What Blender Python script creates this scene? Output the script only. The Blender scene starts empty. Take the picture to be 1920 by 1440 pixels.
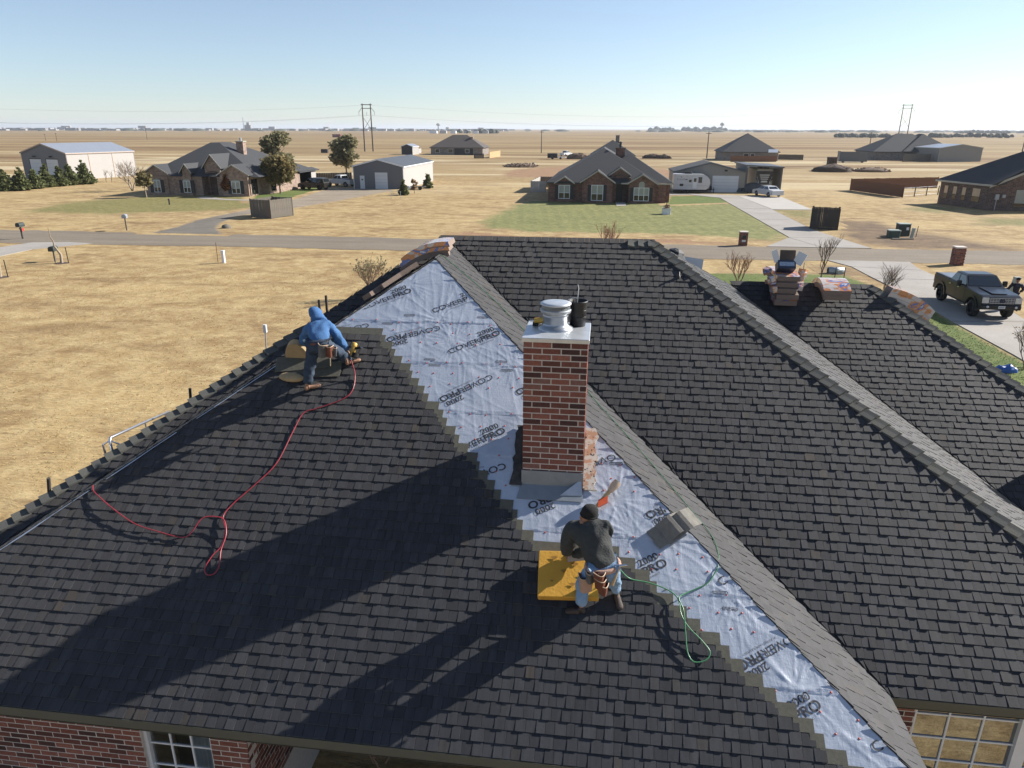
import bpy, bmesh, math, random
import numpy as np
from mathutils import Vector, Matrix, noise
random.seed(7); np.random.seed(7)
R = math.radians
scene = bpy.context.scene
COL = scene.collection

# ------------------------------------------------------------------ camera
CAM_H = 9.177
FPX, PITCH, ROLL, YAW = 1342.94, 19.617, 0.14, 7.13
cam_d = bpy.data.cameras.new('camera'); cam = bpy.data.objects.new('camera', cam_d); COL.objects.link(cam)
cam_d.sensor_width = 36.0; cam_d.lens = 36.0 * FPX / 1920.0
cam_d.clip_start = 0.1; cam_d.clip_end = 60000
cam.matrix_world = (Matrix.Translation((0, 0, CAM_H)) @ Matrix.Rotation(R(YAW), 4, 'Z')
                    @ Matrix.Rotation(R(90 - PITCH), 4, 'X') @ Matrix.Rotation(R(ROLL), 4, 'Z'))
scene.camera = cam

# ------------------------------------------------------------------ sky, sun, exposure
SUN_AZ, SUN_EL = 62.0, 29.5            # degrees clockwise from +Y, above the horizon
world = bpy.data.worlds.new('World'); scene.world = world; world.use_nodes = True
wn = world.node_tree; wn.nodes.clear()
sky = wn.nodes.new('ShaderNodeTexSky'); sky.sky_type = 'NISHITA'; sky.sun_disc = False
sky.sun_elevation = R(SUN_EL); sky.sun_rotation = R(SUN_AZ)
sky.altitude = 1100; sky.air_density = 1.0; sky.dust_density = 0.35; sky.ozone_density = 4.0
bgn = wn.nodes.new('ShaderNodeBackground'); bgn.inputs['Strength'].default_value = 0.074
wo = wn.nodes.new('ShaderNodeOutputWorld')
hs = wn.nodes.new('ShaderNodeHueSaturation'); hs.inputs['Saturation'].default_value = 0.80
wn.links.new(sky.outputs[0], hs.inputs['Color']); wn.links.new(hs.outputs[0], bgn.inputs[0]); wn.links.new(bgn.outputs[0], wo.inputs[0])
sun_d = bpy.data.lights.new('sun', 'SUN'); sun_d.energy = 5.0; sun_d.angle = R(0.5); sun_d.color = (1.0, 0.95, 0.88)
sun = bpy.data.objects.new('sun', sun_d); COL.objects.link(sun)
SUN_DIR = Vector((math.sin(R(SUN_AZ)) * math.cos(R(SUN_EL)), math.cos(R(SUN_AZ)) * math.cos(R(SUN_EL)), math.sin(R(SUN_EL))))
sun.rotation_euler = SUN_DIR.to_track_quat('Z', 'Y').to_euler(); sun.location = (60, 40, 60)
scene.view_settings.view_transform = 'Standard'; scene.view_settings.look = 'None'
scene.view_settings.exposure = 0.96; scene.view_settings.gamma = 1.0
scene.view_settings.use_curve_mapping = False

# ------------------------------------------------------------------ helpers
def ray(px, py):
    """unit-depth direction through a pixel of the 1920x1440 photograph"""
    v = Vector(((px - 960) / FPX, -(py - 720) / FPX, -1.0))
    return cam.matrix_world.to_3x3() @ v
CP = Vector((0, 0, CAM_H))
def ground(px, py, z=0.0):
    r = ray(px, py); return CP + r * ((z - CAM_H) / r.z)
def at_y(px, py, y):
    r = ray(px, py); return CP + r * (y / r.y)
def at_dist(px, py, d):
    r = ray(px, py); return CP + r * d

def link(o, parent=None):
    COL.objects.link(o)
    if parent is not None: o.parent = parent
    return o
def tag(o, label=None, cat=None, group=None, kind=None):
    if label: o['label'] = label
    if cat: o['category'] = cat
    if group: o['group'] = group
    if kind: o['kind'] = kind
    return o
def thing(name, label, cat, loc=(0, 0, 0), rz=0.0, group=None):
    o = bpy.data.objects.new(name, None); o.empty_display_size = 0.2
    link(o); o.location = loc; o.rotation_euler = (0, 0, rz)
    return tag(o, label, cat, group)
def copy_tree(o, parent=None):
    c = o.copy(); COL.objects.link(c)
    if parent is not None: c.parent = parent
    for ch in list(o.children): copy_tree(ch, c)
    return c

class MB:
    """collects simple shapes and builds them as one mesh object"""
    def __init__(s): s.v = []; s.f = []; s.sm = []; s.t = []; s.tint = 0.5
    def add(s, vs, fs, smooth=False):
        b = len(s.v); s.v += [tuple(v) for v in vs]
        for f in fs: s.f.append([b + i for i in f]); s.sm.append(smooth); s.t.append(s.tint)
        return s
    def quad(s, a, b, c, d): return s.add([a, b, c, d], [(0, 1, 2, 3)])
    def box(s, c, size, rot=None):
        hx, hy, hz = size[0] / 2, size[1] / 2, size[2] / 2
        vs = [Vector((x, y, z)) for z in (-hz, hz) for y in (-hy, hy) for x in (-hx, hx)]
        if rot is not None: vs = [rot @ v for v in vs]
        vs = [v + Vector(c) for v in vs]
        return s.add(vs, [(0, 2, 3, 1), (4, 5, 7, 6), (0, 1, 5, 4), (2, 6, 7, 3), (0, 4, 6, 2), (1, 3, 7, 5)])
    def lim(s, x0, x1, y0, y1, z0, z1):
        return s.box(((x0 + x1) / 2, (y0 + y1) / 2, (z0 + z1) / 2), (x1 - x0, y1 - y0, z1 - z0))
    def bbox(s, c, size, b, rot=None):
        """box with chamfered vertical and top edges"""
        hx, hy, hz = size[0] / 2, size[1] / 2, size[2] / 2
        def ring(x, y, z, k):
            return [(-x + k, -y, z), (x - k, -y, z), (x, -y + k, z), (x, y - k, z), (x - k, y, z), (-x + k, y, z), (-x, y - k, z), (-x, -y + k, z)]
        vs = ring(hx, hy, -hz, b) + ring(hx, hy, hz - b, b) + ring(hx - b * .7, hy - b * .7, hz, b * .6)
        vs = [Vector(v) for v in vs]
        if rot is not None: vs = [rot @ v for v in vs]
        vs = [v + Vector(c) for v in vs]
        fs = [tuple(reversed(range(8))), tuple(range(16, 24))]
        for r_ in (0, 8):
            for i in range(8): fs.append((r_ + i, r_ + (i + 1) % 8, r_ + 8 + (i + 1) % 8, r_ + 8 + i))
        return s.add(vs, fs)
    def prism(s, poly, off):
        """polygon (3d points) extruded by vector off"""
        n = len(poly); off = Vector(off)
        vs = [Vector(p) for p in poly] + [Vector(p) + off for p in poly]
        fs = [tuple(reversed(range(n))), tuple(range(n, 2 * n))]
        for i in range(n): fs.append((i, (i + 1) % n, n + (i + 1) % n, n + i))
        return s.add(vs, fs)
    def tube(s, pts, r, n=6, cap=True, smooth=True):
        pts = [Vector(p) for p in pts]; m = len(pts)
        rs = r if isinstance(r, (list, tuple)) else [r] * m
        up = None; vs = []
        for i, p in enumerate(pts):
            d = (pts[min(i + 1, m - 1)] - pts[max(i - 1, 0)])
            if d.length < 1e-9: d = Vector((0, 0, 1))
            d.normalize()
            if up is None:
                up = Vector((0, 0, 1)) if abs(d.z) < .9 else Vector((1, 0, 0))
            a = d.cross(up)
            if a.length < 1e-6: a = d.orthogonal()
            a.normalize(); b = a.cross(d).normalized(); up = b
            for k in range(n):
                t = 2 * math.pi * k / n
                vs.append(p + (a * math.cos(t) + b * math.sin(t)) * rs[i])
        fs = []
        for i in range(m - 1):
            for k in range(n):
                k2 = (k + 1) % n
                fs.append((i * n + k, i * n + k2, (i + 1) * n + k2, (i + 1) * n + k))
        s.add(vs, fs, smooth)
        if cap:
            s.add(vs[:n], [tuple(range(n))]); s.add(vs[-n:], [tuple(reversed(range(n)))])
        return s
    def lathe(s, prof, n=24, c=(0, 0, 0), rot=None, smooth=True):
        vs = []
        for r_, z in prof:
            for k in range(n):
                t = 2 * math.pi * k / n
                v = Vector((r_ * math.cos(t), r_ * math.sin(t), z))
                if rot is not None: v = rot @ v
                vs.append(v + Vector(c))
        fs = []
        for i in range(len(prof) - 1):
            for k in range(n):
                k2 = (k + 1) % n
                fs.append((i * n + k, i * n + k2, (i + 1) * n + k2, (i + 1) * n + k))
        return s.add(vs, fs, smooth)
    def mesh(s, name, m=None):
        me = bpy.data.meshes.new(name); me.from_pydata(s.v, [], s.f)
        if any(s.sm): me.polygons.foreach_set('use_smooth', s.sm)
        if any(t != 0.5 for t in s.t):
            a = me.attributes.new('tint', 'FLOAT', 'FACE'); a.data.foreach_set('value', s.t)
        if m is not None: me.materials.append(m)
        me.update(); return me
    def build(s, name, m, parent=None, kind=None, label=None):
        o = bpy.data.objects.new(name, s.mesh(name, m)); link(o, parent)
        if parent is not None and parent.parent is None and parent.type == 'EMPTY' and False: pass
        if kind: o['kind'] = kind
        if label: o['label'] = label
        return o

# ------------------------------------------------------------------ materials
MATS = {}
class NT:
    def __init__(s, m): s.t = m.node_tree; s.n = s.t.nodes; s.l = s.t.links
    def new(s, typ, **kw):
        n = s.n.new(typ)
        for k, v in kw.items(): setattr(n, k, v)
        return n
    def noise(s, vec, scale, detail=4, rough=.55, dist=0):
        n = s.new('ShaderNodeTexNoise'); n.inputs['Scale'].default_value = scale
        n.inputs['Detail'].default_value = detail; n.inputs['Roughness'].default_value = rough
        n.inputs['Distortion'].default_value = dist
        if vec is not None: s.l.new(vec, n.inputs['Vector'])
        return n.outputs['Fac']
    def ramp(s, fac, stops):
        n = s.new('ShaderNodeValToRGB'); e = n.color_ramp.elements
        while len(e) < len(stops): e.new(.5)
        for i, (p, c) in enumerate(stops):
            e[i].position = p
            e[i].color = (c, c, c, 1) if not isinstance(c, (tuple, list)) else (c[0], c[1], c[2], 1)
        s.l.new(fac, n.inputs[0]); return n.outputs[0]
    def mix(s, fac, a, b, mode='MIX'):
        n = s.new('ShaderNodeMix', data_type='RGBA', blend_type=mode)
        if isinstance(fac, (int, float)): n.inputs[0].default_value = fac
        else: s.l.new(fac, n.inputs[0])
        for i, x in ((6, a), (7, b)):
            if isinstance(x, (tuple, list)): n.inputs[i].default_value = (x[0], x[1], x[2], 1)
            else: s.l.new(x, n.inputs[i])
        return n.outputs[2]
    def math(s, op, a, b=None):
        n = s.new('ShaderNodeMath', operation=op)
        for i, x in ((0, a), (1, b)):
            if x is None: continue
            if isinstance(x, (int, float)): n.inputs[i].default_value = x
            else: s.l.new(x, n.inputs[i])
        return n.outputs[0]
    def mapping(s, vec, scale=(1, 1, 1), rot=(0, 0, 0)):
        n = s.new('ShaderNodeMapping'); n.inputs['Scale'].default_value = scale
        n.inputs['Rotation'].default_value = rot
        s.l.new(vec, n.inputs['Vector']); return n.outputs[0]
    def bump(s, h, strength=.3, dist=.02):
        n = s.new('ShaderNodeBump'); n.inputs['Strength'].default_value = strength
        n.inputs['Distance'].default_value = dist; s.l.new(h, n.inputs['Height']); return n.outputs[0]
def newmat(name, rough=.7, metal=0.0, spec=.5):
    m = bpy.data.materials.new(name); m.use_nodes = True
    t = NT(m); p = m.node_tree.nodes['Principled BSDF']
    p.inputs['Roughness'].default_value = rough; p.inputs['Metallic'].default_value = metal
    p.inputs['Specular IOR Level'].default_value = spec
    t.p = p; MATS[name] = m; return m, t
def objco(t): return t.new('ShaderNodeTexCoord').outputs['Object']
def wpos(t): return t.new('ShaderNodeNewGeometry').outputs['Position']
def mat(name, c1, c2=None, scale=6, rough=.7, metal=0.0, bump=0.0, spec=.5, stretch=(1, 1, 1), bdist=.01):
    """two-tone noisy surface in object space"""
    if name in MATS: return MATS[name]
    m, t = newmat(name, rough, metal, spec)
    if c2 is None: c2 = tuple(x * .8 for x in c1)
    co = t.mapping(objco(t), stretch)
    f = t.noise(co, scale, 5, .6)
    t.l.new(t.mix(t.ramp(f, [(.3, 0.0), (.7, 1.0)]), c2, c1), t.p.inputs['Base Color'])
    if bump: t.l.new(t.bump(t.noise(co, scale * 4, 3), bump, bdist), t.p.inputs['Normal'])
    return m
def tintmat(name, stops, source, rough=.85, grain=60, gamp=.35, streak=None, bump=.25, spec=.3):
    """colour per piece: source 'object' (object random) or 'tint' (face attribute)"""
    m, t = newmat(name, rough, 0, spec)
    if source == 'object': f = t.new('ShaderNodeObjectInfo').outputs['Random']
    else: f = t.new('ShaderNodeAttribute', attribute_name='tint').outputs['Fac']
    c = t.ramp(f, stops)
    pos = wpos(t)
    g = t.noise(pos, grain, 3, .7)
    k = t.ramp(g, [(.25, 1 - gamp), (.75, 1 + gamp)])
    c = t.mix(1.0, c, k, 'MULTIPLY')
    if streak:
        g2 = t.noise(t.mapping(pos, streak), 1.0, 3, .6)
        c = t.mix(1.0, c, t.ramp(g2, [(.3, .78), (.7, 1.22)]), 'MULTIPLY')
    t.l.new(c, t.p.inputs['Base Color'])
    t.l.new(t.bump(g, bump, .004), t.p.inputs['Normal'])
    return m
# ------------------------------------------------------------------ the roofed house in the foreground
EZ = 2.75; S = 0.6428; CO = 1 / math.sqrt(1 + S * S); SI = S * CO
XL, XR, YA, YC = -9.5306, 3.6609, 5.8851, 7.3674
RUN = 6.7703; XR2 = 1.0042; XE = XR2 + RUN
YD, RD, XDR = 11.1831, 4.9710, 5.8746
HW = (XR - XL) / 2; XM = (XL + XR) / 2
XL1 = XL - 0.4793; XR1 = XL1 + RUN; YBK = YC + 2 * RUN; XDE = XDR + RD
class Plane:
    def __init__(s, o, ud, vd): 
        s.o = Vector(o); s.u = Vector(ud); s.v = Vector(vd); s.n = s.u.cross(s.v)
        if s.n.z < 0: s.n = -s.n
    def __call__(s, u, v, h=0.0): return s.o + s.u * u + s.v * v + s.n * h
    def hit(s, px, py, h=0.0):
        r = ray(px, py); d = (s.o + s.n * h - CP).dot(s.n) / r.dot(s.n); p = CP + r * d - s.o
        return p.dot(s.u), p.dot(s.v)
    def pt(s, px, py, h=0.0): return s(*s.hit(px, py), h)
    def frame(s, u, v, h=0.0):
        p = s(u, v, h); n = s.u.cross(s.v)
        return Matrix(((s.u.x, s.v.x, n.x, p.x), (s.u.y, s.v.y, n.y, p.y), (s.u.z, s.v.z, n.z, p.z), (0, 0, 0, 1)))
PA = Plane((0, YA, EZ), (1, 0, 0), (0, CO, SI))       # hip end being shingled
PC = Plane((0, YC, EZ), (1, 0, 0), (0, CO, SI))       # main front slope
PD = Plane((0, YD, EZ), (1, 0, 0), (0, CO, SI))       # lower right wing
PB = Plane((XR, 0, EZ), (0, 1, 0), (-CO, 0, SI))      # right side of the hip wing
PE = Plane((XE, 0, EZ), (0, 1, 0), (-CO, 0, SI))      # right end of the main roof
PP = Plane((XL, 0, EZ), (0, -1, 0), (CO, 0, SI))      # left side of the hip wing
PR = Plane((XDE, 0, EZ), (0, 1, 0), (-CO, 0, SI))     # right end of the right wing
roof_at = PA.pt

house = thing('brick_house', 'brick house in the foreground whose dark hip roof is half reshingled around a brick chimney', 'house', (XM, YA + HW, 0))
HO = -Vector(house.location)
def hpart(mb, name, m, parent=None, kind=None, label=None):
    """builds world-space shapes as a part of the house"""
    mb.v = [tuple(Vector(v) + HO) for v in mb.v]
    return mb.build(name, m, parent or house, kind, label)

SH_STOPS = [(0.0, (.021, .0225, .0275)), (.3, (.0265, .028, .0335)), (.7, (.0315, .033, .039)), (.93, (.037, .0385, .044)), (.985, (.038, .036, .036)), (1.0, (.044, .037, .033))]
M_sh_o = tintmat('shingle_piece', SH_STOPS, 'object', .74, 90, .30, (20, 2.5, 2.5), .35)
M_sh_t = tintmat('shingle_field', SH_STOPS, 'tint', .74, 90, .30, (20, 2.5, 2.5), .35)
for m_ in (M_sh_o, M_sh_t):
    p_ = m_.node_tree.nodes['Principled BSDF']; p_.inputs['Sheen Weight'].default_value = .25; p_.inputs['Sheen Roughness'].default_value = .45; p_.inputs['Sheen Tint'].default_value = (.95, .86, .70, 1)
M_head = mat('shingle_headlap', (.115, .108, .080), (.078, .074, .057), 22, .85, bump=.2)
M_deck = mat('roof_deck_felt', (.030, .030, .033), (.02, .02, .022), 9, .9)
M_cap_o = tintmat('cap_piece', [(0, (.075, .076, .072)), (.6, (.10, .10, .090)), (1, (.125, .12, .10))], 'object', .8, 80, .35)

# -- decks
def deck(poly, name='roof_slope', m=M_deck):
    mb = MB(); mb.add(poly, [tuple(range(len(poly)))]); return hpart(mb, name, m)
top = lambda x, y, run: Vector((x, y, EZ + S * run))
cL, cR = Vector((XL, YA, EZ)), Vector((XR, YA, EZ)); apex = top(XM, YA + HW, HW)
icL, icR = Vector((XL, YC, EZ)), Vector((XR, YC, EZ)); vtop = top(XM, YC + HW, HW)
r1, r2 = top(XR1, YC + RUN, RUN), top(XR2, YC + RUN, RUN)
deck([cL, cR, apex]); deck([cR, icR, vtop, apex]); deck([icL, cL, apex, vtop])
deck([Vector((XL1, YC, EZ)), icL, vtop, icR, Vector((XE, YC, EZ)), r2, r1])
d_l, d_r = top(XE - RD, YD + RD, RD), top(XDR, YD + RD, RD)
deck([Vector((XE, YC, EZ)), Vector((XE, YD, EZ)), d_l, Vector((XE, YD + 2 * RD, EZ)), Vector((XE, YBK, EZ)), r2])
deck([Vector((XE, YD, EZ)), Vector((XDE, YD, EZ)), d_r, d_l])
deck([Vector((XDE, YD, EZ)), Vector((XDE, YD + 2 * RD, EZ)), d_r])
deck([Vector((XDE, YD + 2 * RD, EZ)), Vector((XE, YD + 2 * RD, EZ)), d_l, d_r])
deck([Vector((XL1, YBK, EZ)), Vector((XL1, YC, EZ)), r1])
deck([Vector((XE, YBK, EZ)), Vector((XL1, YBK, EZ)), r1, r2])

# -- shingles
EXPO = 0.143; WID = (.090, .103, .116, .129, .146); THK = (.009, .0155)
NC = int(HW / CO / EXPO)
V_TOP = 5.90                                           # upper edge of the last finished course on the hip end
def stair(i):                                          # right end of course i on the hip end
    v = (i + 1.5) * EXPO                               # the headlap of course i shows one course higher up
    u = -.70 - (v - 2.605) * .815 if v > 2.60 else .28 + 1.11 * (2.62 - v)
    return u + .03 * math.sin(i * 2.3) + .02 * math.sin(i * 5.1)
def tab_verts(w0, w1, w2, w3, thk, l=EXPO + .006):
    """a tab: bottom from w0 to w1, top from w3 to w2, thick lower edge"""
    a, b = thk + .007, .0065 + thk * .25
    return [(w0, 0, .0), (w1, 0, .0), (w2, l, 0.0), (w3, l, 0.0), (w0, 0, a), (w1, 0, a), (w2, l, b), (w3, l, b)]
TABF = [(4, 5, 6, 7), (0, 1, 5, 4), (1, 2, 6, 5), (3, 0, 4, 7)]
tabs = []                                              # (plane, u0, u1 bottom, u1 top, u0 top, v, thk, full)
def lay(plane, v_end, spans, seed, jag=0.0):
    rnd = random.Random(seed)
    for i in range(int(v_end / EXPO) + 1):
        v0 = i * EXPO; v1 = min(v0 + EXPO, v_end + .02)
        for lo, hi in spans(i, v0, v1):
            jl = rnd.uniform(-jag, jag)
            l0, l1 = lo(v0), lo(v1); h0, h1 = hi(v0), hi(v1)
            u = min(l0, l1) - rnd.uniform(0, .12); k = rnd.random() < .5
            while u < max(h0, h1):
                w = rnd.choice(WID) ; k = (not k) if rnd.random() < .86 else k
                ua, ub = u + .002, u + w - .002
                a0, b0 = max(ua, l0), min(ub, h0); a1, b1 = max(ua, l1), min(ub, h1)
                full = a0 == ua and a1 == ua and b0 == ub and b1 == ub
                if b0 - a0 > .004 or b1 - a1 > .004:
                    if b0 < a0: a0 = b0 = (a0 + b0) / 2
                    if b1 < a1: a1 = b1 = (a1 + b1) / 2
                    tabs.append((plane, a0, b0, b1, a1, v0, (THK[1] if k else THK[0]) + rnd.uniform(-.0015, .003), full, w, k))
                u += w
slope = lambda a, k: (lambda v: a + k * v)
A_HI = lambda i: (lambda v: min(XR - v * CO, stair(i)))
lay(PA, V_TOP - .01, lambda i, a, b: [(slope(XL, CO), (lambda v: min(XR - v * CO, stair(i))))], 1)
VG = .05                                               # cut back from the valley line
def c_spans(i, a, b):
    out = []
    if a < HW / CO:
        j = .025 * math.sin(i * 3.7) + .02 * math.sin(i * 1.9)
        out.append((slope(XL1, CO), (lambda v: XL + v * CO - VG + j)))
        out.append(((lambda v: XR - v * CO + VG + j), slope(XE, -CO)))
    else: out.append((slope(XL1, CO), slope(XE, -CO)))
    return out
lay(PC, RUN / CO, c_spans, 2)
lay(PB, HW / CO, lambda i, a, b: [(slope(YA, CO), slope(YC + .03, CO))], 3)
lay(PP, HW / CO, lambda i, a, b: [(slope(-YC - .03, -CO), slope(-YA, -CO))], 4)
def e_spans(i, a, b):
    if a < RD / CO: return [(slope(YC, CO), slope(YD + .03, CO)), (slope(YD + 2 * RD, -CO), slope(YBK, -CO))]
    return [(slope(YC, CO), slope(YBK, -CO))]
lay(PE, RUN / CO, e_spans, 5)
lay(PD, RD / CO, lambda i, a, b: [(slope(XE + VG, -CO), slope(XDE, -CO))], 6)
lay(PR, RD / CO, lambda i, a, b: [(slope(YD, CO), slope(YD + 2 * RD, -CO))], 7)

def project(p):
    q = cam.matrix_world.inverted() @ Vector(p)
    return (960 + FPX * q.x / -q.z, 720 - FPX * q.y / -q.z, -q.z)
scored = []
for n_, t_ in enumerate(tabs):
    if not t_[7] or t_[0] is not PA: continue
    x, y, d = project(t_[0]((t_[1] + t_[2]) / 2, t_[5] + .07))
    if 4 < x < 1916 and 4 < y < 1436: scored.append((d, n_))
scored.sort(); chosen = set(n_ for d, n_ in scored[:300])
proto_tab = {}
fields = {}
rt = random.Random(11)
for n_, (pl, a0, b0, b1, a1, v0, thk, full, w, k) in enumerate(tabs):
    if n_ in chosen:
        key = (round(w, 3), k)
        if key not in proto_tab:
            mb = MB(); hw = w / 2 - .002
            mb.add(tab_verts(-hw, hw, hw, -hw, THK[1] if k else THK[0]), TABF); proto_tab[key] = mb.mesh('shingle', M_sh_o)
        o = bpy.data.objects.new('shingle', proto_tab[key]); link(o, house)
        o.matrix_local = Matrix.Translation(HO) @ pl.frame((a0 + b0) / 2, v0, 0.0)
    else:
        mb = fields.setdefault(id(pl), MB()); mb.tint = min(.999, max(.001, rt.random())) 
        vs = tab_verts(a0, b0, b1, a1, thk)
        mb.add([pl(v[0], v[1] + v0, v[2]) for v in vs], TABF)
for mb in fields.values(): hpart(mb, 'shingle_field', M_sh_t, kind='stuff')

# -- bare headlaps beyond the end of each course of the hip end, and the full strip on the last one
for i in range(int((V_TOP - .01) / EXPO) + 1):
    v = (i + 1) * EXPO
    nxt = stair(i + 1) if (i + 1) * EXPO < V_TOP - .01 else -4.75
    if nxt < -4.7:
        nxt = -4.75
    end = min(stair(i), XR - v * CO - .02) - .004
    if end - nxt < .03: continue
    mb = MB(); l = EXPO * .95
    p = [PA(nxt - .06, v - .01, .006), PA(end, v - .01, .006), PA(end, v + l, .006), PA(nxt - .06, v + l, .006)]
    mb.prism(p, PA.n * .007)
    hpart(mb, 'shingle_headlap', M_head)

# -- hip caps
def caps(p0, p1, na, nb, name='hip_cap', step=.17, width=.155):
    """folded cap shingles from p0 (low) to p1 (high) lying over two slopes with normals na, nb"""
    p0, p1 = Vector(p0), Vector(p1); d = (p1 - p0); L = d.length; d.normalize()
    sa = na.cross(d).normalized(); sb = d.cross(nb).normalized()
    if sa.dot(nb) < 0 : pass
    # directions that run down each slope away from the hip
    def down(n, other):
        s = n.cross(d).normalized()
        return s if s.dot(other) < s.dot(n) + 1e9 and s.z < 0 else -s
    sa = n_a = na.cross(d).normalized(); sa = sa if sa.z < 0 else -sa
    sb = nb.cross(d).normalized(); sb = sb if sb.z < 0 else -sb
    up = (na + nb).normalized()
    mesh = None; rnd = random.Random(len(COL.objects))
    X = (sb - sa).normalized(); Y = d; Z = X.cross(Y)
    if Z.dot(up) < 0: Z = -Z
    X = Y.cross(Z)
    M = Matrix((X, Y, Z)).transposed(); Mi = M.inverted()
    la, lb, lu = Mi @ sa, Mi @ sb, Mi @ up
    mb = MB()
    ln = step + .03; t = .008
    def row(y, h, tw):
        c = Vector((0, y, h))
        e = [la * width, la * width * .45, Vector((0, 0, .006)), lb * width * .45, lb * width]
        return [Vector((0, y, 0)) + q + lu * h for q in e]
    h0, h1 = .062, .018
    vs = row(0, h0, 0) + row(ln, h1, 0) + row(0, h0 - .036, 0)
    fs = [(i, i + 1, 6 + i, 5 + i) for i in range(4)] + [(10 + i, 11 + i, i + 1, i) for i in range(4)]
    vs += [v - lu * .012 for v in vs[5:10]]
    fs += [(0, 5, 15, 10), (4, 14, 19, 9)]
    mb.add(vs, fs); mesh = mb.mesh(name, M_cap_o)
    k = 0; y = 0.0
    while y < L - step * .4:
        o = bpy.data.objects.new(name, mesh); link(o, house)
        q = p0 + d * y
        mm = M.to_4x4() @ Matrix.Rotation(R(rnd.uniform(-2.2, 2.2)), 4, 'Z')
        mm.translation = q + HO + Vector((0, 0, rnd.uniform(-.002, .003)))
        o.matrix_local = mm
        y += step
nA = Vector((0, -SI, CO)); nRt = Vector((SI, 0, CO)); nLf = Vector((-SI, 0, CO))
h1b = Vector((XL1, YC, EZ)); h1t = h1b + (r1 - h1b) * .70
caps(h1b, h1t, nLf, nA, step=.215)
caps(Vector((XE, YC, EZ)), r2, nA, nRt, step=.20)
caps(Vector((XDE, YD, EZ)), d_r, nA, nRt, step=.20)
caps(r2 + Vector((-.52, 0, .0)), r2 + Vector((.02, 0, 0)), nA, Vector((0, SI, CO)), 'ridge_cap', step=.19)

# -- synthetic underlayment on the bare part of the hip end: one wrinkled sheet
M_und, t = newmat('underlayment', .38, .3)
co = objco(t)
c = t.mix(t.ramp(t.noise(co, 3, 4), [(.3, 0.), (.7, 1.)]), (.40, .45, .53), (.52, .56, .63))
fib = t.noise(t.mapping(co, (90, 8, 90)), 1.0, 2)
t.l.new(t.mix(t.ramp(fib, [(.35, .0), (.75, .22)]), c, (.70, .72, .76)), t.p.inputs['Base Color'])
wr = t.noise(t.mapping(co, (26, 9, 12), (0, 0, R(28))), 1.0, 4, .62, .8)
wr2 = t.noise(t.mapping(co, (9, 40, 20), (0, 0, R(-14))), 1.0, 3, .55, .6)
t.l.new(t.bump(t.math('ADD', wr, t.math('MULTIPLY', wr2, .6)), .30, .012), t.p.inputs['Normal'])
SEAMS = [6.33, 5.475, 4.545, 3.83, 2.73, 2.043, 1.005]
STARS = [(-2.62, 6.36, 1.1), (-2.30, 5.95, .8), (.35, 3.25, .8), (.55, 2.75, .7), (2.35, 1.0, .9), (-3.3, 7.2, .7), (1.75, 2.05, .7), (-1.3, 5.5, .6)]
def wrinkle(u, v):
    h = .002 * noise.noise((u * 3.1, v * 3.3, 2))
    sa_, ta_ = u * .883 - v * .469, u * .469 + v * .883      # along and across the long diagonal folds
    a = abs(noise.noise((sa_ * .75, ta_ * 6.5, 5.1))); h += .0060 * max(0, 1 - a * 4.0) ** 2 * (.5 + .5 * noise.noise((u * .9, v * .9, 11)))
    a = abs(noise.noise((u * 8.5 + v * 1.2, v * 1.1, 9.7))); h += .0030 * max(0, 1 - a * 3.4) ** 2
    for su, sv, r_ in STARS:
        du, dv = u - su, v - sv; q = math.hypot(du, dv)
        if .02 < q < r_:
            th = math.atan2(dv, du)
            rid = abs(noise.noise((th * 3.4, su * 7, sv)))
            h += .008 * max(0, 1 - rid * 4.5) * min(1, q * 8) * (1 - q / r_)
    for sv in SEAMS:
        w = sv + .012 * math.sin(u * 2.1 + sv) + .01 * noise.noise((u * 3, sv, 0))
        dv = v - w
        if -.14 < dv < .05: h += .010 * (math.exp(-((dv + .015) / .010) ** 2)) + .006 * abs(noise.noise((u * 2.5, sv * 3, 4))) * math.exp(-((dv + .06) / .03) ** 2)
        if dv > 0: h += .009 * math.exp(-dv / .16)
    if v < V_TOP + .35:                                      # nailed flat along the finished shingles
        d_ = min(u - stair(int(v / EXPO)), u - stair(max(0, int(v / EXPO) - 1)))
        if v > V_TOP - .05: d_ = max(d_, (v - V_TOP - .16) * 1.5) if u < -2.9 else d_
        h *= min(1, max(0, (d_ - .03) / .16))
    return .002 + max(0, h)
mb = MB(); cell = .017; us = np.arange(-5.4, 3.62, cell); vsx = np.arange(.02, HW / CO - .02, cell)
idx = {}
def vid(i, j):
    if (i, j) not in idx:
        u, v = us[i], vsx[j]
        lo, hi = XL + v * CO + .008, XR - v * CO - .006
        u2 = min(max(u, lo), hi)
        idx[(i, j)] = len(mb.v); mb.v.append(tuple(PA(u2, v, wrinkle(u2, v))))
    return idx[(i, j)]
for j in range(len(vsx) - 1):
    v = vsx[j]; lo, hi = XL + v * CO + .008, XR - v * CO - .006
    st = (-.70 - (v - 2.605) * .815 if v > 2.75 else .28 + 1.11 * (2.62 - v)) - .45
    if 2.3 < v <= 2.9: st = -1.3
    for i in range(len(us) - 1):
        u = us[i]
        if u + cell < lo - cell or u > hi + cell: continue
        if v < V_TOP - .1 and u < st: continue
        if v < V_TOP - .3 and u < -3.9: continue
        mb.f.append([vid(i, j), vid(i + 1, j), vid(i + 1, j + 1), vid(i, j + 1)]); mb.sm.append(True); mb.t.append(.5)
underlay = hpart(mb, 'underlayment', M_und)

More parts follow.
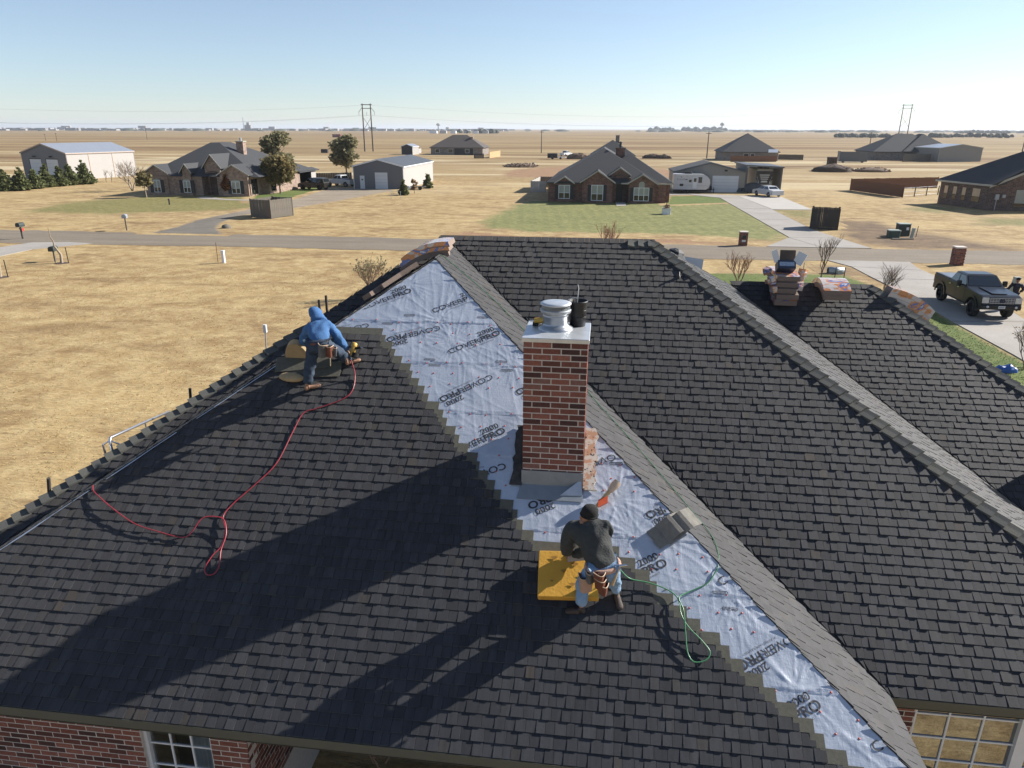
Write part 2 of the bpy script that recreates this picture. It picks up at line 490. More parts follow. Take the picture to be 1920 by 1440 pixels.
# -- print on the underlayment: lettering meshes cut fine and laid on the wrinkles
M_ink = mat('ink_dark_grey', (.022, .024, .030), (.04, .042, .05), 30, .6)
M_ink_red = mat('ink_red', (.60, .16, .13), (.45, .2, .16), 30, .6)
def text_mesh(txt, size, bold=0.0, sx=1.0):
    cu = bpy.data.curves.new('lettering', 'FONT'); cu.body = txt; cu.size = size; cu.offset = bold
    cu.fill_mode = 'BOTH'; cu.resolution_u = 4; cu.space_character = 1.0
    ob = bpy.data.objects.new('lettering', cu); COL.objects.link(ob)
    dg = bpy.context.evaluated_depsgraph_get(); me = bpy.data.meshes.new_from_object(ob.evaluated_get(dg))
    bpy.data.objects.remove(ob); bpy.data.curves.remove(cu)
    b = bmesh.new(); b.from_mesh(me); bpy.data.meshes.remove(me)
    for v in b.verts: v.co.x *= sx
    return b
def lay_text(lines, u, v, ang, clip, m=M_ink, name='lettering'):
    """lines: (text, size, bold, dx, dy); origin (u,v) on the hip end, turned by ang degrees"""
    allb = MB(); ca, sa_ = math.cos(R(ang)), math.sin(R(ang))
    for txt, size, bold, dx, dy in lines:
        b = text_mesh(txt, size, bold, 1.14 if size > .1 else 1.0)
        xs = [w.co.x for w in b.verts]; ys = [w.co.y for w in b.verts]
        for ax, (lo, hi) in ((0, (min(xs), max(xs))), (1, (min(ys), max(ys)))):
            q = lo + .03
            while q < hi:
                co_ = Vector((q, 0, 0)) if ax == 0 else Vector((0, q, 0)); no = Vector((1, 0, 0)) if ax == 0 else Vector((0, 1, 0))
                bmesh.ops.bisect_plane(b, geom=b.verts[:] + b.edges[:] + b.faces[:], plane_co=co_, plane_no=no); q += .03
        b.verts.ensure_lookup_table(); base = len(allb.v); keep = []
        for w in b.verts:
            x, y = w.co.x + dx, w.co.y + dy
            U, V = u + x * ca - y * sa_, v + x * sa_ + y * ca
            allb.v.append(tuple(PA(U, V, wrinkle(U, V) + .007))); keep.append(clip(U, V))
        for f in b.faces:
            ii = [w.index for w in f.verts]
            if all(keep[k] for k in ii):
                ff = [base + k for k in ii]
                allb.f.append(ff); allb.sm.append(False); allb.t.append(.5)
        b.free()
    used = sorted({i for f in allb.f for i in f})
    if not used: return
    remap = {o_: n_ for n_, o_ in enumerate(used)}
    allb.v = [allb.v[i] for i in used]; allb.f = [[remap[i] for i in f] for f in allb.f]
    return hpart(allb, name, m, underlay)
def on_sheet(u, v):
    if not (XL + v * CO + .04 < u < XR - v * CO - .05): return False
    if v < V_TOP + .14 and u < stair(int(v / EXPO)) + .005: return False
    return True
SZ = .149
def logo(px, py, ang=31.0, flip=False, start='COVER'):
    """the pixel marks the outer end of the leading C"""
    u, v = PA.hit(px, py)
    L = [('COVER', SZ, .0006, 0, 0), ('PRO', SZ * 1.04, .0036, .556, 0), ('2000', SZ * .84, .0018, .560, SZ * .88),
         ('ROOFING UNDERLAYMENT', .036, -.0004, .30, -.055)]
    lay_text(L, u, v, ang + (180 if flip else 0), on_sheet)
SEAMTXT = [('::::::', .03, 0, 0, 0)]
logo(680, 582, 31); logo(812, 588, 30); logo(843, 665, 31)
logo(692, 606, 18, True); logo(825, 611, 20, True); logo(921, 702, 34, True); logo(1062, 690, 33, True)
logo(843, 858, 32); logo(1101, 900, 28, True); logo(1168, 848, 20, True)
logo(947, 868, 24, True); logo(1134, 1116, 30); logo(1352, 1100, 33); logo(1497, 1181, 31, True); logo(1415, 1400, 31); logo(1640, 1412, 24)
logo(1322, 920, 26, True)
# small data boxes, code-like blots left out; seam marks and nail line
for k, (px, py) in enumerate([(768, 592), (905, 596), (727, 607), (806, 675), (815, 685), (940, 679), (950, 695), (1155, 870), (1350, 1112), (1368, 1142)]):
    u, v = PA.hit(px, py)
    if on_sheet(u, v):
        mb = MB()
        for i in range(12):
            a, b = i * math.tau / 12, (i + 1) * math.tau / 12
            def sq(t_, r_): 
                cx_, sy_ = math.cos(t_), math.sin(t_)
                x = math.copysign(abs(cx_) ** .35, cx_) * (.085 + r_); y = math.copysign(abs(sy_) ** .35, sy_) * (.014 + r_)
                return PA(u + x, v + y, wrinkle(u + x, v + y) + .004)
            mb.quad(sq(a, 0), sq(b, 0), sq(b, .007), sq(a, .007))
        for i in range(9): 
            x = -.07 + i * .0165; mb.quad(*[PA(u + x + p_, v + q_, wrinkle(u + x, v) + .004) for p_, q_ in ((0, -.006), (.009, -.006), (.009, .006), (0, .006))])
        hpart(mb, 'seam_mark', M_ink, underlay)
# red plastic-cap nails, slightly proud
M_nail = mat('plastic_cap_red', (.55, .10, .07), (.4, .08, .06), 20, .4)
rn = random.Random(5); nail_me = None
mbn = MB(); mbn.lathe([(0, .006), (.010, .0055), (.0125, .003), (.013, 0)], 10); nail_me = mbn.mesh('cap_nail', M_nail)
cnt = 0
for sv in SEAMS + [s_ - .43 for s_ in SEAMS] + [s_ - .22 for s_ in SEAMS]:
    u = -5.4
    while u < 3.6 and cnt < 110:
        u += rn.uniform(.22, .42); vv = sv + rn.uniform(-.05, .02)
        if on_sheet(u, vv) and not (-1.1 < u < 0.1 and 3.1 < vv < 4.7):
            o = bpy.data.objects.new('cap_nail', nail_me); link(o, underlay); cnt += 1
            o.matrix_local = Matrix.Translation(HO) @ PA.frame(u, vv, wrinkle(u, vv) + .002)

# -- fascias, soffits, walls
M_fas = mat('fascia_olive', (.085, .09, .075), (.075, .08, .066), 3, .55)
M_soff = mat('soffit_paint', (.12, .12, .10), (.10, .10, .085), 3, .7)
def fascia(a, b, out):
    a, b, out = Vector(a), Vector(b), Vector(out)
    mb = MB(); mb.prism([a + Vector((0, 0, -.005)), b + Vector((0, 0, -.005)), b + Vector((0, 0, -.155)), a + Vector((0, 0, -.155))], -out * .03)
    mb.prism([a + out * .018 + Vector((0, 0, .004)), b + out * .018 + Vector((0, 0, .004)), b + out * .018 + Vector((0, 0, -.05)), a + out * .018 + Vector((0, 0, -.05))], -out * .02)
    hpart(mb, 'fascia', M_fas)
    mb = MB(); mb.prism([a + Vector((0, 0, -.15)), b + Vector((0, 0, -.15)), b - out * .46 + Vector((0, 0, -.15)), a - out * .46 + Vector((0, 0, -.15))], (0, 0, .01))
    hpart(mb, 'soffit', M_soff)
fascia((XL, YA, EZ), (XR, YA, EZ), (0, -1, 0)); fascia((XR, YC, EZ), (XE, YC, EZ), (0, -1, 0)); fascia((XL1, YC, EZ), (XL, YC, EZ), (0, -1, 0))
fascia((XR, YA, EZ), (XR, YC, EZ), (1, 0, 0)); fascia((XE, YC, EZ), (XE, YD, EZ), (1, 0, 0)); fascia((XE, YD, EZ), (XDE, YD, EZ), (0, -1, 0))
fascia((XDE, YD, EZ), (XDE, YD + 2 * RD, EZ), (1, 0, 0)); fascia((XL1, YC, EZ), (XL1, YBK, EZ), (-1, 0, 0)); fascia((XL, YA, EZ), (XL, YC, EZ), (-1, 0, 0))

BR_STOPS = [(0, (.055, .03, .028)), (.18, (.10, .042, .034)), (.4, (.165, .062, .046)), (.65, (.215, .082, .060)), (.88, (.26, .105, .075)), (1, (.18, .10, .085))]
M_br_o = tintmat('brick_piece', BR_STOPS, 'object', .85, 45, .3, bump=.4)
M_br_t = tintmat('brick_field', BR_STOPS, 'tint', .85, 45, .3, bump=.4)
M_mort = mat('mortar', (.60, .54, .49), (.50, .45, .41), 18, .9, bump=.3)
BRW, BRH, JT = .245, .0815, .0155
class Wall:
    """vertical brick face; u along 'ud', out along 'n'; bricks proud of the mortar core"""
    brick_me = {}
    def __init__(s, o, ud, n, w, z0, z1, parent, holes=(), thick=.1, first=0):
        s.o, s.ud, s.n = Vector(o), Vector(ud), Vector(n); s.parent = parent; s.bricks = []
        r_ = 0; z = z1 - BRH
        while z > z0 - BRH:
            u = -(BRW * .5 if (r_ + first) % 2 else 0.0) - .0
            while u < w:
                a, b = max(0, u), min(w, u + BRW - JT)
                segs = [(a, b)]
                for h0, h1, hz0, hz1 in holes:
                    if hz0 - BRH < z < hz1 - .01:
                        ns = []
                        for p, q in segs:
                            if q <= h0 or p >= h1: ns.append((p, q)); continue
                            if p < h0: ns.append((p, h0 - JT * .5))
                            if q > h1: ns.append((h1 + JT * .5, q))
                        segs = ns
                for p, q in segs:
                    if q - p > .02: s.bricks.append((p, q, z))
                u += BRW
            z -= BRH; r_ += 1
WALLS = []
def brick_core(poly_lims, name='wall'):
    mb = MB()
    for l in poly_lims: mb.lim(*l)
    return hpart(mb, name, M_mort)
def place_bricks(walls, limit, parent_of):
    """nearest/largest visible bricks as objects, the rest of each wall as one stuff part"""
    sc = []
    for wi, w in enumerate(walls):
        for bi, (p, q, z) in enumerate(w.bricks):
            c_ = w.o + w.ud * ((p + q) / 2) + Vector((0, 0, z + BRH / 2))
            x, y, d = project(c_)
            if d > 0 and -20 < x < 1940 and -20 < y < 1460 and w.n.dot(CP - c_) > 0: sc.append((d - (100 if w.parent.name == 'chimney' else 0), wi, bi))
    sc.sort(); ch = set((a, b) for _, a, b in sc[:limit]); rb = random.Random(3)
    for wi, w in enumerate(walls):
        mb = MB()
        for bi, (p, q, z) in enumerate(w.bricks):
            L = q - p; wob = rb.uniform(-.0015, .0025)
            if (wi, bi) in ch:
                key = round(L, 2)
                if key not in Wall.brick_me:
                    m0 = MB(); m0.bbox((0, 0, 0), (L, BRH - JT, .02), .0025, Matrix.Rotation(R(90), 3, 'X')) if False else m0.box((0, 0, 0), (L, .02, BRH - JT))
                    Wall.brick_me[key] = m0.mesh('brick', M_br_o)
                o = bpy.data.objects.new('brick', Wall.brick_me[key]); link(o, w.parent)
                nn = w.n; M = Matrix((w.ud, -nn, Vector((0, 0, 1)))).transposed().to_4x4()
                M.translation = w.o + w.ud * ((p + q) / 2) + Vector((0, 0, z + BRH / 2)) + nn * (wob) + HO
                o.matrix_local = M
            else:
                mb.tint = min(.999, rb.random() + .001)
                rot = Matrix((w.ud, -w.n, Vector((0, 0, 1)))).transposed()
                mb.box(w.o + w.ud * ((p + q) / 2) + Vector((0, 0, z + BRH / 2)) + w.n * wob, (L, .02, BRH - JT), rot)
        if mb.f: hpart(mb, 'brick_field', M_br_t, w.parent, kind='stuff')

# chimney
CX0, CX1, CY0, CY1, CZT = -.945, -.132, 8.745, 9.56, 6.62
chim = hpart(MB().lim(CX0 + .0015, CX1 - .0015, CY0 + .0015, CY1 - .0015, 4.3, CZT - .003), 'chimney', M_mort)
w1 = Wall((CX0, CY0 + .008, 0), (1, 0, 0), (0, -1, 0), CX1 - CX0, 4.72, CZT, chim, first=1)
w2 = Wall((CX1 - .008, CY0, 0), (0, 1, 0), (1, 0, 0), CY1 - CY0, 4.72, CZT, chim)
w3 = Wall((CX0 + .008, CY1, 0), (0, -1, 0), (-1, 0, 0), CY1 - CY0, 4.9, CZT, chim)
WALLS += [w1, w2, w3]
M_galv = mat('galvanised_sheet', (.62, .64, .66), (.50, .53, .56), 7, .38, .55, bump=.05)
M_galv_d = mat('galvanised_worn', (.42, .44, .46), (.30, .33, .36), 5, .5, .5, bump=.08)
M_flue = mat('flue_metal', (.40, .42, .44), (.30, .32, .345), 6, .34, .75, bump=.06)
mb = MB(); ov = .022
mb.bbox(((CX0 + CX1) / 2, (CY0 + CY1) / 2, CZT + .028), (CX1 - CX0 + 2 * ov, CY1 - CY0 + 2 * ov, .056), .006)
hpart(mb, 'chimney_cap', M_galv, chim)
zc = CZT + .056; fx, fy = -.575, 9.24
mb = MB(); mb.lathe([(.235, 0), (.235, .012), (.19, .045), (.172, .06), (.168, .075)], 32, (fx, fy, zc)); hpart(mb, 'flue_collar', M_flue, chim)
mb = MB(); mb.lathe([(.168, .02), (.168, .17), (.172, .175), (.172, .183), (.168, .188), (.168, .205), (.173, .21), (.173, .22), (.12, .222)], 32, (fx, fy, zc)); hpart(mb, 'flue_pipe', M_flue, chim)
mb = MB(); mb.lathe([(.176, .215), (.200, .222), (.206, .262), (.200, .268), (.13, .272)], 32, (fx, fy, zc)); hpart(mb, 'flue_band', M_galv_d, chim)
mb = MB()
for k in range(48):
    a = k * math.tau / 48; mb.tube([(fx + .186 * math.cos(a), fy + .186 * math.sin(a), zc + .26), (fx + .186 * math.cos(a), fy + .186 * math.sin(a), zc + .335)], .0028, 4, False)
for h in (.272, .288, .304, .318): mb.lathe([(.188, h), (.188, h + .004)], 32, (fx, fy, zc))
hpart(mb, 'flue_screen', M_galv_d, chim)
mb = MB(); mb.lathe([(0.0, .362), (.15, .357), (.203, .346), (.205, .328), (.197, .328), (.0, .336)], 36, (fx, fy, zc)); hpart(mb, 'flue_cap', M_galv, chim)
# flashing skirt round the chimney foot
M_skirt = mat('flashing_grey', (.26, .285, .31), (.20, .23, .255), 4, .5, .25, bump=.05)
mb = MB(); zb = PA.pt(1035, 912).z
yb = CY0 - .012; zr = EZ + S * (yb - YA)
mb.lim(CX0 - .014, CX1 + .012, yb - .004, yb + .008, zr, zr + .225)
mb.prism([Vector((CX0 - .02, yb, zr + .012)), Vector((CX1 + .02, yb, zr + .012)), Vector((CX1 + .02, yb - .19, zr + .012 - S * .19)), Vector((CX0 - .06, yb - .19, zr + .012 - S * .19))], (0, -.004, .008))
hpart(mb, 'front_flashing', M_skirt, chim)
mb = MB(); u0, v0 = PA.hit(1063, 905)
mb.prism([PA(-.42, PA.hit(1040, 930)[1] + .0, .02), PA(-.12, PA.hit(1040, 928)[1], .02), PA(-.15, PA.hit(1040, 905)[1] + .02, .09)], PA.n * .006); hpart(mb, 'flashing_flap', M_galv, chim)
M_board, t = newmat('peeled_board', .85)
co = objco(t); f1 = t.noise(co, 9, 5, .7); f2 = t.noise(co, 14, 3, .6)
c = t.mix(t.ramp(f1, [(.45, 0.), (.52, 1.)]), (.50, .46, .40), (.42, .24, .15)); c = t.mix(t.ramp(f2, [(.60, 0.), (.64, 1.)]), c, (.02, .018, .016))
t.l.new(c, t.p.inputs['Base Color'])
mb = MB(); rb_ = random.Random(2)
def strip(u0, u1, va, vb, n=14, h0=.02, ragged=.03, side=1):
    pts_l, pts_r = [], []
    for i in range(n + 1):
        v = va + (vb - va) * i / n
        pts_l.append((u0 + rb_.uniform(-ragged, ragged) * (side < 0), v)); pts_r.append((u1 + rb_.uniform(-ragged, ragged) * (side > 0), v))
    m_ = MB()
    for i in range(n):
        q = [pts_l[i], pts_r[i], pts_r[i + 1], pts_l[i + 1]]
        m_.prism([PA(a, b, h0) for a, b in q], PA.n * .022)
    return m_
vA, vB = PA.hit(1040, 915)[1], PA.hit(1100, 800)[1]
hpart(strip(CX1 + .01, CX1 + .175, vA - .02, vB - .05), 'side_board', M_board, chim)
M_board_d = mat('tarred_board', (.075, .065, .055), (.025, .025, .028), 12, .8, bump=.3)
hpart(strip(CX0 - .17, CX0 - .01, vA, vB - .06, side=-1), 'tarred_side_board', M_board_d, chim)

# walls below the front eaves
WY = YA + .42; WZ = EZ - .16
xw0 = at_y(-40, 1400, WY).x; xa, xb_ = at_y(268, 1400, WY).x, at_y(396, 1400, WY).x; xp = at_y(463, 1400, WY).x; xc0, xc1 = at_y(970, 1432, WY).x, at_y(1022, 1432, WY).x
xl_w = XL + .42
brick_core([(xl_w, xa, WY + .0025, WY + .2, 0, WZ), (xb_, xp, WY + .0025, WY + .2, 0, WZ), (xa, xb_, WY + .0025, WY + .2, 0, .75), (xp - .2, xp - .0025, WY + .2, WY + 3.2, 0, WZ)])
wall_front = [o for o in house.children if o.name.startswith('wall')][-1]
WALLS.append(Wall((xl_w, WY + .01, 0), (1, 0, 0), (0, -1, 0), xa - xl_w, .2, WZ, wall_front))
WALLS.append(Wall((xb_, WY + .01, 0), (1, 0, 0), (0, -1, 0), xp - xb_, .2, WZ, wall_front, first=1))
WALLS.append(Wall((xp - .01, WY, 0), (0, 1, 0), (1, 0, 0), 3.2, .9, WZ, wall_front))
col_ = brick_core([(xc0 + .003, xc1 - .003, WY + .0025, WY + .4, 0, WZ)], 'porch_column')
WALLS.append(Wall((xc0, WY + .01, 0), (1, 0, 0), (0, -1, 0), xc1 - xc0, .2, WZ, col_))
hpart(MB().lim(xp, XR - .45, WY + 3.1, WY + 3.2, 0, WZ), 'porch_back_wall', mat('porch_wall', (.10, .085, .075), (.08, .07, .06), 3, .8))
hpart(MB().lim(xp, XR - .4, WY + .2, WY + 3.1, WZ - .02, WZ), 'porch_ceiling', M_soff)
hpart(MB().lim(XL1 + .5, XR - .45, WY + 3.3, YBK - .5, 0, WZ), 'inner_wall', M_mort)
hpart(MB().lim(XR - .6, XR - .42, WY + 3.0, YC + .5, 0, WZ), 'inner_wall', M_mort)
# wall right of the hip wing with the wide window
WY2 = YC + .42; xr0 = XR - .42; wx0 = at_y(1716, 1340, WY2).x; wx1 = wx0 + 2.75
brick_core([(xr0, wx0, WY2 + .0025, WY2 + .2, 0, WZ), (wx1, XE - .42, WY2 + .0025, WY2 + .2, 0, WZ), (wx0, wx1, WY2 + .0025, WY2 + .2, 0, .55), (wx0, wx1, WY2 + .0025, WY2 + .2, WZ - .085, WZ)])
wall_right = [o for o in house.children if o.name.startswith('wall')][-1]
WALLS.append(Wall((xr0, WY2 + .01, 0), (1, 0, 0), (0, -1, 0), XE - .42 - xr0, .2, WZ, wall_right, holes=[(wx0 - xr0, wx1 - xr0, .55, WZ - .085)]))
hpart(MB().lim(XR - .42, XE - .42, WY2 + .3, YBK - .5, 0, WZ), 'inner_wall', M_mort) if False else None
hpart(MB().lim(XE - .6, XE - .42, WY2 + .2, YD + .3, 0, WZ), 'side_wall', M_mort)
hpart(MB().lim(XE - .4, XDE - .42, YD + .42, YD + .6, 0, WZ), 'side_wall', M_mort)
hpart(MB().lim(XDE - .6, XDE - .42, YD + .6, YD + 2 * RD - .5, 0, WZ), 'side_wall', M_mort)
place_bricks(WALLS, 300, None)

M_white = mat('white_vinyl', (.72, .73, .74), (.66, .67, .68), 4, .45)
M_glass_d, t = newmat('dark_glass', .04, 0, .5); t.p.inputs['Base Color'].default_value = (.012, .014, .016, 1); t.p.inputs['Coat Weight'].default_value = .6
def window(x0, x1, y, z0, z1, cols, rows, mullion=None, parent=None):
    fr = MB(); w = .045
    for a, b, c_, d in ((x0, x0 + w, z0, z1), (x1 - w, x1, z0, z1), (x0 + w, x1 - w, z1 - w, z1), (x0 + w, x1 - w, z0, z0 + w)): fr.lim(a, b, y, y + .09, c_, d)
    if mullion: fr.lim(mullion - .075, mullion + .075, y - .004, y + .09, z0 + w, z1 - w)
    wo_ = hpart(fr, 'window', M_white)
    halves = [(x0 + w, x1 - w)] if not mullion else [(x0 + w, mullion - .075), (mullion + .075, x1 - w)]
    for a, b in halves:
        hpart(MB().lim(a, b, y + .06, y + .066, z0 + w, z1 - w), 'pane', M_glass_d, wo_)
        for i in range(1, cols): hpart(MB().lim(a + (b - a) * i / cols - .011, a + (b - a) * i / cols + .011, y + .04, y + .0595, z0 + w, z1 - w), 'muntin', M_white, wo_)
        for i in range(1, rows): hpart(MB().lim(a, b, y + .042, y + .0592, z0 + w + (z1 - z0 - 2 * w) * i / rows - .011, z0 + w + (z1 - z0 - 2 * w) * i / rows + .011), 'muntin', M_white, wo_)
    return wo_
M_clear, t = newmat('window_glass', .02, 0, .5); t.p.inputs['Transmission Weight'].default_value = 1.0; t.p.inputs['IOR'].default_value = 1.45
wl = window(xa, xb_, WY + .05, .75, WZ, 3, 5)
for ch in wl.children:
    if ch.name.startswith('pane'): ch.data.materials[0] = M_clear
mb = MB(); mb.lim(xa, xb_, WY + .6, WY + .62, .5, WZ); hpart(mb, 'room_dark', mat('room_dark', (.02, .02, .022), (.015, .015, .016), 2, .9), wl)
mb = MB(); n = 40; cx0, cx1 = xa + .52 * (xb_ - xa), xb_ - .06
for i in range(n):
    a, b = cx0 + (cx1 - cx0) * i / n, cx0 + (cx1 - cx0) * (i + 1) / n
    ya_, yb2 = WY + .25 + .03 * math.sin(i * 1.1), WY + .25 + .03 * math.sin((i + 1) * 1.1)
    mb.quad((a, ya_, .6), (b, yb2, .6), (b, yb2, WZ), (a, ya_, WZ))
hpart(mb, 'curtain', mat('curtain_blue_grey', (.50, .60, .68), (.40, .50, .58), 6, .9), wl)
wr = window(wx0, wx1, WY2 + .05, .55, WZ - .085, 3, 5, (wx0 + wx1) / 2)
M_refl = mat('mirror_glass', (.33, .34, .355), (.30, .31, .325), 1, .03, 1.0)
for ch in wr.children:
    if ch.name.startswith('pane'): ch.data.materials[0] = M_refl
hpart(MB().lim(wx0 - .02, wx1 + .02, WY2 - .01, WY2 + .1, .5, .549), 'sill', M_mort)

# vent pipe and small plumbing cap on the hip end and slopes
M_pvc = mat('pvc_white', (.55, .56, .56), (.45, .46, .46), 8, .5)
pu = PP.hit(703, 557); p0 = PP(pu[0], pu[1])
hpart(MB().tube([p0, p0 + Vector((0, 0, .25))], .03, 10).lathe([(.05, 0), (.05, .05), (.03, .055)], 10, p0 + Vector((0, 0, .24))), 'vent_pipe', M_pvc)
p0 = PC.pt(1272, 522); hpart(MB().lathe([(.04, -.02), (.035, .05), (.02, .06), (.02, .12), (0, .125)], 10, p0), 'vent_cap', mat('black_plastic', (.02, .02, .02), (.015, .015, .015), 5, .5))
p0 = PD(8.35, 1.6); hpart(MB().tube([p0, p0 + Vector((0, 0, .8))], .22, 12).lathe([(.3, .8), (.3, .85), (.0, .95)], 12, p0), 'unseen_vent', M_galv_d)  # unseen vent, added out of view to drop a shadow on this slope
# ------------------------------------------------------------------ ground, lawns, road, drives
def dry_colour(t):
    """nodes for the dry winter grass, shared by the ground and the fading edges of the lawns"""
    p = wpos(t)
    big = t.noise(p, .006, 4, .6); mid = t.noise(t.mapping(p, (.10, .16, 1)), 1.0, 5, .62, .4); sm = t.noise(p, .9, 5, .65); fine = t.noise(t.mapping(p, (3.2, 8.5, 5)), 1.0, 5, .75)
    c = t.mix(t.ramp(mid, [(.30, 0.), (.66, 1.)]), (.225, .140, .062), (.40, .285, .132))
    c = t.mix(t.ramp(sm, [(.38, 0.), (.72, 1.)]), c, (.49, .375, .195))
    br = t.noise(t.mapping(p, (.22, .42, 1)), 1.0, 6, .68, .6); c = t.mix(t.ramp(br, [(.50, 0.), (.66, .62)]), c, (.175, .105, .050))
    dash = t.noise(t.mapping(p, (.9, 2.6, 1)), 1.0, 5, .75, .5); c = t.mix(t.ramp(dash, [(.56, 0.), (.70, .6)]), c, (.15, .09, .042))
    sep = t.new('ShaderNodeSeparateXYZ'); t.l.new(p, sep.inputs[0])
    # pale mown stubble between the houses, browner prairie beyond, in long strips
    far = t.ramp(t.math('DIVIDE', sep.outputs['Y'], 1000.0), [(.12, 0.), (.20, 1.)])
    st = t.noise(t.mapping(p, (.004, .021, 1), (0, 0, R(4))), 1.0, 5, .6)
    pr = t.mix(t.ramp(st, [(.40, 0.), (.50, .5), (.62, 1.)]), (.165, .100, .046), (.34, .255, .130))
    pr = t.mix(t.ramp(t.noise(t.mapping(p, (.03, .075, 1)), 1.0, 5, .6), [(.4, 0.), (.7, .55)]), pr, (.29, .195, .095))
    c = t.mix(far, c, pr)
    pale = t.math('MULTIPLY', t.ramp(t.math('DIVIDE', sep.outputs['Y'], 1000.0), [(.10, 0.), (.14, 1.), (.24, 1.), (.30, 0.)]), t.ramp(t.noise(t.mapping(p, (.012, .06, 1)), 1.0, 4, .6), [(.48, 0.), (.60, .8)]))
    c = t.mix(pale, c, (.52, .43, .27))
    olive = t.ramp(big, [(.5, 0.), (.7, .35)]); c = t.mix(olive, c, (.25, .21, .105))
    k = t.ramp(fine, [(.25, .35), (.42, .88), (.58, 1.08), (.80, 1.45)])
    return t.mix(1.0, c, k, 'MULTIPLY'), fine, p, sm
M_ground, t = newmat('dry_grass', .95, 0, .2)
c, fine, p, sm = dry_colour(t); t.l.new(c, t.p.inputs['Base Color'])
t.l.new(t.bump(t.math('ADD', fine, sm), .5, .09), t.p.inputs['Normal'])
mb = MB()
xs = [-24000, -3000, -600, -150, -60, 0, 60, 150, 600, 3000, 24000]; ys = [-400, 0, 60, 150, 400, 1500, 6000, 40000]
vv = {}
for j, y in enumerate(ys):
    for i, x in enumerate(xs): vv[(i, j)] = len(mb.v); mb.v.append((x, y, 0))
for j in range(len(ys) - 1):
    for i in range(len(xs) - 1): mb.f.append([vv[(i, j)], vv[(i + 1, j)], vv[(i + 1, j + 1)], vv[(i, j + 1)]]); mb.sm.append(False); mb.t.append(.5)
mb.build('ground', M_ground, kind='structure')

def G2(pts): return [tuple(ground(*q)[:2]) for q in pts]
def inside_dist(P, poly):
    """signed distance of points P (n,2) to polygon, positive inside"""
    P = np.asarray(P); n = len(poly); d = np.full(len(P), 1e9); ins = np.zeros(len(P), bool)
    for i in range(n):
        a, b = np.array(poly[i]), np.array(poly[(i + 1) % n]); ab = b - a
        h = np.clip(((P - a) @ ab) / (ab @ ab + 1e-12), 0, 1); d = np.minimum(d, np.linalg.norm(P - a - h[:, None] * ab, axis=1))
        c_ = ((poly[i][1] > P[:, 1]) != (poly[(i + 1) % n][1] > P[:, 1])) & (P[:, 0] < (b[0] - a[0]) * (P[:, 1] - a[1]) / (b[1] - a[1] + 1e-12) + a[0])
        ins ^= c_
    return np.where(ins, d, -d)
def soft_sheet(name, poly, z, m, cell=.6, pad=1.5):
    """ground patch whose material fades into the dry grass along its outline (attribute 'edge')"""
    P = np.array(poly); x0, y0 = P.min(0) - pad; x1, y1 = P.max(0) + pad
    gx = np.arange(x0, x1 + cell, cell); gy = np.arange(y0, y1 + cell, cell)
    X, Y = np.meshgrid(gx, gy); sd = inside_dist(np.c_[X.ravel(), Y.ravel()], poly).reshape(X.shape)
    idx = -np.ones(X.shape, int); vs = []; ed = []; fs = []
    for j in range(len(gy) - 1):
        for i in range(len(gx) - 1):
            if max(sd[j, i], sd[j, i + 1], sd[j + 1, i], sd[j + 1, i + 1]) < -pad: continue
            f = []
            for a, b in ((j, i), (j, i + 1), (j + 1, i + 1), (j + 1, i)):
                if idx[a, b] < 0: idx[a, b] = len(vs); vs.append((X[a, b], Y[a, b], z)); ed.append(float(sd[a, b]))
                f.append(int(idx[a, b]))
            fs.append(f)
    me = bpy.data.meshes.new(name); me.from_pydata(vs, [], fs); me.materials.append(m)
    at = me.attributes.new('edge', 'FLOAT', 'POINT'); at.data.foreach_set('value', ed); me.update()
    o = link(bpy.data.objects.new(name, me)); o['kind'] = 'structure'; return o
def patch_mat(name, build, soft=.5, wob=1.2, wscale=.7, rough=.95, bump=.4):
    m, t = newmat(name, rough, 0, .25)
    c, fine, p, sm = dry_colour(t)
    col = build(t, p, fine)
    e = t.new('ShaderNodeAttribute', attribute_name='edge').outputs['Fac']
    n = t.math('MULTIPLY', t.math('SUBTRACT', t.noise(p, wscale, 4, .65), .5), wob * 2)
    f = t.math('ADD', t.math('DIVIDE', t.math('ADD', e, n), soft * 2), .5)
    cl = t.new('ShaderNodeClamp'); t.l.new(f, cl.inputs[0])
    t.l.new(t.mix(cl.outputs[0], c, col), t.p.inputs['Base Color'])
    t.l.new(t.bump(fine, bump, .05), t.p.inputs['Normal'])
    return m
def grass_build(a, b, c, stripes=0.0, dry=.5):
    def f(t, p, fine):
        n = t.noise(t.mapping(p, (.20, .45, 1)), 1.0, 6, .68); n2 = t.noise(p, 1.6, 4, .65)
        col = t.mix(t.ramp(n, [(.3, 0.), (.7, 1.)]), a, b)
        col = t.mix(t.ramp(n2, [(.45, 0.), (.75, dry)]), col, c)
        if stripes:
            w = t.new('ShaderNodeTexWave', wave_type='BANDS'); w.inputs['Scale'].default_value = .24; w.inputs['Distortion'].default_value = 1.2
            w.inputs['Detail'].default_value = 2
            t.l.new(t.mapping(p, (1, .35, 1), (0, 0, R(-18))), w.inputs['Vector'])
            col = t.mix(stripes, col, t.ramp(w.outputs['Fac'], [(.3, .90), (.7, 1.10)]), 'MULTIPLY')
        return t.mix(1.0, col, t.ramp(fine, [(.25, .6), (.5, 1.0), (.8, 1.3)]), 'MULTIPLY')
    return f
M_lawn = patch_mat('lawn_mown', grass_build((.115, .130, .040), (.205, .205, .075), (.33, .29, .135), .4, .75), .8, 2.2, .5)
M_lawn_l = patch_mat('lawn_thin', grass_build((.135, .125, .04), (.20, .18, .065), (.33, .26, .115), .0, .8), 1.5, 3.2, .3)
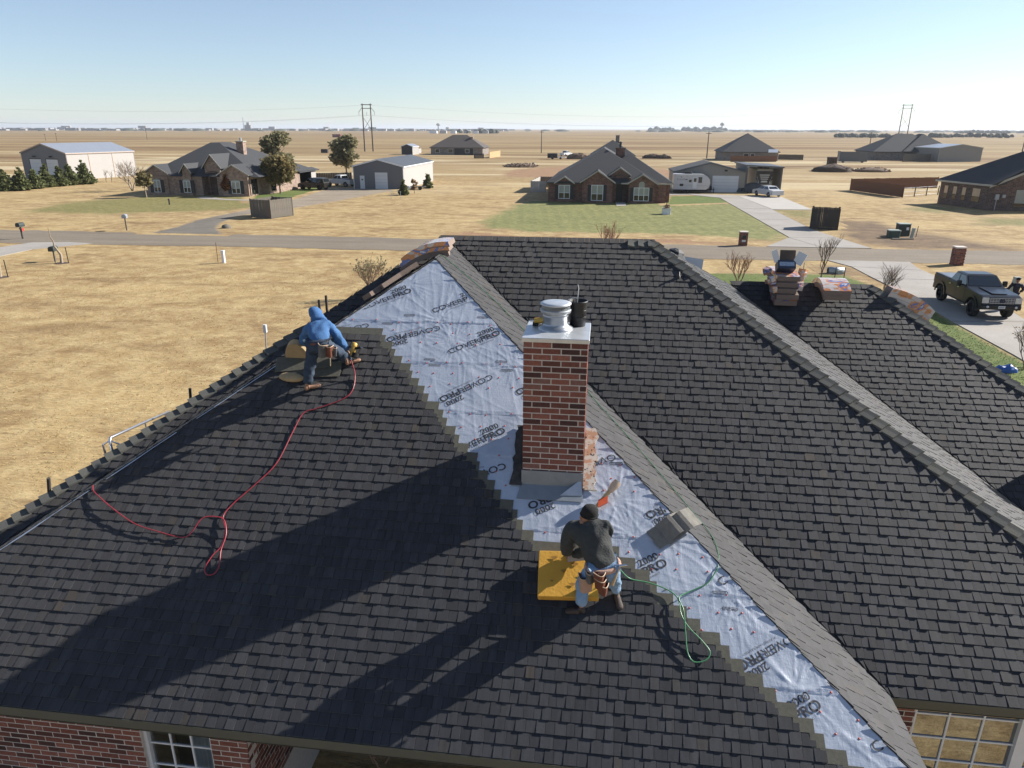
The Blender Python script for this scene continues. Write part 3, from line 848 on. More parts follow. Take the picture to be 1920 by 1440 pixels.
M_lawn_g = patch_mat('lawn_fresh', grass_build((.075, .115, .025), (.13, .165, .04), (.21, .20, .08), .0, .5), .25, .5, 1.5)
def dirt_build(t, p, fine):
    n = t.noise(t.mapping(p, (.5, .9, 1)), 1.0, 5, .7)
    return t.mix(1.0, t.mix(t.ramp(n, [(.3, 0.), (.7, 1.)]), (.20, .115, .062), (.36, .225, .125)), t.ramp(fine, [(.25, .5), (.5, 1.0), (.8, 1.3)]), 'MULTIPLY')
def dirt_dark(t, p, fine):
    n = t.noise(t.mapping(p, (.5, .9, 1)), 1.0, 5, .7)
    return t.mix(1.0, t.mix(t.ramp(n, [(.3, 0.), (.7, 1.)]), (.095, .066, .045), (.24, .16, .088)), t.ramp(fine, [(.25, .4), (.5, 1.0), (.8, 1.3)]), 'MULTIPLY')
M_dirt = patch_mat('bare_soil', dirt_build, .9, 2.2, .5); M_dirt_d = patch_mat('churned_soil', dirt_dark, 1.2, 3.0, .45, bump=.8)

soft_sheet('bare_soil', G2([(820, 446), (900, 428), (1100, 430), (1350, 438), (1470, 446), (1440, 458), (1100, 456), (840, 450)]), .004, M_dirt, 1.0, 3)
soft_sheet('churned_soil', G2([(1560, 415), (1640, 416), (1680, 428), (1800, 448), (1920, 470), (1720, 468), (1630, 460), (1580, 440)]), .004, M_dirt_d, 1.0, 4)
soft_sheet('ploughed_strip', G2([(960, 318), (1100, 310), (1250, 318), (1340, 328), (1300, 336), (1100, 338), (940, 330)]), .004, M_dirt, 2.5, 4)
soft_sheet('lawn', G2([(45, 396), (140, 378), (300, 368), (470, 366), (560, 352), (600, 350), (590, 366), (470, 392), (330, 398), (160, 402)]), .008, M_lawn_l, 1.0, 4)
soft_sheet('lawn', G2([(480, 366), (545, 352), (612, 352), (570, 368), (520, 378), (470, 380)]), .012, M_lawn_g, .7, 1)
soft_sheet('lawn', G2([(905, 414), (985, 378), (1250, 374), (1330, 372), (1372, 380), (1478, 440), (1455, 452), (1300, 440), (1000, 434), (915, 426)]), .008, M_lawn, .9, 3)
soft_sheet('lawn', G2([(1258, 368), (1345, 367), (1366, 380), (1250, 384)]), .012, M_lawn_g, .6, 1)
soft_sheet('lawn', G2([(1450, 394), (1525, 394), (1535, 425)]), .008, M_lawn_l, .8, 2)
soft_sheet('lawn', G2([(1720, 386), (1800, 392), (1760, 399), (1705, 394)]), .008, M_lawn_l, 1.0, 2)
soft_sheet('lawn', G2([(1830, 408), (1990, 414), (1990, 426), (1850, 422)]), .008, M_lawn_l, 1.0, 2)
soft_sheet('lawn', G2([(1060, 517), (1350, 513), (1500, 514), (1580, 516), (1640, 540), (1660, 548), (1716, 563), (1786, 607), (1902, 670), (2060, 757), (2300, 1000), (1400, 900), (1060, 700)]), .008, M_lawn_g, .5, .6)
soft_sheet('churned_soil', G2([(1545, 497), (1595, 502), (1620, 514), (1570, 514), (1540, 508)]), .012, M_dirt_d, .5, .5)

M_road, t = newmat('asphalt', .9, 0, .3)
p = wpos(t); n1 = t.noise(t.mapping(p, (.08, .9, 1)), 1.0, 4, .6); n2 = t.noise(p, 9, 4, .7); n3 = t.noise(p, .5, 4)
c = t.mix(t.ramp(n1, [(.3, 0.), (.7, 1.)]), (.165, .135, .100), (.215, .18, .135)); c = t.mix(t.ramp(n3, [(.5, 0.), (.75, .5)]), c, (.235, .195, .15))
t.l.new(t.mix(1.0, c, t.ramp(n2, [(.3, .8), (.7, 1.2)]), 'MULTIPLY'), t.p.inputs['Base Color']); t.l.new(t.bump(n2, .3, .01), t.p.inputs['Normal'])
far_e = [(0, 431), (480, 440.5), (761, 447), (1260, 459), (1635, 467), (1920, 471.5)]; near_e = [(0, 455), (480, 463.5), (750, 470), (1340, 486), (1700, 492.5), (1920, 497)]
fe, ne = G2(far_e), G2(near_e)
def ext(e): 
    a, b = Vector(e[0]), Vector(e[1]); c_, d = Vector(e[-2]), Vector(e[-1])
    return [tuple(a + (a - b).normalized() * 300)] + list(e) + [tuple(d + (d - c_).normalized() * 300)]
fe, ne = ext(fe), ext(ne)
rnd = random.Random(9)
def densify(e, step=1.2, jag=.22):
    out = []
    for a, b in zip(e[:-1], e[1:]):
        a, b = Vector(a), Vector(b); L = (b - a).length; n = max(1, int(min(L, 140) / step))
        for k in range(n): q = a.lerp(b, k / n); out.append((q.x, q.y + rnd.uniform(-jag, jag)))
    out.append(tuple(e[-1])); return out
fe, ne = densify(fe), densify(ne)
mb = MB(); mb.add([(x, y, .016) for x, y in ne + fe[::-1]], [tuple(range(len(ne) + len(fe)))]); mb.build('road', M_road, kind='structure')
M_conc, t = newmat('concrete', .85, 0, .3)
p = wpos(t); n1 = t.noise(p, .35, 5, .6); n2 = t.noise(p, 12, 4, .7)
t.l.new(t.mix(1.0, t.mix(t.ramp(n1, [(.3, 0.), (.7, 1.)]), (.285, .262, .232), (.36, .333, .298)), t.ramp(n2, [(.3, .88), (.7, 1.1)]), 'MULTIPLY'), t.p.inputs['Base Color'])
M_conc_w = mat('concrete_new', (.43, .40, .36), (.385, .36, .32), .4, .85)
def slab(name, pts, z, h, m, joints=()):
    P = [Vector((*q, z)) for q in G2(pts)]
    mb = MB(); mb.prism(P, (0, 0, h)); return mb.build(name, m, kind='structure')
slab('driveway', [(1240, 362.5), (1300, 364), (1466, 370), (1524, 394), (1448, 393.5), (1526, 432), (1572, 447), (1634, 466.3), (1437, 463), (1480, 446), (1350, 371.5), (1292, 365.5), (1240, 367)], 0, .05, M_conc)
slab('driveway_pad', [(1385, 368.5), (1466, 370.3), (1523, 393.8), (1449, 393.3)], .05, .006, M_conc_w)
slab('driveway', [(1551, 488.5), (1597, 501), (1631, 519), (1714, 560), (1785, 604), (1901, 667), (2000, 725), (2110, 690), (2000, 645), (1920, 600), (1860, 562), (1755, 519), (1721, 504), (1706, 492.2)], 0, .045, M_conc)
slab('driveway', [(-90, 497), (0, 481), (60, 468), (175, 456.5), (130, 454.5), (60, 455), (0, 464), (-90, 474)], 0, .03, M_conc)
slab('walkway', [(1154, 380), (1172, 380), (1174, 386), (1156, 386.5)], 0, .05, M_conc_w)
slab('walkway', [(368, 370), (385, 368.5), (420, 373), (500, 376), (500, 377.5), (415, 375), (375, 372.5)], 0, .03, M_conc)
M_joint = mat('expansion_joint', (.16, .145, .125), (.12, .11, .095), 3, .9)
def joint(a, b, z=.0525, w=.06):
    a, b = Vector((*ground(*a)[:2], z)), Vector((*ground(*b)[:2], z)); d = (b - a).normalized(); n = Vector((-d.y, d.x, 0)) * w / 2
    mb = MB(); mb.prism([a - n, b - n, b + n, a + n], (0, 0, .004)); mb.build('expansion_joint', M_joint, kind='structure')
for a, b in (((1478, 446), (1545, 466)), ((1480, 446), (1571, 447)), ((1420, 412), (1482, 412)), ((1450, 431), (1523, 431)), ((1385, 391), (1445, 392)), ((1386, 369), (1448, 393.4)), ((1345, 371), (1386, 369))): joint(a, b)
for a, b in (((1597, 501), (1728, 508)), ((1640, 523), (1768, 526)), ((1714, 560), (1850, 559)), ((1785, 604), (1925, 604)), ((1655, 492), (1690, 545))): joint(a, b, .0475, .05)
def gravel_build(t, p, fine):
    n = t.noise(t.mapping(p, (.3, .5, 1)), 1.0, 5, .7)
    sep = t.new('ShaderNodeSeparateXYZ'); t.l.new(p, sep.inputs[0])
    g = t.mix(t.ramp(n, [(.3, 0.), (.7, 1.)]), (.215, .175, .13), (.33, .275, .205))
    a = t.mix(t.ramp(n, [(.3, 0.), (.7, 1.)]), (.125, .112, .095), (.19, .17, .14))
    g = t.mix(t.ramp(t.math('DIVIDE', sep.outputs['Y'], 200.0), [(.36, 0.), (.42, 1.)]), a, g)
    return t.mix(1.0, g, t.ramp(fine, [(.25, .75), (.5, 1.0), (.8, 1.15)]), 'MULTIPLY')
M_gravel = patch_mat('gravel_drive', gravel_build, .25, .5, 1.0)
soft_sheet('gravel_drive', G2([(283, 437), (330, 427), (370, 413), (467, 393), (545, 376), (610, 356), (660, 352), (735, 353), (735, 358), (627, 378), (523, 395), (445, 405), (412, 418), (405, 428), (416, 440)]), .020, M_gravel, .6, 1)

# dry tufts that break up the field nearest the house
M_tuft = tintmat('dry_tuft', [(0, (.30, .19, .085)), (.4, (.44, .31, .14)), (.8, (.56, .43, .23)), (1, (.34, .27, .11))], 'tint', .95, 3, .15, bump=.0)
rt = random.Random(21); V, F, T = [], [], []
road_near = ne
def add_tuft(x, y, s):
    tn = rt.random()
    for k in range(3):
        a = rt.uniform(0, math.tau); l = s * rt.uniform(.5, 1.1); lean = rt.uniform(.6, 1.6) * s; w = s * .22
        b = len(V); dx, dy = math.cos(a), math.sin(a)
        V.extend([(x - dy * w, y + dx * w, .0), (x + dy * w, y - dx * w, .0), (x + dx * lean, y + dy * lean, l)])
        F.append((b, b + 1, b + 2)); T.append(min(.99, max(.01, tn + rt.uniform(-.1, .1))))
n_t = 0
while n_t < 42000:
    x, y = rt.uniform(-48, -9.8), 5 + 44 * rt.random() ** 1.0
    if y > 47: continue
    if noise.noise((x * .35, y * .5, 3)) < rt.uniform(-.6, .3): continue
    add_tuft(x, y, rt.uniform(.022, .055)); n_t += 1
n_t = 0
while n_t < 3500:
    x, y = rt.uniform(-9.5, 32), rt.uniform(43, 49.5)
    if project((x, y, 0))[1] < 498 - 6 * (x < 0): continue
    if 17.0 < x < 25 : continue
    add_tuft(x, y, rt.uniform(.03, .06)); n_t += 1
def flush(name, label, m):
    me = bpy.data.meshes.new(name); me.from_pydata(V, [], F); me.materials.append(m)
    a = me.attributes.new('tint', 'FLOAT', 'FACE'); a.data.foreach_set('value', T)
    tag(link(bpy.data.objects.new(name, me)), label, 'grass', None, 'stuff'); V.clear(); F.clear(); T.clear()
flush('dry_grass_tufts', 'short dry grass tufts over the tan fields around the house', M_tuft)
M_blade = tintmat('lawn_blade', [(0, (.055, .085, .018)), (.5, (.11, .15, .035)), (.85, (.20, .21, .065)), (1, (.34, .28, .12))], 'tint', .9, 3, .2, bump=.0)
near_lawn = G2([(1060, 517), (1350, 513), (1500, 514), (1580, 516), (1640, 540), (1660, 548), (1716, 563), (1786, 607), (1902, 670), (2060, 757), (2300, 1000), (1400, 900), (1060, 700)])
cand = np.c_[np.random.uniform(6, 30, 90000), np.random.uniform(16, 47, 90000)]; cand = cand[inside_dist(cand, near_lawn) > .05]
for x, y in cand[:26000]: add_tuft(float(x), float(y), rt.uniform(.03, .065))
flush('lawn_blades', 'green grass blades of the near lawn strip beside the driveway', M_blade)
# ------------------------------------------------------------------ neighbouring buildings
M_roof_c = mat('asphalt_roof_charcoal', (.050, .052, .056), (.034, .035, .038), 5, .85, bump=.4, stretch=(1, 3, 3), bdist=.02)
M_roof_b = mat('asphalt_roof_brown', (.095, .080, .070), (.065, .055, .050), 5, .85, bump=.4, stretch=(1, 3, 3), bdist=.02)
def brickmat(name, a, b, m_):
    if name in MATS: return MATS[name]
    m, t = newmat(name, .85, 0, .3)
    br = t.new('ShaderNodeTexBrick'); br.inputs['Scale'].default_value = 1.0
    br.inputs['Brick Width'].default_value = .42; br.inputs['Row Height'].default_value = .16; br.inputs['Mortar Size'].default_value = .014
    br.inputs['Color1'].default_value = (*a, 1); br.inputs['Color2'].default_value = (*b, 1); br.inputs['Mortar'].default_value = (*m_, 1)
    co = objco(t); sep = t.new('ShaderNodeSeparateXYZ'); t.l.new(co, sep.inputs[0])
    cb = t.new('ShaderNodeCombineXYZ'); t.l.new(t.math('ADD', sep.outputs['X'], sep.outputs['Y']), cb.inputs['X']); t.l.new(sep.outputs['Z'], cb.inputs['Y'])
    t.l.new(cb.outputs[0], br.inputs['Vector'])
    n = t.noise(co, 2.2, 4, .65)
    t.l.new(t.mix(1.0, br.outputs['Color'], t.ramp(n, [(.3, .72), (.7, 1.3)]), 'MULTIPLY'), t.p.inputs['Base Color'])
    return m
M_br_red = brickmat('brick_red_brown', (.19, .085, .062), (.10, .05, .04), (.21, .18, .15))
M_br_tan = brickmat('brick_tan', (.30, .20, .15), (.19, .125, .095), (.34, .30, .26))
M_br_dk = brickmat('brick_dark', (.14, .085, .068), (.085, .055, .046), (.19, .165, .145))
M_br_grey = brickmat('brick_grey_tan', (.22, .19, .165), (.15, .125, .11), (.25, .23, .21))
M_trim = mat('trim_cream', (.42, .40, .34), (.36, .34, .29), 3, .6)
M_shut = mat('shutter_black', (.016, .017, .02), (.012, .012, .014), 4, .5)
M_blind = mat('window_blind', (.33, .34, .29), (.28, .29, .25), 3, .5)
M_pane = MATS['dark_glass']
M_door = mat('door_dark', (.018, .016, .018), (.012, .011, .012), 5, .5)
def win_mat_ribbed(name, a, b, metal=0.0, rough=.5, per=3.2):
    if name in MATS: return MATS[name]
    m, t = newmat(name, rough, metal)
    co = objco(t); w = t.new('ShaderNodeTexWave', wave_type='BANDS', bands_direction='X'); w.inputs['Scale'].default_value = per / 2
    sep = t.new('ShaderNodeSeparateXYZ'); t.l.new(co, sep.inputs[0]); cb = t.new('ShaderNodeCombineXYZ')
    t.l.new(t.math('ADD', sep.outputs['X'], sep.outputs['Y']), cb.inputs['X']); t.l.new(cb.outputs[0], w.inputs['Vector'])
    t.l.new(t.mix(t.noise(co, .8, 4), a, b), t.p.inputs['Base Color']); t.l.new(t.bump(w.outputs['Fac'], .5, .03), t.p.inputs['Normal'])
    return m
M_metal_grey = win_mat_ribbed('siding_slate', (.125, .13, .145), (.11, .115, .13))
M_metal_white = win_mat_ribbed('siding_white', (.40, .38, .36), (.36, .34, .32))
M_metal_taupe = win_mat_ribbed('siding_taupe', (.25, .235, .21), (.21, .20, .18))
M_roof_m = win_mat_ribbed('roof_galvalume', (.48, .51, .55), (.42, .45, .50), .55, .38, 2.2)
M_roof_md = win_mat_ribbed('roof_dark_metal', (.12, .125, .13), (.10, .105, .11), .3, .45, 2.2)
M_gdoor = mat('garage_door_white', (.60, .62, .64), (.54, .56, .58), .6, .5)
M_trim_t = mat('trim_tan', (.42, .33, .27), (.36, .28, .23), 2, .6)
M_cedar = mat('cedar_red_brown', (.20, .090, .045), (.13, .058, .032), 2.2, .85, stretch=(4, 4, .6), bump=.3)
M_cedar_l = mat('cedar_new', (.52, .33, .17), (.42, .25, .12), 2.2, .85, stretch=(4, 4, .6), bump=.3)
M_wood_g = mat('wood_weathered', (.155, .135, .11), (.10, .088, .072), 2.6, .9, stretch=(4, 4, .6), bump=.3)
M_wood_d = mat('wood_dark_weathered', (.060, .052, .047), (.035, .031, .03), 2.6, .9, stretch=(4, 4, .6), bump=.3)
M_white_v = MATS['white_vinyl']

class Bld:
    """a building: an Empty at its base and parts given in world coordinates"""
    def __init__(s, name, label, cat, loc, group=None, rz=0.0):
        s.t = thing(name, label, cat, loc, rz, group); s.o = Matrix.Translation(Vector(loc)) @ Matrix.Rotation(rz, 4, 'Z'); s.i = s.o.inverted()
    def part(s, mb, name, m, parent=None, local=False, kind=None):
        if not local: mb.v = [tuple(s.i @ Vector(v)) for v in mb.v]
        return mb.build(name, m, parent or s.t, kind)
def hip_roof(x0, x1, y0, y1, z, run_slope, over=.45, thick=.16):
    """closed hip roof over a rectangle, eaves at z"""
    x0, x1, y0, y1 = x0 - over, x1 + over, y0 - over, y1 + over
    w = min(x1 - x0, y1 - y0) / 2; zt = z + w * run_slope
    if x1 - x0 >= y1 - y0: a, b = (x0 + w, (y0 + y1) / 2, zt), (x1 - w, (y0 + y1) / 2, zt)
    else: a, b = ((x0 + x1) / 2, y0 + w, zt), ((x0 + x1) / 2, y1 - w, zt)
    c = [(x0, y0, z), (x1, y0, z), (x1, y1, z), (x0, y1, z)]; d = [(x, y, z - thick) for x, y, _ in c]
    mb = MB()
    if x1 - x0 >= y1 - y0: f = [(0, 1, 5, 4), (1, 2, 5), (2, 3, 4, 5), (3, 0, 4)]
    else: f = [(0, 1, 4), (1, 2, 5, 4), (2, 3, 5), (3, 0, 4, 5)]
    n = [(6, 7, 1, 0), (7, 8, 2, 1), (8, 9, 3, 2), (9, 6, 0, 3), (9, 8, 7, 6)]
    mb.add(c + [a, b] + d, [q for q in f] + n)
    return mb
def gable_roof(xl, xr, za, ze, yf, yb, over=.3, thick=.12):
    """two slopes with the ridge running back from yf to yb"""
    xm = (xl + xr) / 2; k = (za - ze) / (xm - xl); e0 = ze - over * k
    pts = [(xl - over, yf, e0), (xm, yf, za), (xr + over, yf, e0), (xr + over, yf, e0 - thick), (xm, yf, za - thick), (xl - over, yf, e0 - thick)]
    mb = MB(); mb.prism(pts, (0, yb - yf, 0)); return mb
def rake_trim(xl, xr, za, ze, yf, over=.3, w=.16, t=.03):
    xm = (xl + xr) / 2; k = (za - ze) / (xm - xl); e0 = ze - over * k; mb = MB()
    for sgn, xe in ((-1, xl - over), (1, xr + over)):
        mb.prism([(xe, yf, e0 + .012), (xm, yf, za + .012), (xm, yf, za - w), (xe, yf, e0 - w)], (0, -t, 0))
    return mb
def gable_wall(xl, xr, za, ze, y, zb=0, th=.25):
    xm = (xl + xr) / 2; mb = MB(); mb.prism([(xl, y, zb), (xr, y, zb), (xr, y, ze - .05), (xm, y, za - .12), (xl, y, ze - .05)], (0, th, 0)); return mb
def house_window(b, x0, x1, z0, z1, y, mull=1, shutters=.0, arch=0.0, blind=.55, muntin_rows=0, side=None):
    """window on a front wall at y (looking towards -Y)"""
    f = MB(); w = .07
    for q in ((x0, x0 + w, z0, z1), (x1 - w, x1, z0, z1), (x0 + w, x1 - w, z0, z0 + w), (x0 + w, x1 - w, z1 - w, z1)): f.lim(q[0], q[1], y - .05, y + .04, q[2], q[3])
    for k in range(1, mull + 1):
        xx = x0 + (x1 - x0) * k / (mull + 1); f.lim(xx - .04, xx + .04, y - .048, y + .04, z0 + w, z1 - w)
    f.lim(x0 + w, x1 - w, y - .044, y + .04, z0 + (z1 - z0) * .42, z0 + (z1 - z0) * .42 + .05)
    wo_ = b.part(f, 'window', M_white_v)
    b.part(MB().lim(x0 + .02, x1 - .02, y - .02, y - .006, z0 + .02, z0 + (z1 - z0) * .44), 'pane', M_pane, wo_)
    b.part(MB().lim(x0 + .02, x1 - .02, y - .02, y - .006, z0 + (z1 - z0) * .44 + .002, z1 - .02), 'blind', M_blind, wo_)
    if arch:
        n = 12; xm = (x0 + x1) / 2; r = (x1 - x0) / 2
        b.part(MB().prism([(xm + r * math.cos(i * math.pi / n), y - .02, z1 + .002 + arch * math.sin(i * math.pi / n)) for i in range(n + 1)], (0, .015, 0)), 'arched_pane', M_blind, wo_)
    if shutters:
        for a, c in ((x0 - shutters - .03, x0 - .03), (x1 + .03, x1 + shutters + .03)):
            sm = MB(); sm.lim(a, c, y - .06, y + .03, z0 - .02, z1 + arch * .3)
            for k in range(10): sm.lim(a + .05, c - .05, y - .072, y - .06, z0 + .1 + (z1 - z0 - .2) * k / 10, z0 + .1 + (z1 - z0 - .2) * k / 10 + .08)
            b.part(sm, 'shutter', M_shut)
    return wo_
def X(px, py, y): return at_y(px, py, y).x
def Z(px, py, y): return at_y(px, py, y).z

# ---- house straight across the road
yf = 97.6
b = Bld('brick_house', 'brick house with nested dark hips and four front gables behind the striped green lawn', 'house', (0, yf + 6, 0)); hc = b
xw0, xw1 = X(1027, 362, yf), X(1248, 362, yf + 1)
ze = 2.55
b.part(MB().lim(xw0, X(1155, 362, yf), yf + .6, yf + 14, 0, ze - .02).lim(X(1155, 362, yf) + .0, X(1183, 362, yf), yf + 2.4, yf + 14, 0, ze - .025).lim(X(1183, 362, yf), xw1, yf + .6, yf + 14, 0, ze - .02), 'wall', M_br_red)
def gb(xl, xa, xr, py_a, py_e, y, depth, wall=None, zb=0, roofm=M_roof_c, over=.35):
    """gable from pixel columns; symmetrical about its apex"""
    cx = X(xa, py_a, y); h = (X(xr, py_e, y) - X(xl, py_e, y)) / 2; za, ze_ = Z(xa, py_a, y), Z(xa, py_e, y)
    b.part(gable_wall(cx - h + over, cx + h - over, za, ze_ + over * (za - ze_) / h, y + .3, zb), 'gable_wall', wall or M_br_red)
    b.part(gable_roof(cx - h + over, cx + h - over, za, ze_ + over * (za - ze_) / h, y, y + depth, over), 'gable_roof', roofm)
    b.part(rake_trim(cx - h + over, cx + h - over, za, ze_ + over * (za - ze_) / h, y, over), 'rake_trim', M_trim)
    return cx, h, za, ze_
def hipc(pxa, pya, pxl, pxr, yfront, ylen, ze=ze, m=M_roof_c, over=.0):
    """hip whose front apex shows at (pxa,pya) and whose eaves run between pixel columns"""
    xl, xr = X(pxl, 345, yfront), X(pxr, 345, yfront); w = (xr - xl) / 2
    za = Z(pxa, pya, yfront + w); b.part(hip_roof(xl, xr, yfront, yfront + ylen, ze, (za - ze) / w, 0), 'roof', m); return xl, xr, za
hipc(1131, 277.5, 1025, 1237, yf + .2, 24)
xlR, xrR = X(1100, 345, yf + 1.2), X(1262, 345, yf + 1.2)
b.part(hip_roof(xlR, xrR, yf + 1.2, yf + 12.5, ze, (Z(1173, 287, yf + 6.8) - ze) / 5.65, 0), 'roof', M_roof_c)
hipc(1096, 298.5, 1024.5, 1165, yf + .1, 13)
gb(1041, 1058.5, 1080, 330.5, 343, yf, 3.5); gb(1088, 1121.5, 1155, 319.5, 342, yf - .6, 6.0)
cx_e, h_e, _, _ = gb(1143, 1163.6, 1186, 313.5, 328.5, yf + .8, 4.5, zb=2.9); gb(1177, 1206, 1235.5, 326.5, 344.5, yf - .3, 5.0)
# entry: dark recess with arch, door and side light
b.part(MB().lim(cx_e - 1.25, cx_e + 1.25, yf + 2.2, yf + 2.38, 0, 3.4), 'entry_wall', M_br_dk)
b.part(MB().lim(cx_e - .55, cx_e + .45, yf + 2.1, yf + 2.195, .1, 2.3), 'door', M_door)
n = 14; am = MB()
for i in range(n):
    a0, a1 = math.pi * i / n, math.pi * (i + 1) / n
    am.prism([(cx_e + 1.15 * math.cos(a), yf + 1.02, 2.55 + .75 * math.sin(a)) for a in (a0, a1)] + [(cx_e + 1.4 * math.cos(a), yf + 1.02, 2.55 + 1.0 * math.sin(a)) for a in (a1, a0)], (0, .2, 0))
b.part(am, 'entry_arch', M_br_dk)
b.part(MB().lim(cx_e - 1.42, cx_e - 1.12, yf + .6, yf + 2.2, 0, 3.2).lim(cx_e + 1.12, cx_e + 1.42, yf + .6, yf + 2.2, 0, 3.2), 'entry_pier', M_br_red)
wy = yf + .3
house_window(b, X(1047.5, 345, wy), X(1069, 345, wy), .45, 2.2, wy, 1, .42); house_window(b, X(1109, 345, wy - .6), X(1131.5, 345, wy - .6), .3, 2.3, wy - .6, 1, .42)
house_window(b, X(1189, 345, wy - .3), X(1218, 345, wy - .3), .3, 2.0, wy - .3, 2, .42)
n = 12; xm = X(1203.5, 345, wy - .3)
b.part(MB().prism([(xm - .38, wy - .33, 1.98)] + [(xm - .38 * math.cos(i * math.pi / n), wy - .33, 2.45 + .3 * math.sin(i * math.pi / n)) for i in range(n + 1)] + [(xm + .38, wy - .33, 1.98)], (0, .02, 0)), 'arched_pane', M_blind)
for a0_, a1_, zb_ in ((xw0 - .3, X(1090, 345, yf), ze), (X(1152, 345, yf), X(1180, 345, yf), ze), (X(1232, 345, yf), xrR, ze)): b.part(MB().lim(a0_, a1_, yf + .17, yf + .2, zb_ - .17, zb_ + .01), 'fascia', M_trim)
cxk, cyk = X(1163, 285, yf + 7.5), yf + 7.5
ck = b.part(MB().lim(cxk - .62, cxk + .62, cyk, cyk + .8, 4.2, Z(1163, 278.5, cyk)), 'chimney', M_br_red); zk = Z(1163, 278.5, cyk)
b.part(MB().lim(cxk - .75, cxk + .75, cyk - .1, cyk + .9, zk, zk + .12), 'chimney_cap', M_br_dk, ck); b.part(MB().tube([(cxk, cyk + .4, zk + .12), (cxk, cyk + .4, zk + .75)], .17, 10).lathe([(.17, .62), (.3, .66), (.3, .72), (.0, .82)], 10, (cxk, cyk + .4, zk + .1)), 'flue', M_door, ck)
xp = X(1251, 375, yf + 1.5); b.part(MB().lim(xp - .22, xp + .22, yf + 1.5, yf + 1.9, 0, ze - .16), 'porch_pillar', M_br_red)
b.part(MB().lim(X(1230, 362, yf + 3), xw1 + .9, yf + 5.6, yf + 5.8, 0, ze), 'porch_wall', M_br_red)

# planting bed shrubs at its right corner, weathered fence return at its left
def boards(b, a, c, h, m, w=.14, name='board', rails=True, z0=.04, post=None, limit=300, gap=.004, kind_joined=False):
    """a picket fence run from a to c in world space, every board a part of its own"""
    a, c = Vector((a[0], a[1], 0)), Vector((c[0], c[1], 0)); d = c - a; L = d.length; d.normalize(); ang = math.atan2(d.y, d.x)
    n = max(1, int(L / (w + gap))); base = MB(); base.box((0, 0, (z0 + h) / 2), (w, .022, h - z0)); me = base.mesh(name, m)
    rb = random.Random(int(L * 100))
    for k in range(n):
        p = a + d * ((k + .5) * L / n)
        o = bpy.data.objects.new(name, me); link(o, b.t)
        M = Matrix.Translation(p + Vector((0, 0, rb.uniform(-.02, .02)))) @ Matrix.Rotation(ang + rb.uniform(-.015, .015), 4, 'Z') @ Matrix.Rotation(rb.uniform(-.005, .005), 4, 'Y')
        o.matrix_local = b.i @ M
    if rails:
        nrm = Vector((-d.y, d.x, 0))
        r = MB()
        for z in (.35, h - .3): r.prism([a + nrm * .02 + Vector((0, 0, z)), c + nrm * .02 + Vector((0, 0, z)), c + nrm * .02 + Vector((0, 0, z + .09)), a + nrm * .02 + Vector((0, 0, z + .09))], nrm * .04)
        b.part(r, 'rail', m)
    pn = max(1, int(L / 2.4))
    for k in range(pn + 1):
        p = a + d * (L * k / pn) + Vector((-d.y, d.x, 0)) * .085
        b.part(MB().box(p + Vector((0, 0, h * .52)), (.09, .09, h * 1.04), Matrix.Rotation(ang, 3, 'Z')), 'post', m)
g0, g1 = ground(996, 361), ground(1024, 360)
b = Bld('wooden_fence', 'short weathered picket fence at the left corner of the brick house behind the green lawn', 'fence', (g0.x, g0.y, 0))
M_wood_p = mat('wood_pale', (.40, .385, .36), (.30, .285, .265), 2.2, .9, stretch=(4, 4, .6), bump=.3)
boards(b, (g0.x, g0.y), (g1.x, g0.y), 1.7, M_wood_p); boards(b, (g0.x, g0.y + .2), (g0.x + .4, g0.y + 11), 1.7, M_wood_p); boards(b, (g0.x + .5, g0.y + 11), (g1.x + 2, g0.y + 11), 1.7, M_wood_g)

# ---- house on the left
yf = 99.5
b = Bld('brick_house', 'tan brick house with steep dark roof and tall entry gable, left across the road', 'house', (-60, yf + 6, 0)); ze = 2.65; hl = b
x0, x1 = X(272, 345, yf), X(466, 345, yf)
b.part(MB().lim(x0, X(376, 345, yf), yf + .5, yf + 14, 0, ze).lim(X(376, 345, yf), X(404, 345, yf), yf + 2.2, yf + 14, 0, ze - .005).lim(X(404, 345, yf), x1, yf + .5, yf + 9, 0, ze - .01).lim(X(404, 345, yf), x1 + 1.2, yf + 4, yf + 20, 0, ze - .02), 'wall', M_br_tan)
gb(269, 287, 318, 308.4, 325, yf, 7, M_br_tan); gb(335, 344, 358.6, 306.7, 324, yf - .1, 5, M_br_tan)
cx_e, h_e, za_e, _ = gb(378, 392, 415, 289, 315, yf + .7, 7, M_br_tan, zb=3.1); gb(404.5, 433, 465.5, 308.4, 328, yf - .5, 8, M_br_tan)
w = (x1 + 1.6 - x0) / 2
rr = MB(); zt = Z(405, 267, yf + 10); xa_, xb2 = X(397.6, 267, yf + 10), X(414.4, 267, yf + 10)
c_ = [(x0 - .3, yf + .2, ze), (x1 + 1.6, yf + .2, ze), (x1 + 1.6, yf + 21, ze), (x0 - .3, yf + 21, ze)]; tp = [(xa_, yf + 9.5, zt), (xb2, yf + 9.5, zt), (xb2 + .0, yf + 13, zt), (xa_, yf + 13, zt)]
rr.add(c_ + tp, [(0, 1, 5, 4), (1, 2, 6, 5), (2, 3, 7, 6), (3, 0, 4, 7), (4, 5, 6, 7), (3, 2, 1, 0)]); b.part(rr, 'roof', M_roof_c)
b.part(hip_roof(X(300, 330, yf + 1), X(380, 330, yf + 1), yf + .8, yf + 14, ze, (Z(345, 296, yf + 5) - ze) / 5, .2), 'roof', M_roof_c)
for p0_, p1_ in ((288, 301), (343.5, 357), (433.5, 450)):
    yy = yf + .3 - (.5 if p0_ > 400 else 0.1 if p0_ > 340 else 0); house_window(b, X(p0_, 345, yy), X(p1_, 345, yy), .4, 2.05, yy, 1, .5, .25)
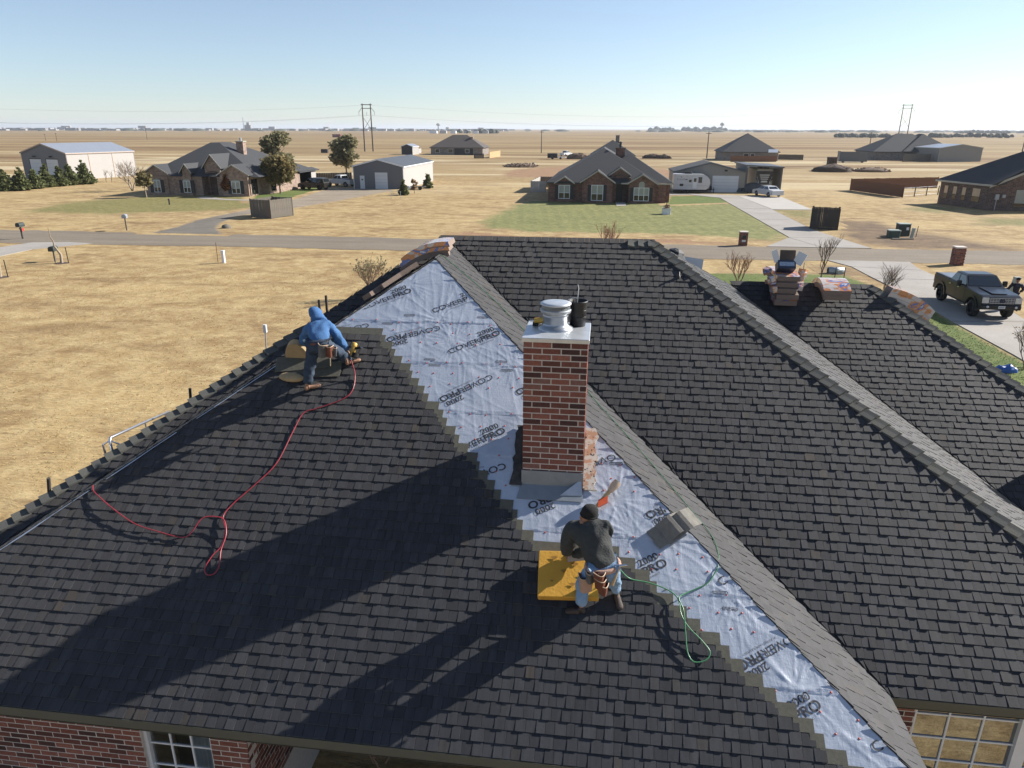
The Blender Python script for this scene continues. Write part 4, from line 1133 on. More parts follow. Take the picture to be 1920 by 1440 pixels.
b.part(MB().lim(cx_e - 1.2, cx_e + 1.3, yf + 2.15, yf + 2.3, 0, 3.2), 'entry_wall', M_br_dk); b.part(MB().lim(cx_e - .2, cx_e + .9, yf + 2.05, yf + 2.145, .05, 2.35), 'door', M_door)
n = 14; am = MB()
for i in range(n):
    a0, a1 = math.pi * i / n, math.pi * (i + 1) / n
    am.prism([(cx_e + 1.2 * math.cos(a), yf + .95, 2.6 + .6 * math.sin(a)) for a in (a0, a1)] + [(cx_e + 1.45 * math.cos(a), yf + .95, 2.6 + .8 * math.sin(a)) for a in (a1, a0)], (0, .2, 0))
b.part(am, 'entry_arch', M_br_dk)
xs_ = x1 + 1.2
b.part(MB().lim(xs_ + .005, xs_ + .04, yf + 4.6, yf + 6.2, .4, 2.1), 'window', M_pane); b.part(MB().lim(x1 + .005, x1 + .05, yf + .8, yf + 2.6, .2, 2.3), 'window', M_pane)
cxk, cyk = X(450.5, 285, yf + 9), yf + 9; zk = Z(450, 266, cyk)
ck = b.part(MB().lim(cxk - .55, cxk + .55, cyk, cyk + 1.0, 3.8, zk), 'chimney', M_br_tan)
b.part(MB().lim(cxk - .65, cxk + .65, cyk - .08, cyk + 1.08, zk, zk + .12), 'chimney_cap', M_trim, ck); b.part(MB().tube([(cxk, cyk + .5, zk + .12), (cxk, cyk + .5, zk + .6)], .16, 10), 'flue', M_galv_d, ck)
xg0, xg1 = X(545, 350, yf + 15), X(562, 350, yf + 15)
b.part(MB().lim(x1 + 1.2, xg1, yf + 15.2, yf + 22, 0, ze - .1), 'garage_wall', M_metal_white)
b.part(hip_roof(x1, xg1, yf + 15, yf + 22.5, ze - .05, .45, .4), 'garage_roof', M_roof_c)

# ---- metal buildings
def shed(name, label, near, rz, w, l, eave, apex, wallf, walls, roofm, trim, cat='shed', right=True):
    """near: the front right base corner; local x runs left->right along the front, y runs back"""
    M = Matrix.Translation((near[0], near[1], 0)) @ Matrix.Rotation(rz, 4, 'Z')
    o = M @ Vector((-w / 2, l / 2, 0)); b = Bld(name, label, cat, tuple(o), None, rz)
    X0, X1, Y0, Y1 = -w / 2, w / 2, -l / 2, l / 2
    P = lambda mb, n_, m_, par=None: b.part(mb, n_, m_, par, local=True)
    P(MB().prism([(X0, Y0, 0), (X1, Y0, 0), (X1, Y0, eave), (0, Y0, apex), (X0, Y0, eave)], (0, .1, 0)), 'front_wall', wallf)
    P(MB().prism([(X0, Y1 - .1, 0), (X1, Y1 - .1, 0), (X1, Y1 - .1, eave), (0, Y1 - .1, apex), (X0, Y1 - .1, eave)], (0, .1, 0)), 'back_wall', wallf)
    P(MB().lim(X0, X0 + .1, Y0 + .1, Y1 - .1, 0, eave), 'side_wall', walls); P(MB().lim(X1 - .1, X1, Y0 + .1, Y1 - .1, 0, eave), 'side_wall', walls)
    k = (apex - eave) / (w / 2); ov = .15
    for s_ in (-1, 1):
        P(MB().prism([(s_ * (w / 2 + ov), Y0 - ov, eave - ov * k + .03), (0, Y0 - ov, apex + .03), (0, Y1 + ov, apex + .03), (s_ * (w / 2 + ov), Y1 + ov, eave - ov * k + .03)], (0, 0, .06)), 'roof', roofm)
        tm = MB(); tm.prism([(s_ * (w / 2 + ov), Y0 - ov - .03, eave - ov * k + .095), (0, Y0 - ov - .03, apex + .095), (0, Y0 - ov - .03, apex - .12), (s_ * (w / 2 + ov), Y0 - ov - .03, eave - ov * k - .12)], (0, .025, 0)); P(tm, 'rake_trim', trim)
        tm = MB(); tm.lim(s_ * (w / 2 + ov) - .02, s_ * (w / 2 + ov) + .02, Y0 - ov, Y1 + ov, eave - ov * k - .14, eave - ov * k + .028); P(tm, 'eave_trim', trim)
        for yy in (Y0, Y1): tm = MB(); tm.lim(s_ * w / 2 - .09 * (s_ > 0) - .01 * (s_ < 0) , s_ * w / 2 + .01 * (s_ > 0) + .09 * (s_ < 0), yy - .02, yy + .02, 0, eave - .15); P(tm, 'corner_trim', trim)
    return b, P, X0, X1, Y0, Y1
def rollup(P, x0, x1, y, h, m=M_gdoor, panels=5, frame=None):
    d = MB(); d.lim(x0, x1, y - .03, y - .002, 0, h); do = P(d, 'garage_door', m)
    for k in range(1, panels): P(MB().lim(x0, x1, y - .036, y - .0305, h * k / panels - .02, h * k / panels + .01), 'door_groove', M_trim if False else mat('door_groove', (.36, .38, .40), (.32, .34, .36), 1, .6), do)
    if frame: P(MB().lim(x0 - .14, x0 - .002, y - .05, y, 0, h + .14).lim(x0 - .002, x1 + .002, y - .05, y, h + .002, h + .14), 'door_frame', frame, do)
b, P, a0, a1, c0, c1 = shed('metal_shed', 'large white and slate metal workshop with two roll-up doors behind the row of pines', (-98.4, 126.5), R(-13.4), 11.6, 15.2, 4.75, 6.35, M_metal_grey, M_metal_white, M_roof_m, M_trim_t, 'shed')
for q in (-3.75, .55): rollup(P, q, q + 2.9, c0, 3.6, frame=M_door)
for q in (-2.3, 2.0): P(MB().lathe([(.0, .22), (.25, .2), (.32, .0)], 10, (q, c0 - .2, 4.0)), 'wall_lamp', M_door)
for yy in (-2.9, 2.4): P(MB().lim(a1, a1 + .05, yy - .09, yy + .09, 0, 4.6), 'downspout', M_trim_t)
b, P, a0, a1, c0, c1 = shed('metal_shed', 'slate grey gabled metal garage with a white door, beside the gravel drive', (-31.9, 115.3), 0, 8.25, 20.5, 3.5, 4.55, M_metal_grey, M_metal_white, M_roof_md, M_white_v, 'shed')
rollup(P, -.55, 1.5, c0, 2.55); dr = P(MB().lim(-3.05, -2.3, c0 - .04, c0, 0, 2.05), 'door', M_gdoor); P(MB().lathe([(0, .0), (.13, 0), (.13, .02), (0, .02)], 12, (-2.68, c0 - .042, 1.45), Matrix.Rotation(R(90), 3, 'X')), 'door_window', M_pane, dr)
b, P, a0, a1, c0, c1 = shed('detached_garage', 'taupe metal garage with a wide white door behind the white travel trailer', (X(1396.5, 350, 117.3), 117.3), 0, 10.8, 9, 3.0, 4.35, M_metal_taupe, M_metal_taupe, M_roof_c, M_roof_md, 'garage')
xd0, xd1 = X(1334, 355, 117.3) - b.t.location.x, X(1383, 355, 117.3) - b.t.location.x
rollup(P, xd0, xd1, c0, 2.45); P(MB().lim((xd0 + xd1) / 2 - .25, (xd0 + xd1) / 2 + .2, c0 - .05, c0, 3.1, 3.35), 'gable_vent', M_door)
# tall open cover with a motor coach
xa_, xb_2 = X(1399, 350, 118), X(1462, 350, 118)
b = Bld('carport', 'tall open-front grey metal cover sheltering a dark motorhome', 'carport', ((xa_ + xb_2) / 2, 123, 0)); hz0, hz1 = Z(1400, 310, 118) + .1, Z(1462, 312, 118) - .05
pr = MB(); pr.prism([(xa_ - .35, 117.8, hz0), (xb_2 + .35, 117.8, hz1), (xb_2 + .35, 117.8, hz1 - .2), (xa_ - .35, 117.8, hz0 - .2)], (0, 11, 0)); b.part(pr, 'roof', M_roof_md)
b.part(MB().lim(xa_ - .2, xa_ - .08, 118.2, 128, 0, hz0 - .2), 'side_wall', M_metal_grey); b.part(MB().lim(xb_2 + .0, xb_2 + .12, 118.2, 128, 0, hz1 - .2), 'side_wall', M_metal_taupe)
for q in (xa_ - .1, xb_2 + .05): b.part(MB().lim(q - .12, q + .12, 117.9, 118.15, 0, hz1 - .2), 'post', M_roof_md)
# motorhome nose
xm = X(1433, 340, 119.2); zt_ = Z(1433, 317, 119.2)
b = Bld('motorhome', 'black-nosed motorhome parked inside the tall grey cover', 'motorhome', (xm, 123, 0)); wd = 1.28
M_coach = mat('coach_black', (.014, .016, .02), (.02, .022, .026), 2, .25); M_coach_w = mat('coach_cream', (.55, .50, .42), (.48, .43, .36), 2, .4)
b.part(MB().bbox((xm, 123.6, .55 + (zt_ - .55) / 2), (2 * wd, 8.2, zt_ - .55), .16), 'body', M_coach_w)
fm = MB(); fm.prism([(xm - wd + .02, 119.47, zt_ - .3), (xm + wd - .02, 119.47, zt_ - .3), (xm + wd - .04, 119.47, 1.9), (xm + .75, 119.47, 1.15), (xm - .75, 119.47, 1.15), (xm - wd + .04, 119.47, 1.9)], (0, -.12, 0)); b.part(fm, 'front_cap', M_coach)
for k, (zz, ww) in enumerate(((zt_ - .95, .75), (zt_ - 1.25, .65), (zt_ - 1.55, .55), (zt_ - 1.85, .4), (1.42, .5))): b.part(MB().lim(xm - ww, xm + ww, 119.32, 119.349, zz, zz + .11), 'front_stripe', M_galv)
for s_ in (-1, 1): b.part(MB().prism([(xm + s_ * (wd - .08), 119.35, 2.3), (xm + s_ * (wd - .2), 119.35, 2.2), (xm + s_ * .85, 119.35, 1.25), (xm + s_ * .75, 119.35, 1.35)], (0, -.03, 0)), 'headlight', M_white_v)
for q in (-.55, .45): b.part(MB().bbox((xm + q, 121, zt_ + .16), (.75, .9, .32), .06), 'roof_unit', M_coach)
b.part(MB().lim(xm - wd + .1, xm + wd - .1, 120, 127.3, .3, .55), 'chassis', M_coach)
for s_ in (-1, 1): b.part(MB().lathe([(0, -.14), (.42, -.14), (.47, -.1), (.47, .1), (.42, .14), (0, .14)], 16, (xm + s_ * 1.05, 121.2, .47), Matrix.Rotation(R(90), 3, 'Y')), 'wheel', M_door)

# ---- house at the right edge
y1 = 100.0
b = Bld('brick_house', 'dark-roofed brick house cut by the right edge, low red fence to its left', 'house', (52, 104, 0)); ze = 3.0
M_win_lit = mat('blind_tan', (.62, .45, .28), (.55, .39, .24), 2, .5)  # even warm tan for the blinds along the left wall
cA = ground(1757, 381); cB = ground(1852, 394.5); cA, cB = Vector((cA.x, cA.y, 0)), Vector((cB.x, cB.y, 0)); d_ = (cB - cA); L = d_.length; d_.normalize(); nrm = Vector((-d_.y, d_.x, 0))
if nrm.y < 0: nrm = -nrm
def bar(a, c, th, z0, z1, n_=None):
    n_ = n_ or nrm; mb = MB(); mb.prism([a + Vector((0, 0, z0)), c + Vector((0, 0, z0)), c + Vector((0, 0, z1)), a + Vector((0, 0, z1))], n_ * th); return mb
b.part(bar(cA, cB, .25, 0, ze - .1), 'wall', M_br_dk)
e_ = Vector((1, -.12, 0)).normalized(); cC = cB + e_ * 7.5; nrm2 = Vector((-e_.y, e_.x, 0))
b.part(bar(cB, cC, .25, 0, ze - .1, nrm2), 'wall', M_br_dk)
gA = cB + e_ * 3.3
gz = Z(1893, 328.5, cB.y - .2) + .35
mb = MB(); mb.prism([cB + Vector((0, 0, ze - .1)), cC + Vector((0, 0, ze - .1)), gA + e_ * .0 + Vector((0, 0, gz))], nrm2 * .25); b.part(mb, 'gable_wall', M_br_dk)
# roof: long slope over the left wall rising to a ridge, then the gable roof
oA, oB = cA - nrm * .45 - d_ * .5, cB - nrm * .45 + d_ * .5
rz = 6.9; rg0, rg1 = cA + nrm * 6.2 + d_ * 6.0, cB + nrm * 6.5 + d_ * 2
mb = MB(); mb.add([oA + Vector((0, 0, ze)), oB + Vector((0, 0, ze)), rg1 + Vector((0, 0, rz)), rg0 + Vector((0, 0, rz)), cA + nrm * 12.5 + Vector((0, 0, ze)), cB + nrm * 13 + Vector((0, 0, ze)), ], [(0, 1, 2, 3), (4, 0, 3), (5, 4, 3, 2), (1, 5, 2), (4, 5, 1, 0)]); b.part(mb, 'roof', M_roof_c)
b.part(bar(oA, oB, .04, ze - .2, ze + .01, -nrm), 'fascia', M_trim)
gl, gr = cB - e_ * .45 - nrm2 * .35, gA * 2 - cB + e_ * .45 - nrm2 * .35; ga = gA - nrm2 * .35
kz = (gz + .12 - ze) / ((gA - cB).length)
for p_, q_ in ((gl, ga), (ga, gr)):
    zp = ze - .45 * kz if p_ is gl else gz + .12; zq = gz + .12 if q_ is ga else ze - .45 * kz
    mb = MB(); mb.prism([p_ + Vector((0, 0, zp)), q_ + Vector((0, 0, zq)), q_ + nrm2 * 9 + Vector((0, 0, zq)), p_ + nrm2 * 9 + Vector((0, 0, zp))], (0, 0, .1)); b.part(mb, 'gable_roof', M_roof_c)
    mb = MB(); mb.prism([p_ + Vector((0, 0, zp + .11)), q_ + Vector((0, 0, zq + .11)), q_ + Vector((0, 0, zq - .16)), p_ + Vector((0, 0, zp - .16))], -nrm2 * .04); b.part(mb, 'rake_trim', M_trim)
for f0, f1, blind_on in ((.10, .17, 1), (.28, .35, 1), (.46, .53, 1), (.66, .80, 1)):
    p_, q_ = cA + d_ * L * f0 - nrm * .03, cA + d_ * L * f1 - nrm * .03
    wo_ = b.part(bar(p_, q_, .04, .8, 2.4, nrm), 'window', M_pane); b.part(bar(p_ - nrm * .01, q_ - nrm * .01, .006, 1.45, 2.36, nrm), 'blind', M_win_lit, wo_)
p_, q_ = cB + e_ * 2.6 - nrm2 * .03, cB + e_ * 4.2 - nrm2 * .03
wo_ = b.part(bar(p_, q_, .04, .5, 2.5, nrm2), 'window', M_pane); b.part(bar(p_ - nrm2 * .01, q_ - nrm2 * .01, .006, .9, 2.46, nrm2), 'blind', M_blind, wo_)
p_ = cB + e_ * .6 - nrm2 * .2; b.part(MB().box(p_ + Vector((0, 0, 1.6)), (.4, .2, .6)).box(p_ + e_ * .7 + Vector((0, 0, 1.7)), (.35, .2, .35)).tube([p_ + Vector((0, 0, 0)), p_ + Vector((0, 0, 1.5))], .04), 'meter_box', M_galv_d)

# red cedar fence beside it and the wire gate run
f0, f1, f2 = ground(1594, 357), ground(1691, 370.5), ground(1758, 365.5)
b = Bld('cedar_fence', 'long red-brown cedar fence in an open corner left of the right-hand house', 'fence', (f0.x, f0.y, 0))
boards(b, (f0.x, f0.y), (f1.x, f1.y), 1.75, M_cedar, w=.20); f3 = ground(1757, 352.5); boards(b, (f0.x + .2, f0.y + .6), (f3.x, f3.y), 1.75, M_cedar, w=.26)
b = Bld('wire_fence', 'low wire fence with thin posts between the cedar fence and the right-hand house', 'fence', (f1.x, f1.y, 0))
for k in range(4):
    p_ = Vector(f1).lerp(Vector(f2), k / 3); b.part(MB().lim(p_.x - .05, p_.x + .05, p_.y - .05, p_.y + .05, 0, 1.35), 'post', M_wood_d)
for z in (.25, .75, 1.3): b.part(MB().tube([Vector((f1.x, f1.y, z)), Vector((f2.x, f2.y, z))], .018, 4), 'wire', M_galv_d)

# ---- more distant houses
def far_house(label, x0, x1, yfr, depth, slope, wall, roof, chim=None, ze=2.6, wins=(), porch=None, over=.5):
    b = Bld('brick_house', label, 'house', ((x0 + x1) / 2, yfr + depth / 2, 0))
    b.part(MB().lim(x0, x1, yfr, yfr + depth, 0, ze), 'wall', wall); b.part(hip_roof(x0, x1, yfr, yfr + depth, ze + .02, slope, over), 'roof', roof)
    for a, c in wins:
        wo_ = b.part(MB().lim(a, c, yfr - .05, yfr - .002, .7, 2.1), 'window', M_white_v); b.part(MB().lim(a + .08, c - .08, yfr - .06, yfr - .0505, .78, 2.02), 'pane', M_pane, wo_)
    if porch: b.part(MB().lim(porch[0], porch[1], yfr - .04, yfr - .001, 0, 2.3), 'porch_recess', M_door)  # flat dark panel painted as the shade of a porch
    if chim: ck = b.part(MB().lim(chim[0] - .5, chim[0] + .5, chim[1] - .4, chim[1] + .4, ze + .5, chim[2]), 'chimney', chim[3]); b.part(MB().lim(chim[0] - .58, chim[0] + .58, chim[1] - .48, chim[1] + .48, chim[2], chim[2] + .12), 'chimney_cap', M_trim, ck)
    return b
yy = 273.0
b = far_house('low brown-roofed brick house standing alone in the field behind the slate garage', X(808, 290, yy), X(905, 290, yy), yy, 14, .58, M_br_grey, M_roof_b, (X(885.5, 262, yy + 6), yy + 5, Z(885, 257, yy + 6), M_br_tan), wins=[(X(816, 285, yy), X(824, 285, yy)), (X(840, 285, yy), X(849, 285, yy)), (X(872, 285, yy), X(880, 285, yy))], porch=(X(852, 285, yy), X(887, 285, yy)))
yy = 200.0
b = far_house('dark hip-roofed house half hidden behind the peak of the house across the road', X(1108, 300, yy), X(1188, 300, yy), yy, 15, .62, M_br_dk, M_roof_c, (X(1158, 262, yy + 8), yy + 9, Z(1158, 254, yy + 9), M_br_grey), wins=[(X(1175, 290, yy), X(1183, 290, yy))])
yy = 239.0
b = far_house('dark pyramid-roofed brick house with a low brown fence, upper right field', X(1355, 300, yy), X(1458, 300, yy), yy, 17, .62, M_br_grey, M_roof_c, (X(1408, 258, yy + 9), yy + 10, Z(1408, 255.5, yy + 9), M_br_grey), wins=[(X(1394, 290, yy), X(1404, 290, yy)), (X(1407, 290, yy), X(1415, 290, yy))])
b.part(MB().prism([(X(1441, 283, yy - 2), yy - 2, 2.5), (X(1459, 283, yy - 2), yy - 2, 2.5), (X(1459, 283, yy), yy, 3.3), (X(1441, 283, yy), yy, 3.3)], (0, 0, .1)), 'awning', M_galv)
yy = 251.0
b = far_house('wide dark hip-roofed house with a grey board fence along its front, far right field', X(1637, 298, yy), X(1780, 298, yy), yy, 18, .56, M_br_grey, M_roof_c, None)
b.part(hip_roof(X(1690, 298, yy), X(1788, 298, yy), yy - 1, yy + 18, 2.75, .64, .4), 'roof', M_roof_c)
def joined_fence(label, a, c, h, m, w=.3):
    """a fence too far off to pick its boards apart: boards joined as one part"""
    a, c = Vector((a.x, a.y, 0)), Vector((c.x, c.y, 0)); b = Bld('wooden_fence', label, 'fence', tuple(a)); d = c - a; L = d.length; d.normalize(); n = int(L / w); ang = math.atan2(d.y, d.x); rb = random.Random(4); mb = MB()
    for k in range(n): mb.box(a + d * ((k + .5) * L / n) + Vector((0, 0, h / 2 + rb.uniform(-.02, .02))), (w * .93, .03, h), Matrix.Rotation(ang, 3, 'Z'))
    b.part(mb, 'boards', m, kind='stuff')
    for k in range(max(2, int(L / 5))): b.part(MB().box(a + d * (L * k / max(1, int(L / 5) - 1)) + Vector((-d.y, d.x, 0)) * .1 + Vector((0, 0, h / 2)), (.12, .12, h)), 'post', m)
    return b
joined_fence('low brown fence in front of the dark pyramid-roofed house', ground(1370, 303.5), ground(1455, 303.5), 1.7, M_cedar)
joined_fence('dark fence panels stretching right of the pyramid-roofed house', ground(1459, 299), ground(1505, 300), 1.6, M_wood_d)
joined_fence('grey board fence along the front of the wide far right house', ground(1692, 303.5), ground(1788, 302), 2.2, M_wood_g)
joined_fence('bright new cedar fence corner right of the brown-roofed house', ground(918, 296.5), ground(938, 293), 1.9, M_cedar_l)
joined_fence('pale curved fence left of the brown-roofed house', ground(774, 290.5), ground(790, 286.5), 1.7, M_wood_p)
joined_fence('dark low fence beside the brown-roofed house', ground(889, 297), ground(907, 297), 1.5, M_wood_d)
joined_fence('dark slatted yard fence behind the black SUV', ground(572, 345), ground(660, 343), 1.8, M_wood_d)
b, P, *_ = shed('small_shed', 'small pale shed, its shaded open front painted dark, left of the brown-roofed house', tuple(ground(774, 290)[:2]), R(-8), 4.5, 6, 2.9, 3.7, M_door, M_metal_white, M_roof_m, M_white_v)  # front wall coloured dark for the shade inside an open front
b, P, *_ = shed('metal_shed', 'low pale metal barn beyond the wide far right house', tuple(ground(1838, 303)[:2]), R(18), 15, 20, 4.0, 5.0, M_metal_taupe, M_metal_taupe, M_roof_m, M_trim, 'barn')
gx = ground(1601, 305); b = Bld('shipping_container', 'dark grey open-topped trailer box standing alone in the right field', 'container', (gx.x, gx.y, 0))
b.part(MB().lim(gx.x - 4.2, gx.x + 3.6, gx.y, gx.y + .12, .25, 3.0).lim(gx.x - 4.2, gx.x - 4.08, gx.y + .12, gx.y + 2.4, .25, 3.2).lim(gx.x + 3.48, gx.x + 3.6, gx.y + .12, gx.y + 2.4, .25, 2.9).lim(gx.x - 4.2, gx.x + 3.6, gx.y + 2.4, gx.y + 2.5, .25, 3.0), 'box', M_roof_md)
for q in (-3, 2.4): b.part(MB().lathe([(0, -.15), (.4, -.15), (.4, .15), (0, .15)], 12, (gx.x + q, gx.y + .4, .4), Matrix.Rotation(R(90), 3, 'X')), 'wheel', M_door)

# ---- trash enclosures by the road
def enclosure(label, a, c, depth, h, m):
    a, c = ground(*a), ground(*c); b = Bld('trash_enclosure', label, 'bin enclosure', (a.x, a.y, 0)); a2, c2 = Vector((a.x, a.y, 0)), Vector((c.x, c.y, 0))
    d = (c2 - a2).normalized(); n = Vector((-d.y, d.x, 0)); 
    boards(b, a2, c2, h, m); boards(b, c2 + n * .1, c2 + n * depth, h, m); boards(b, a2 + n * .1, a2 + n * depth, h, m); boards(b, a2 + n * depth, c2 + n * depth, h, m)
enclosure('weathered brown board enclosure at the bend of the left drive', (472, 408), (508, 410.5), 3.4, 1.95, M_wood_g)
enclosure('dark board enclosure beside the concrete driveway across the road', (1520, 429.5), (1570, 432), 2.0, 1.95, M_wood_d)
# ------------------------------------------------------------------ vehicles
def carpaint(name, c, rough=.3, metal=.0):
    m, t = newmat(name, rough, metal, .3); n = t.noise(objco(t), 3, 4)
    t.l.new(t.mix(n, c, tuple(x * .8 for x in c)), t.p.inputs['Base Color']); t.p.inputs['Coat Weight'].default_value = .15; t.p.inputs['Coat Roughness'].default_value = .08; return m
M_paint_dk = carpaint('paint_green_black', (.010, .014, .020)); M_paint_w = carpaint('paint_white', (.62, .63, .64), .3, 0.0); M_paint_br = carpaint('paint_brown_black', (.022, .020, .016))
M_tyre = mat('tyre_rubber', (.018, .018, .018), (.012, .012, .012), 12, .85, bump=.2); M_rim_d = mat('rim_black', (.03, .03, .032), (.02, .02, .022), 5, .35, .6); M_rim_s = mat('rim_silver', (.42, .43, .44), (.3, .31, .32), 5, .35, .7)
M_chrome = mat('chrome', (.75, .76, .78), (.6, .62, .64), 5, .12, 1.0); M_lamp = mat('lamp_lens', (.60, .62, .64), (.4, .42, .44), 8, .1, .2); M_lamp_r = mat('lamp_red', (.38, .02, .02), (.25, .015, .015), 4, .2)
M_cover = mat('tonneau_cover', (.16, .19, .23), (.13, .155, .19), 2, .45); M_cloth_car = mat('car_cover_cloth', (.075, .082, .09), (.055, .06, .068), 3, .8, bump=.4)
M_plate = mat('number_plate', (.62, .64, .66), (.52, .55, .58), 8, .5); M_carglass, t = newmat('car_glass', .05, 0, .6); t.p.inputs['Base Color'].default_value = (.010, .014, .016, 1); t.p.inputs['Coat Weight'].default_value = 1.0
M_under = mat('underbody', (.012, .012, .012), (.01, .01, .01), 4, .9)
def side_shape(profile, arches, zb):
    """closed side outline (x,z): top profile left to right, bottom with round wheel arches"""
    pts = list(profile); x1, x0 = profile[-1][0], profile[0][0]; bot = [(x1, zb)]
    for cx, cz, r in sorted(arches, key=lambda a: -a[0]):
        n = 9; a0 = math.asin(max(-1, min(1, (zb - cz) / r)))
        for k in range(n + 1):
            a = a0 + (math.pi - 2 * a0) * k / n; bot.append((cx + r * math.cos(a), cz + r * math.sin(a)))
    bot.append((x0, zb)); return pts + bot
def slab_body(outline, hw, bev=.06):
    b = bmesh.new(); L = [b.verts.new((x, -hw, z)) for x, z in outline]; Rr = [b.verts.new((x, hw, z)) for x, z in outline]; n = len(outline)
    b.faces.new(L); b.faces.new(list(reversed(Rr)))
    for i in range(n): b.faces.new((L[(i + 1) % n], L[i], Rr[i], Rr[(i + 1) % n]))
    bmesh.ops.recalc_face_normals(b, faces=b.faces[:])
    es = [e for e in b.edges if abs(e.verts[0].co.y - e.verts[1].co.y) < 1e-6 and min(e.verts[0].co.z, e.verts[1].co.z) > .8]
    try: bmesh.ops.bevel(b, geom=es, offset=bev, segments=2, affect='EDGES', profile=.6)
    except Exception: pass
    return b
def bm_obj(b, name, m, parent):
    me = bpy.data.meshes.new(name); b.to_mesh(me); b.free(); me.materials.append(m); o = bpy.data.objects.new(name, me); link(o, parent); return o
def cabin(base, top, z0, z1, wb, wt):
    """greenhouse: base (xa,xb) at z0 width wb, top (xa,xb) at z1 width wt; returns mesh builder and panes"""
    B = [(base[0], -wb, z0), (base[1], -wb, z0), (base[1], wb, z0), (base[0], wb, z0)]; T = [(top[0], -wt, z1), (top[1], -wt, z1), (top[1], wt, z1), (top[0], wt, z1)]
    mb = MB(); tm = [(top[0] + .12, -wt + .14, z1 + .045), (top[1] - .12, -wt + .14, z1 + .045), (top[1] - .12, wt - .14, z1 + .045), (top[0] + .12, wt - .14, z1 + .045)]
    mb.add(B + T + tm, [(0, 1, 5, 4), (1, 2, 6, 5), (2, 3, 7, 6), (3, 0, 4, 7), (4, 5, 9, 8), (5, 6, 10, 9), (6, 7, 11, 10), (7, 4, 8, 11), (8, 9, 10, 11)])
    return mb, [Vector(v) for v in B], [Vector(v) for v in T]
def pane(B0, B1, T1, T0, f0, f1, g0, g1, off):
    """quad inset on a greenhouse face"""
    P = lambda s_, t_: (B0.lerp(B1, s_)).lerp(T0.lerp(T1, s_), t_)
    n = (B1 - B0).cross(T0 - B0).normalized() * off; q = [P(f0, g0) + n, P(f1, g0) + n, P(f1, g1) + n, P(f0, g1) + n]
    return MB().prism(q, n * .4)
def wheel_parts(parent, x, y, r, w, rim):
    t_ = MB(); rot = Matrix.Rotation(R(90), 3, 'X')
    t_.lathe([(r * .62, -w / 2), (r * .93, -w / 2), (r, -w * .32), (r, w * .32), (r * .93, w / 2), (r * .62, w / 2)], 22, (0, 0, 0), rot)
    wh = t_.build('wheel', M_tyre, parent); wh.location = (x, y, r)
    rm = MB(); s_ = -1 if y < 0 else 1
    rm.lathe([(0, s_ * w * .40), (r * .16, s_ * w * .42), (r * .2, s_ * w * .30), (r * .5, s_ * w * .34), (r * .56, s_ * w * .46), (r * .62, s_ * w * .48), (r * .62, -s_ * w * .4)], 22, (0, 0, 0), rot)
    for k in range(7):
        a = k * math.tau / 7; c_ = Vector((math.cos(a) * r * .36, -s_ * -1 * 0, 0)); rm.box((math.cos(a) * r * .36, s_ * w * -.37 * -1 if False else -s_ * w * .37, math.sin(a) * r * .36), (r * .44, w * .1, r * .10), Matrix.Rotation(-a, 3, 'Y'))
    rm.build('rim', rim, wh); return wh
def make_car(name, label, cat, loc, rz, L, hw, prof, arches, zb, cab, paint, wheel_r=.36, wheel_w=.24, rim=None, side_split=(.5,), lights=None, plate=None, group=None, rear_glass=True, pillar=.05):
    t = thing(name, label, cat, loc, rz, group)
    bm_obj(slab_body(side_shape(prof, arches, zb), hw), 'body', paint, t)
    MB().lim(min(a[0] for a in arches) - .3, max(a[0] for a in arches) + .3, -hw + .28, hw - .28, zb - .05, zb + .5).build('underbody', M_under, t)
    mb, B, T = cabin(*cab); mb.build('cabin', paint, t)
    pane(B[1], B[2], T[2], T[1], .05, .95, .10, .93, .006).build('windscreen', M_carglass, t)
    if rear_glass: pane(B[3], B[0], T[0], T[3], .07, .93, .2, .92, .006).build('rear_window', M_carglass, t)
    sp = [0.0] + list(side_split) + [1.0]
    for a, c in zip(sp[:-1], sp[1:]):
        pane(B[0], B[1], T[1], T[0], a + pillar * .6, c - pillar * .6, .12, .9, .006).build('side_window', M_carglass, t); pane(B[2], B[3], T[3], T[2], 1 - c + pillar * .6, 1 - a - pillar * .6, .12, .9, .006).build('side_window', M_carglass, t)
    for cx, cz, r in arches:
        for s_ in (-1, 1): wheel_parts(t, cx, s_ * (hw - wheel_w * .45), wheel_r, wheel_w, rim or M_rim_s)
    return t
# lifted pickup on the near driveway: front towards the camera
PT = ground(1835, 596.5); PB_ = ground(1893, 597.5)
hwT = 1.02
prof = [(-3.02, .95), (-3.02, 1.42), (-2.98, 1.50), (-1.05, 1.52), (-1.0, 1.5), (1.05, 1.5), (1.2, 1.47), (2.75, 1.38), (2.98, 1.30), (3.05, 1.12), (3.05, .78)]
arches = [(-1.95, .50, .60), (2.02, .50, .60)]
tr = make_car('pickup_truck', 'dark green-black lifted crew cab pickup parked nose-first on the near concrete drive', 'pickup truck', (20.02, 40.9, .045), R(-90), 6.1, hwT, prof, arches, .62,
    ((-1.02, 1.12), (-.72, .42), 1.47, 2.02, .98, .80), M_paint_dk, .47, .31, M_rim_d, (.46,), None, None)
tr.scale = (.93, .93, .93)
MB().lim(-2.9, -1.1, -.86, .86, 1.515, 1.545).build('bed_cover', M_cover, tr)
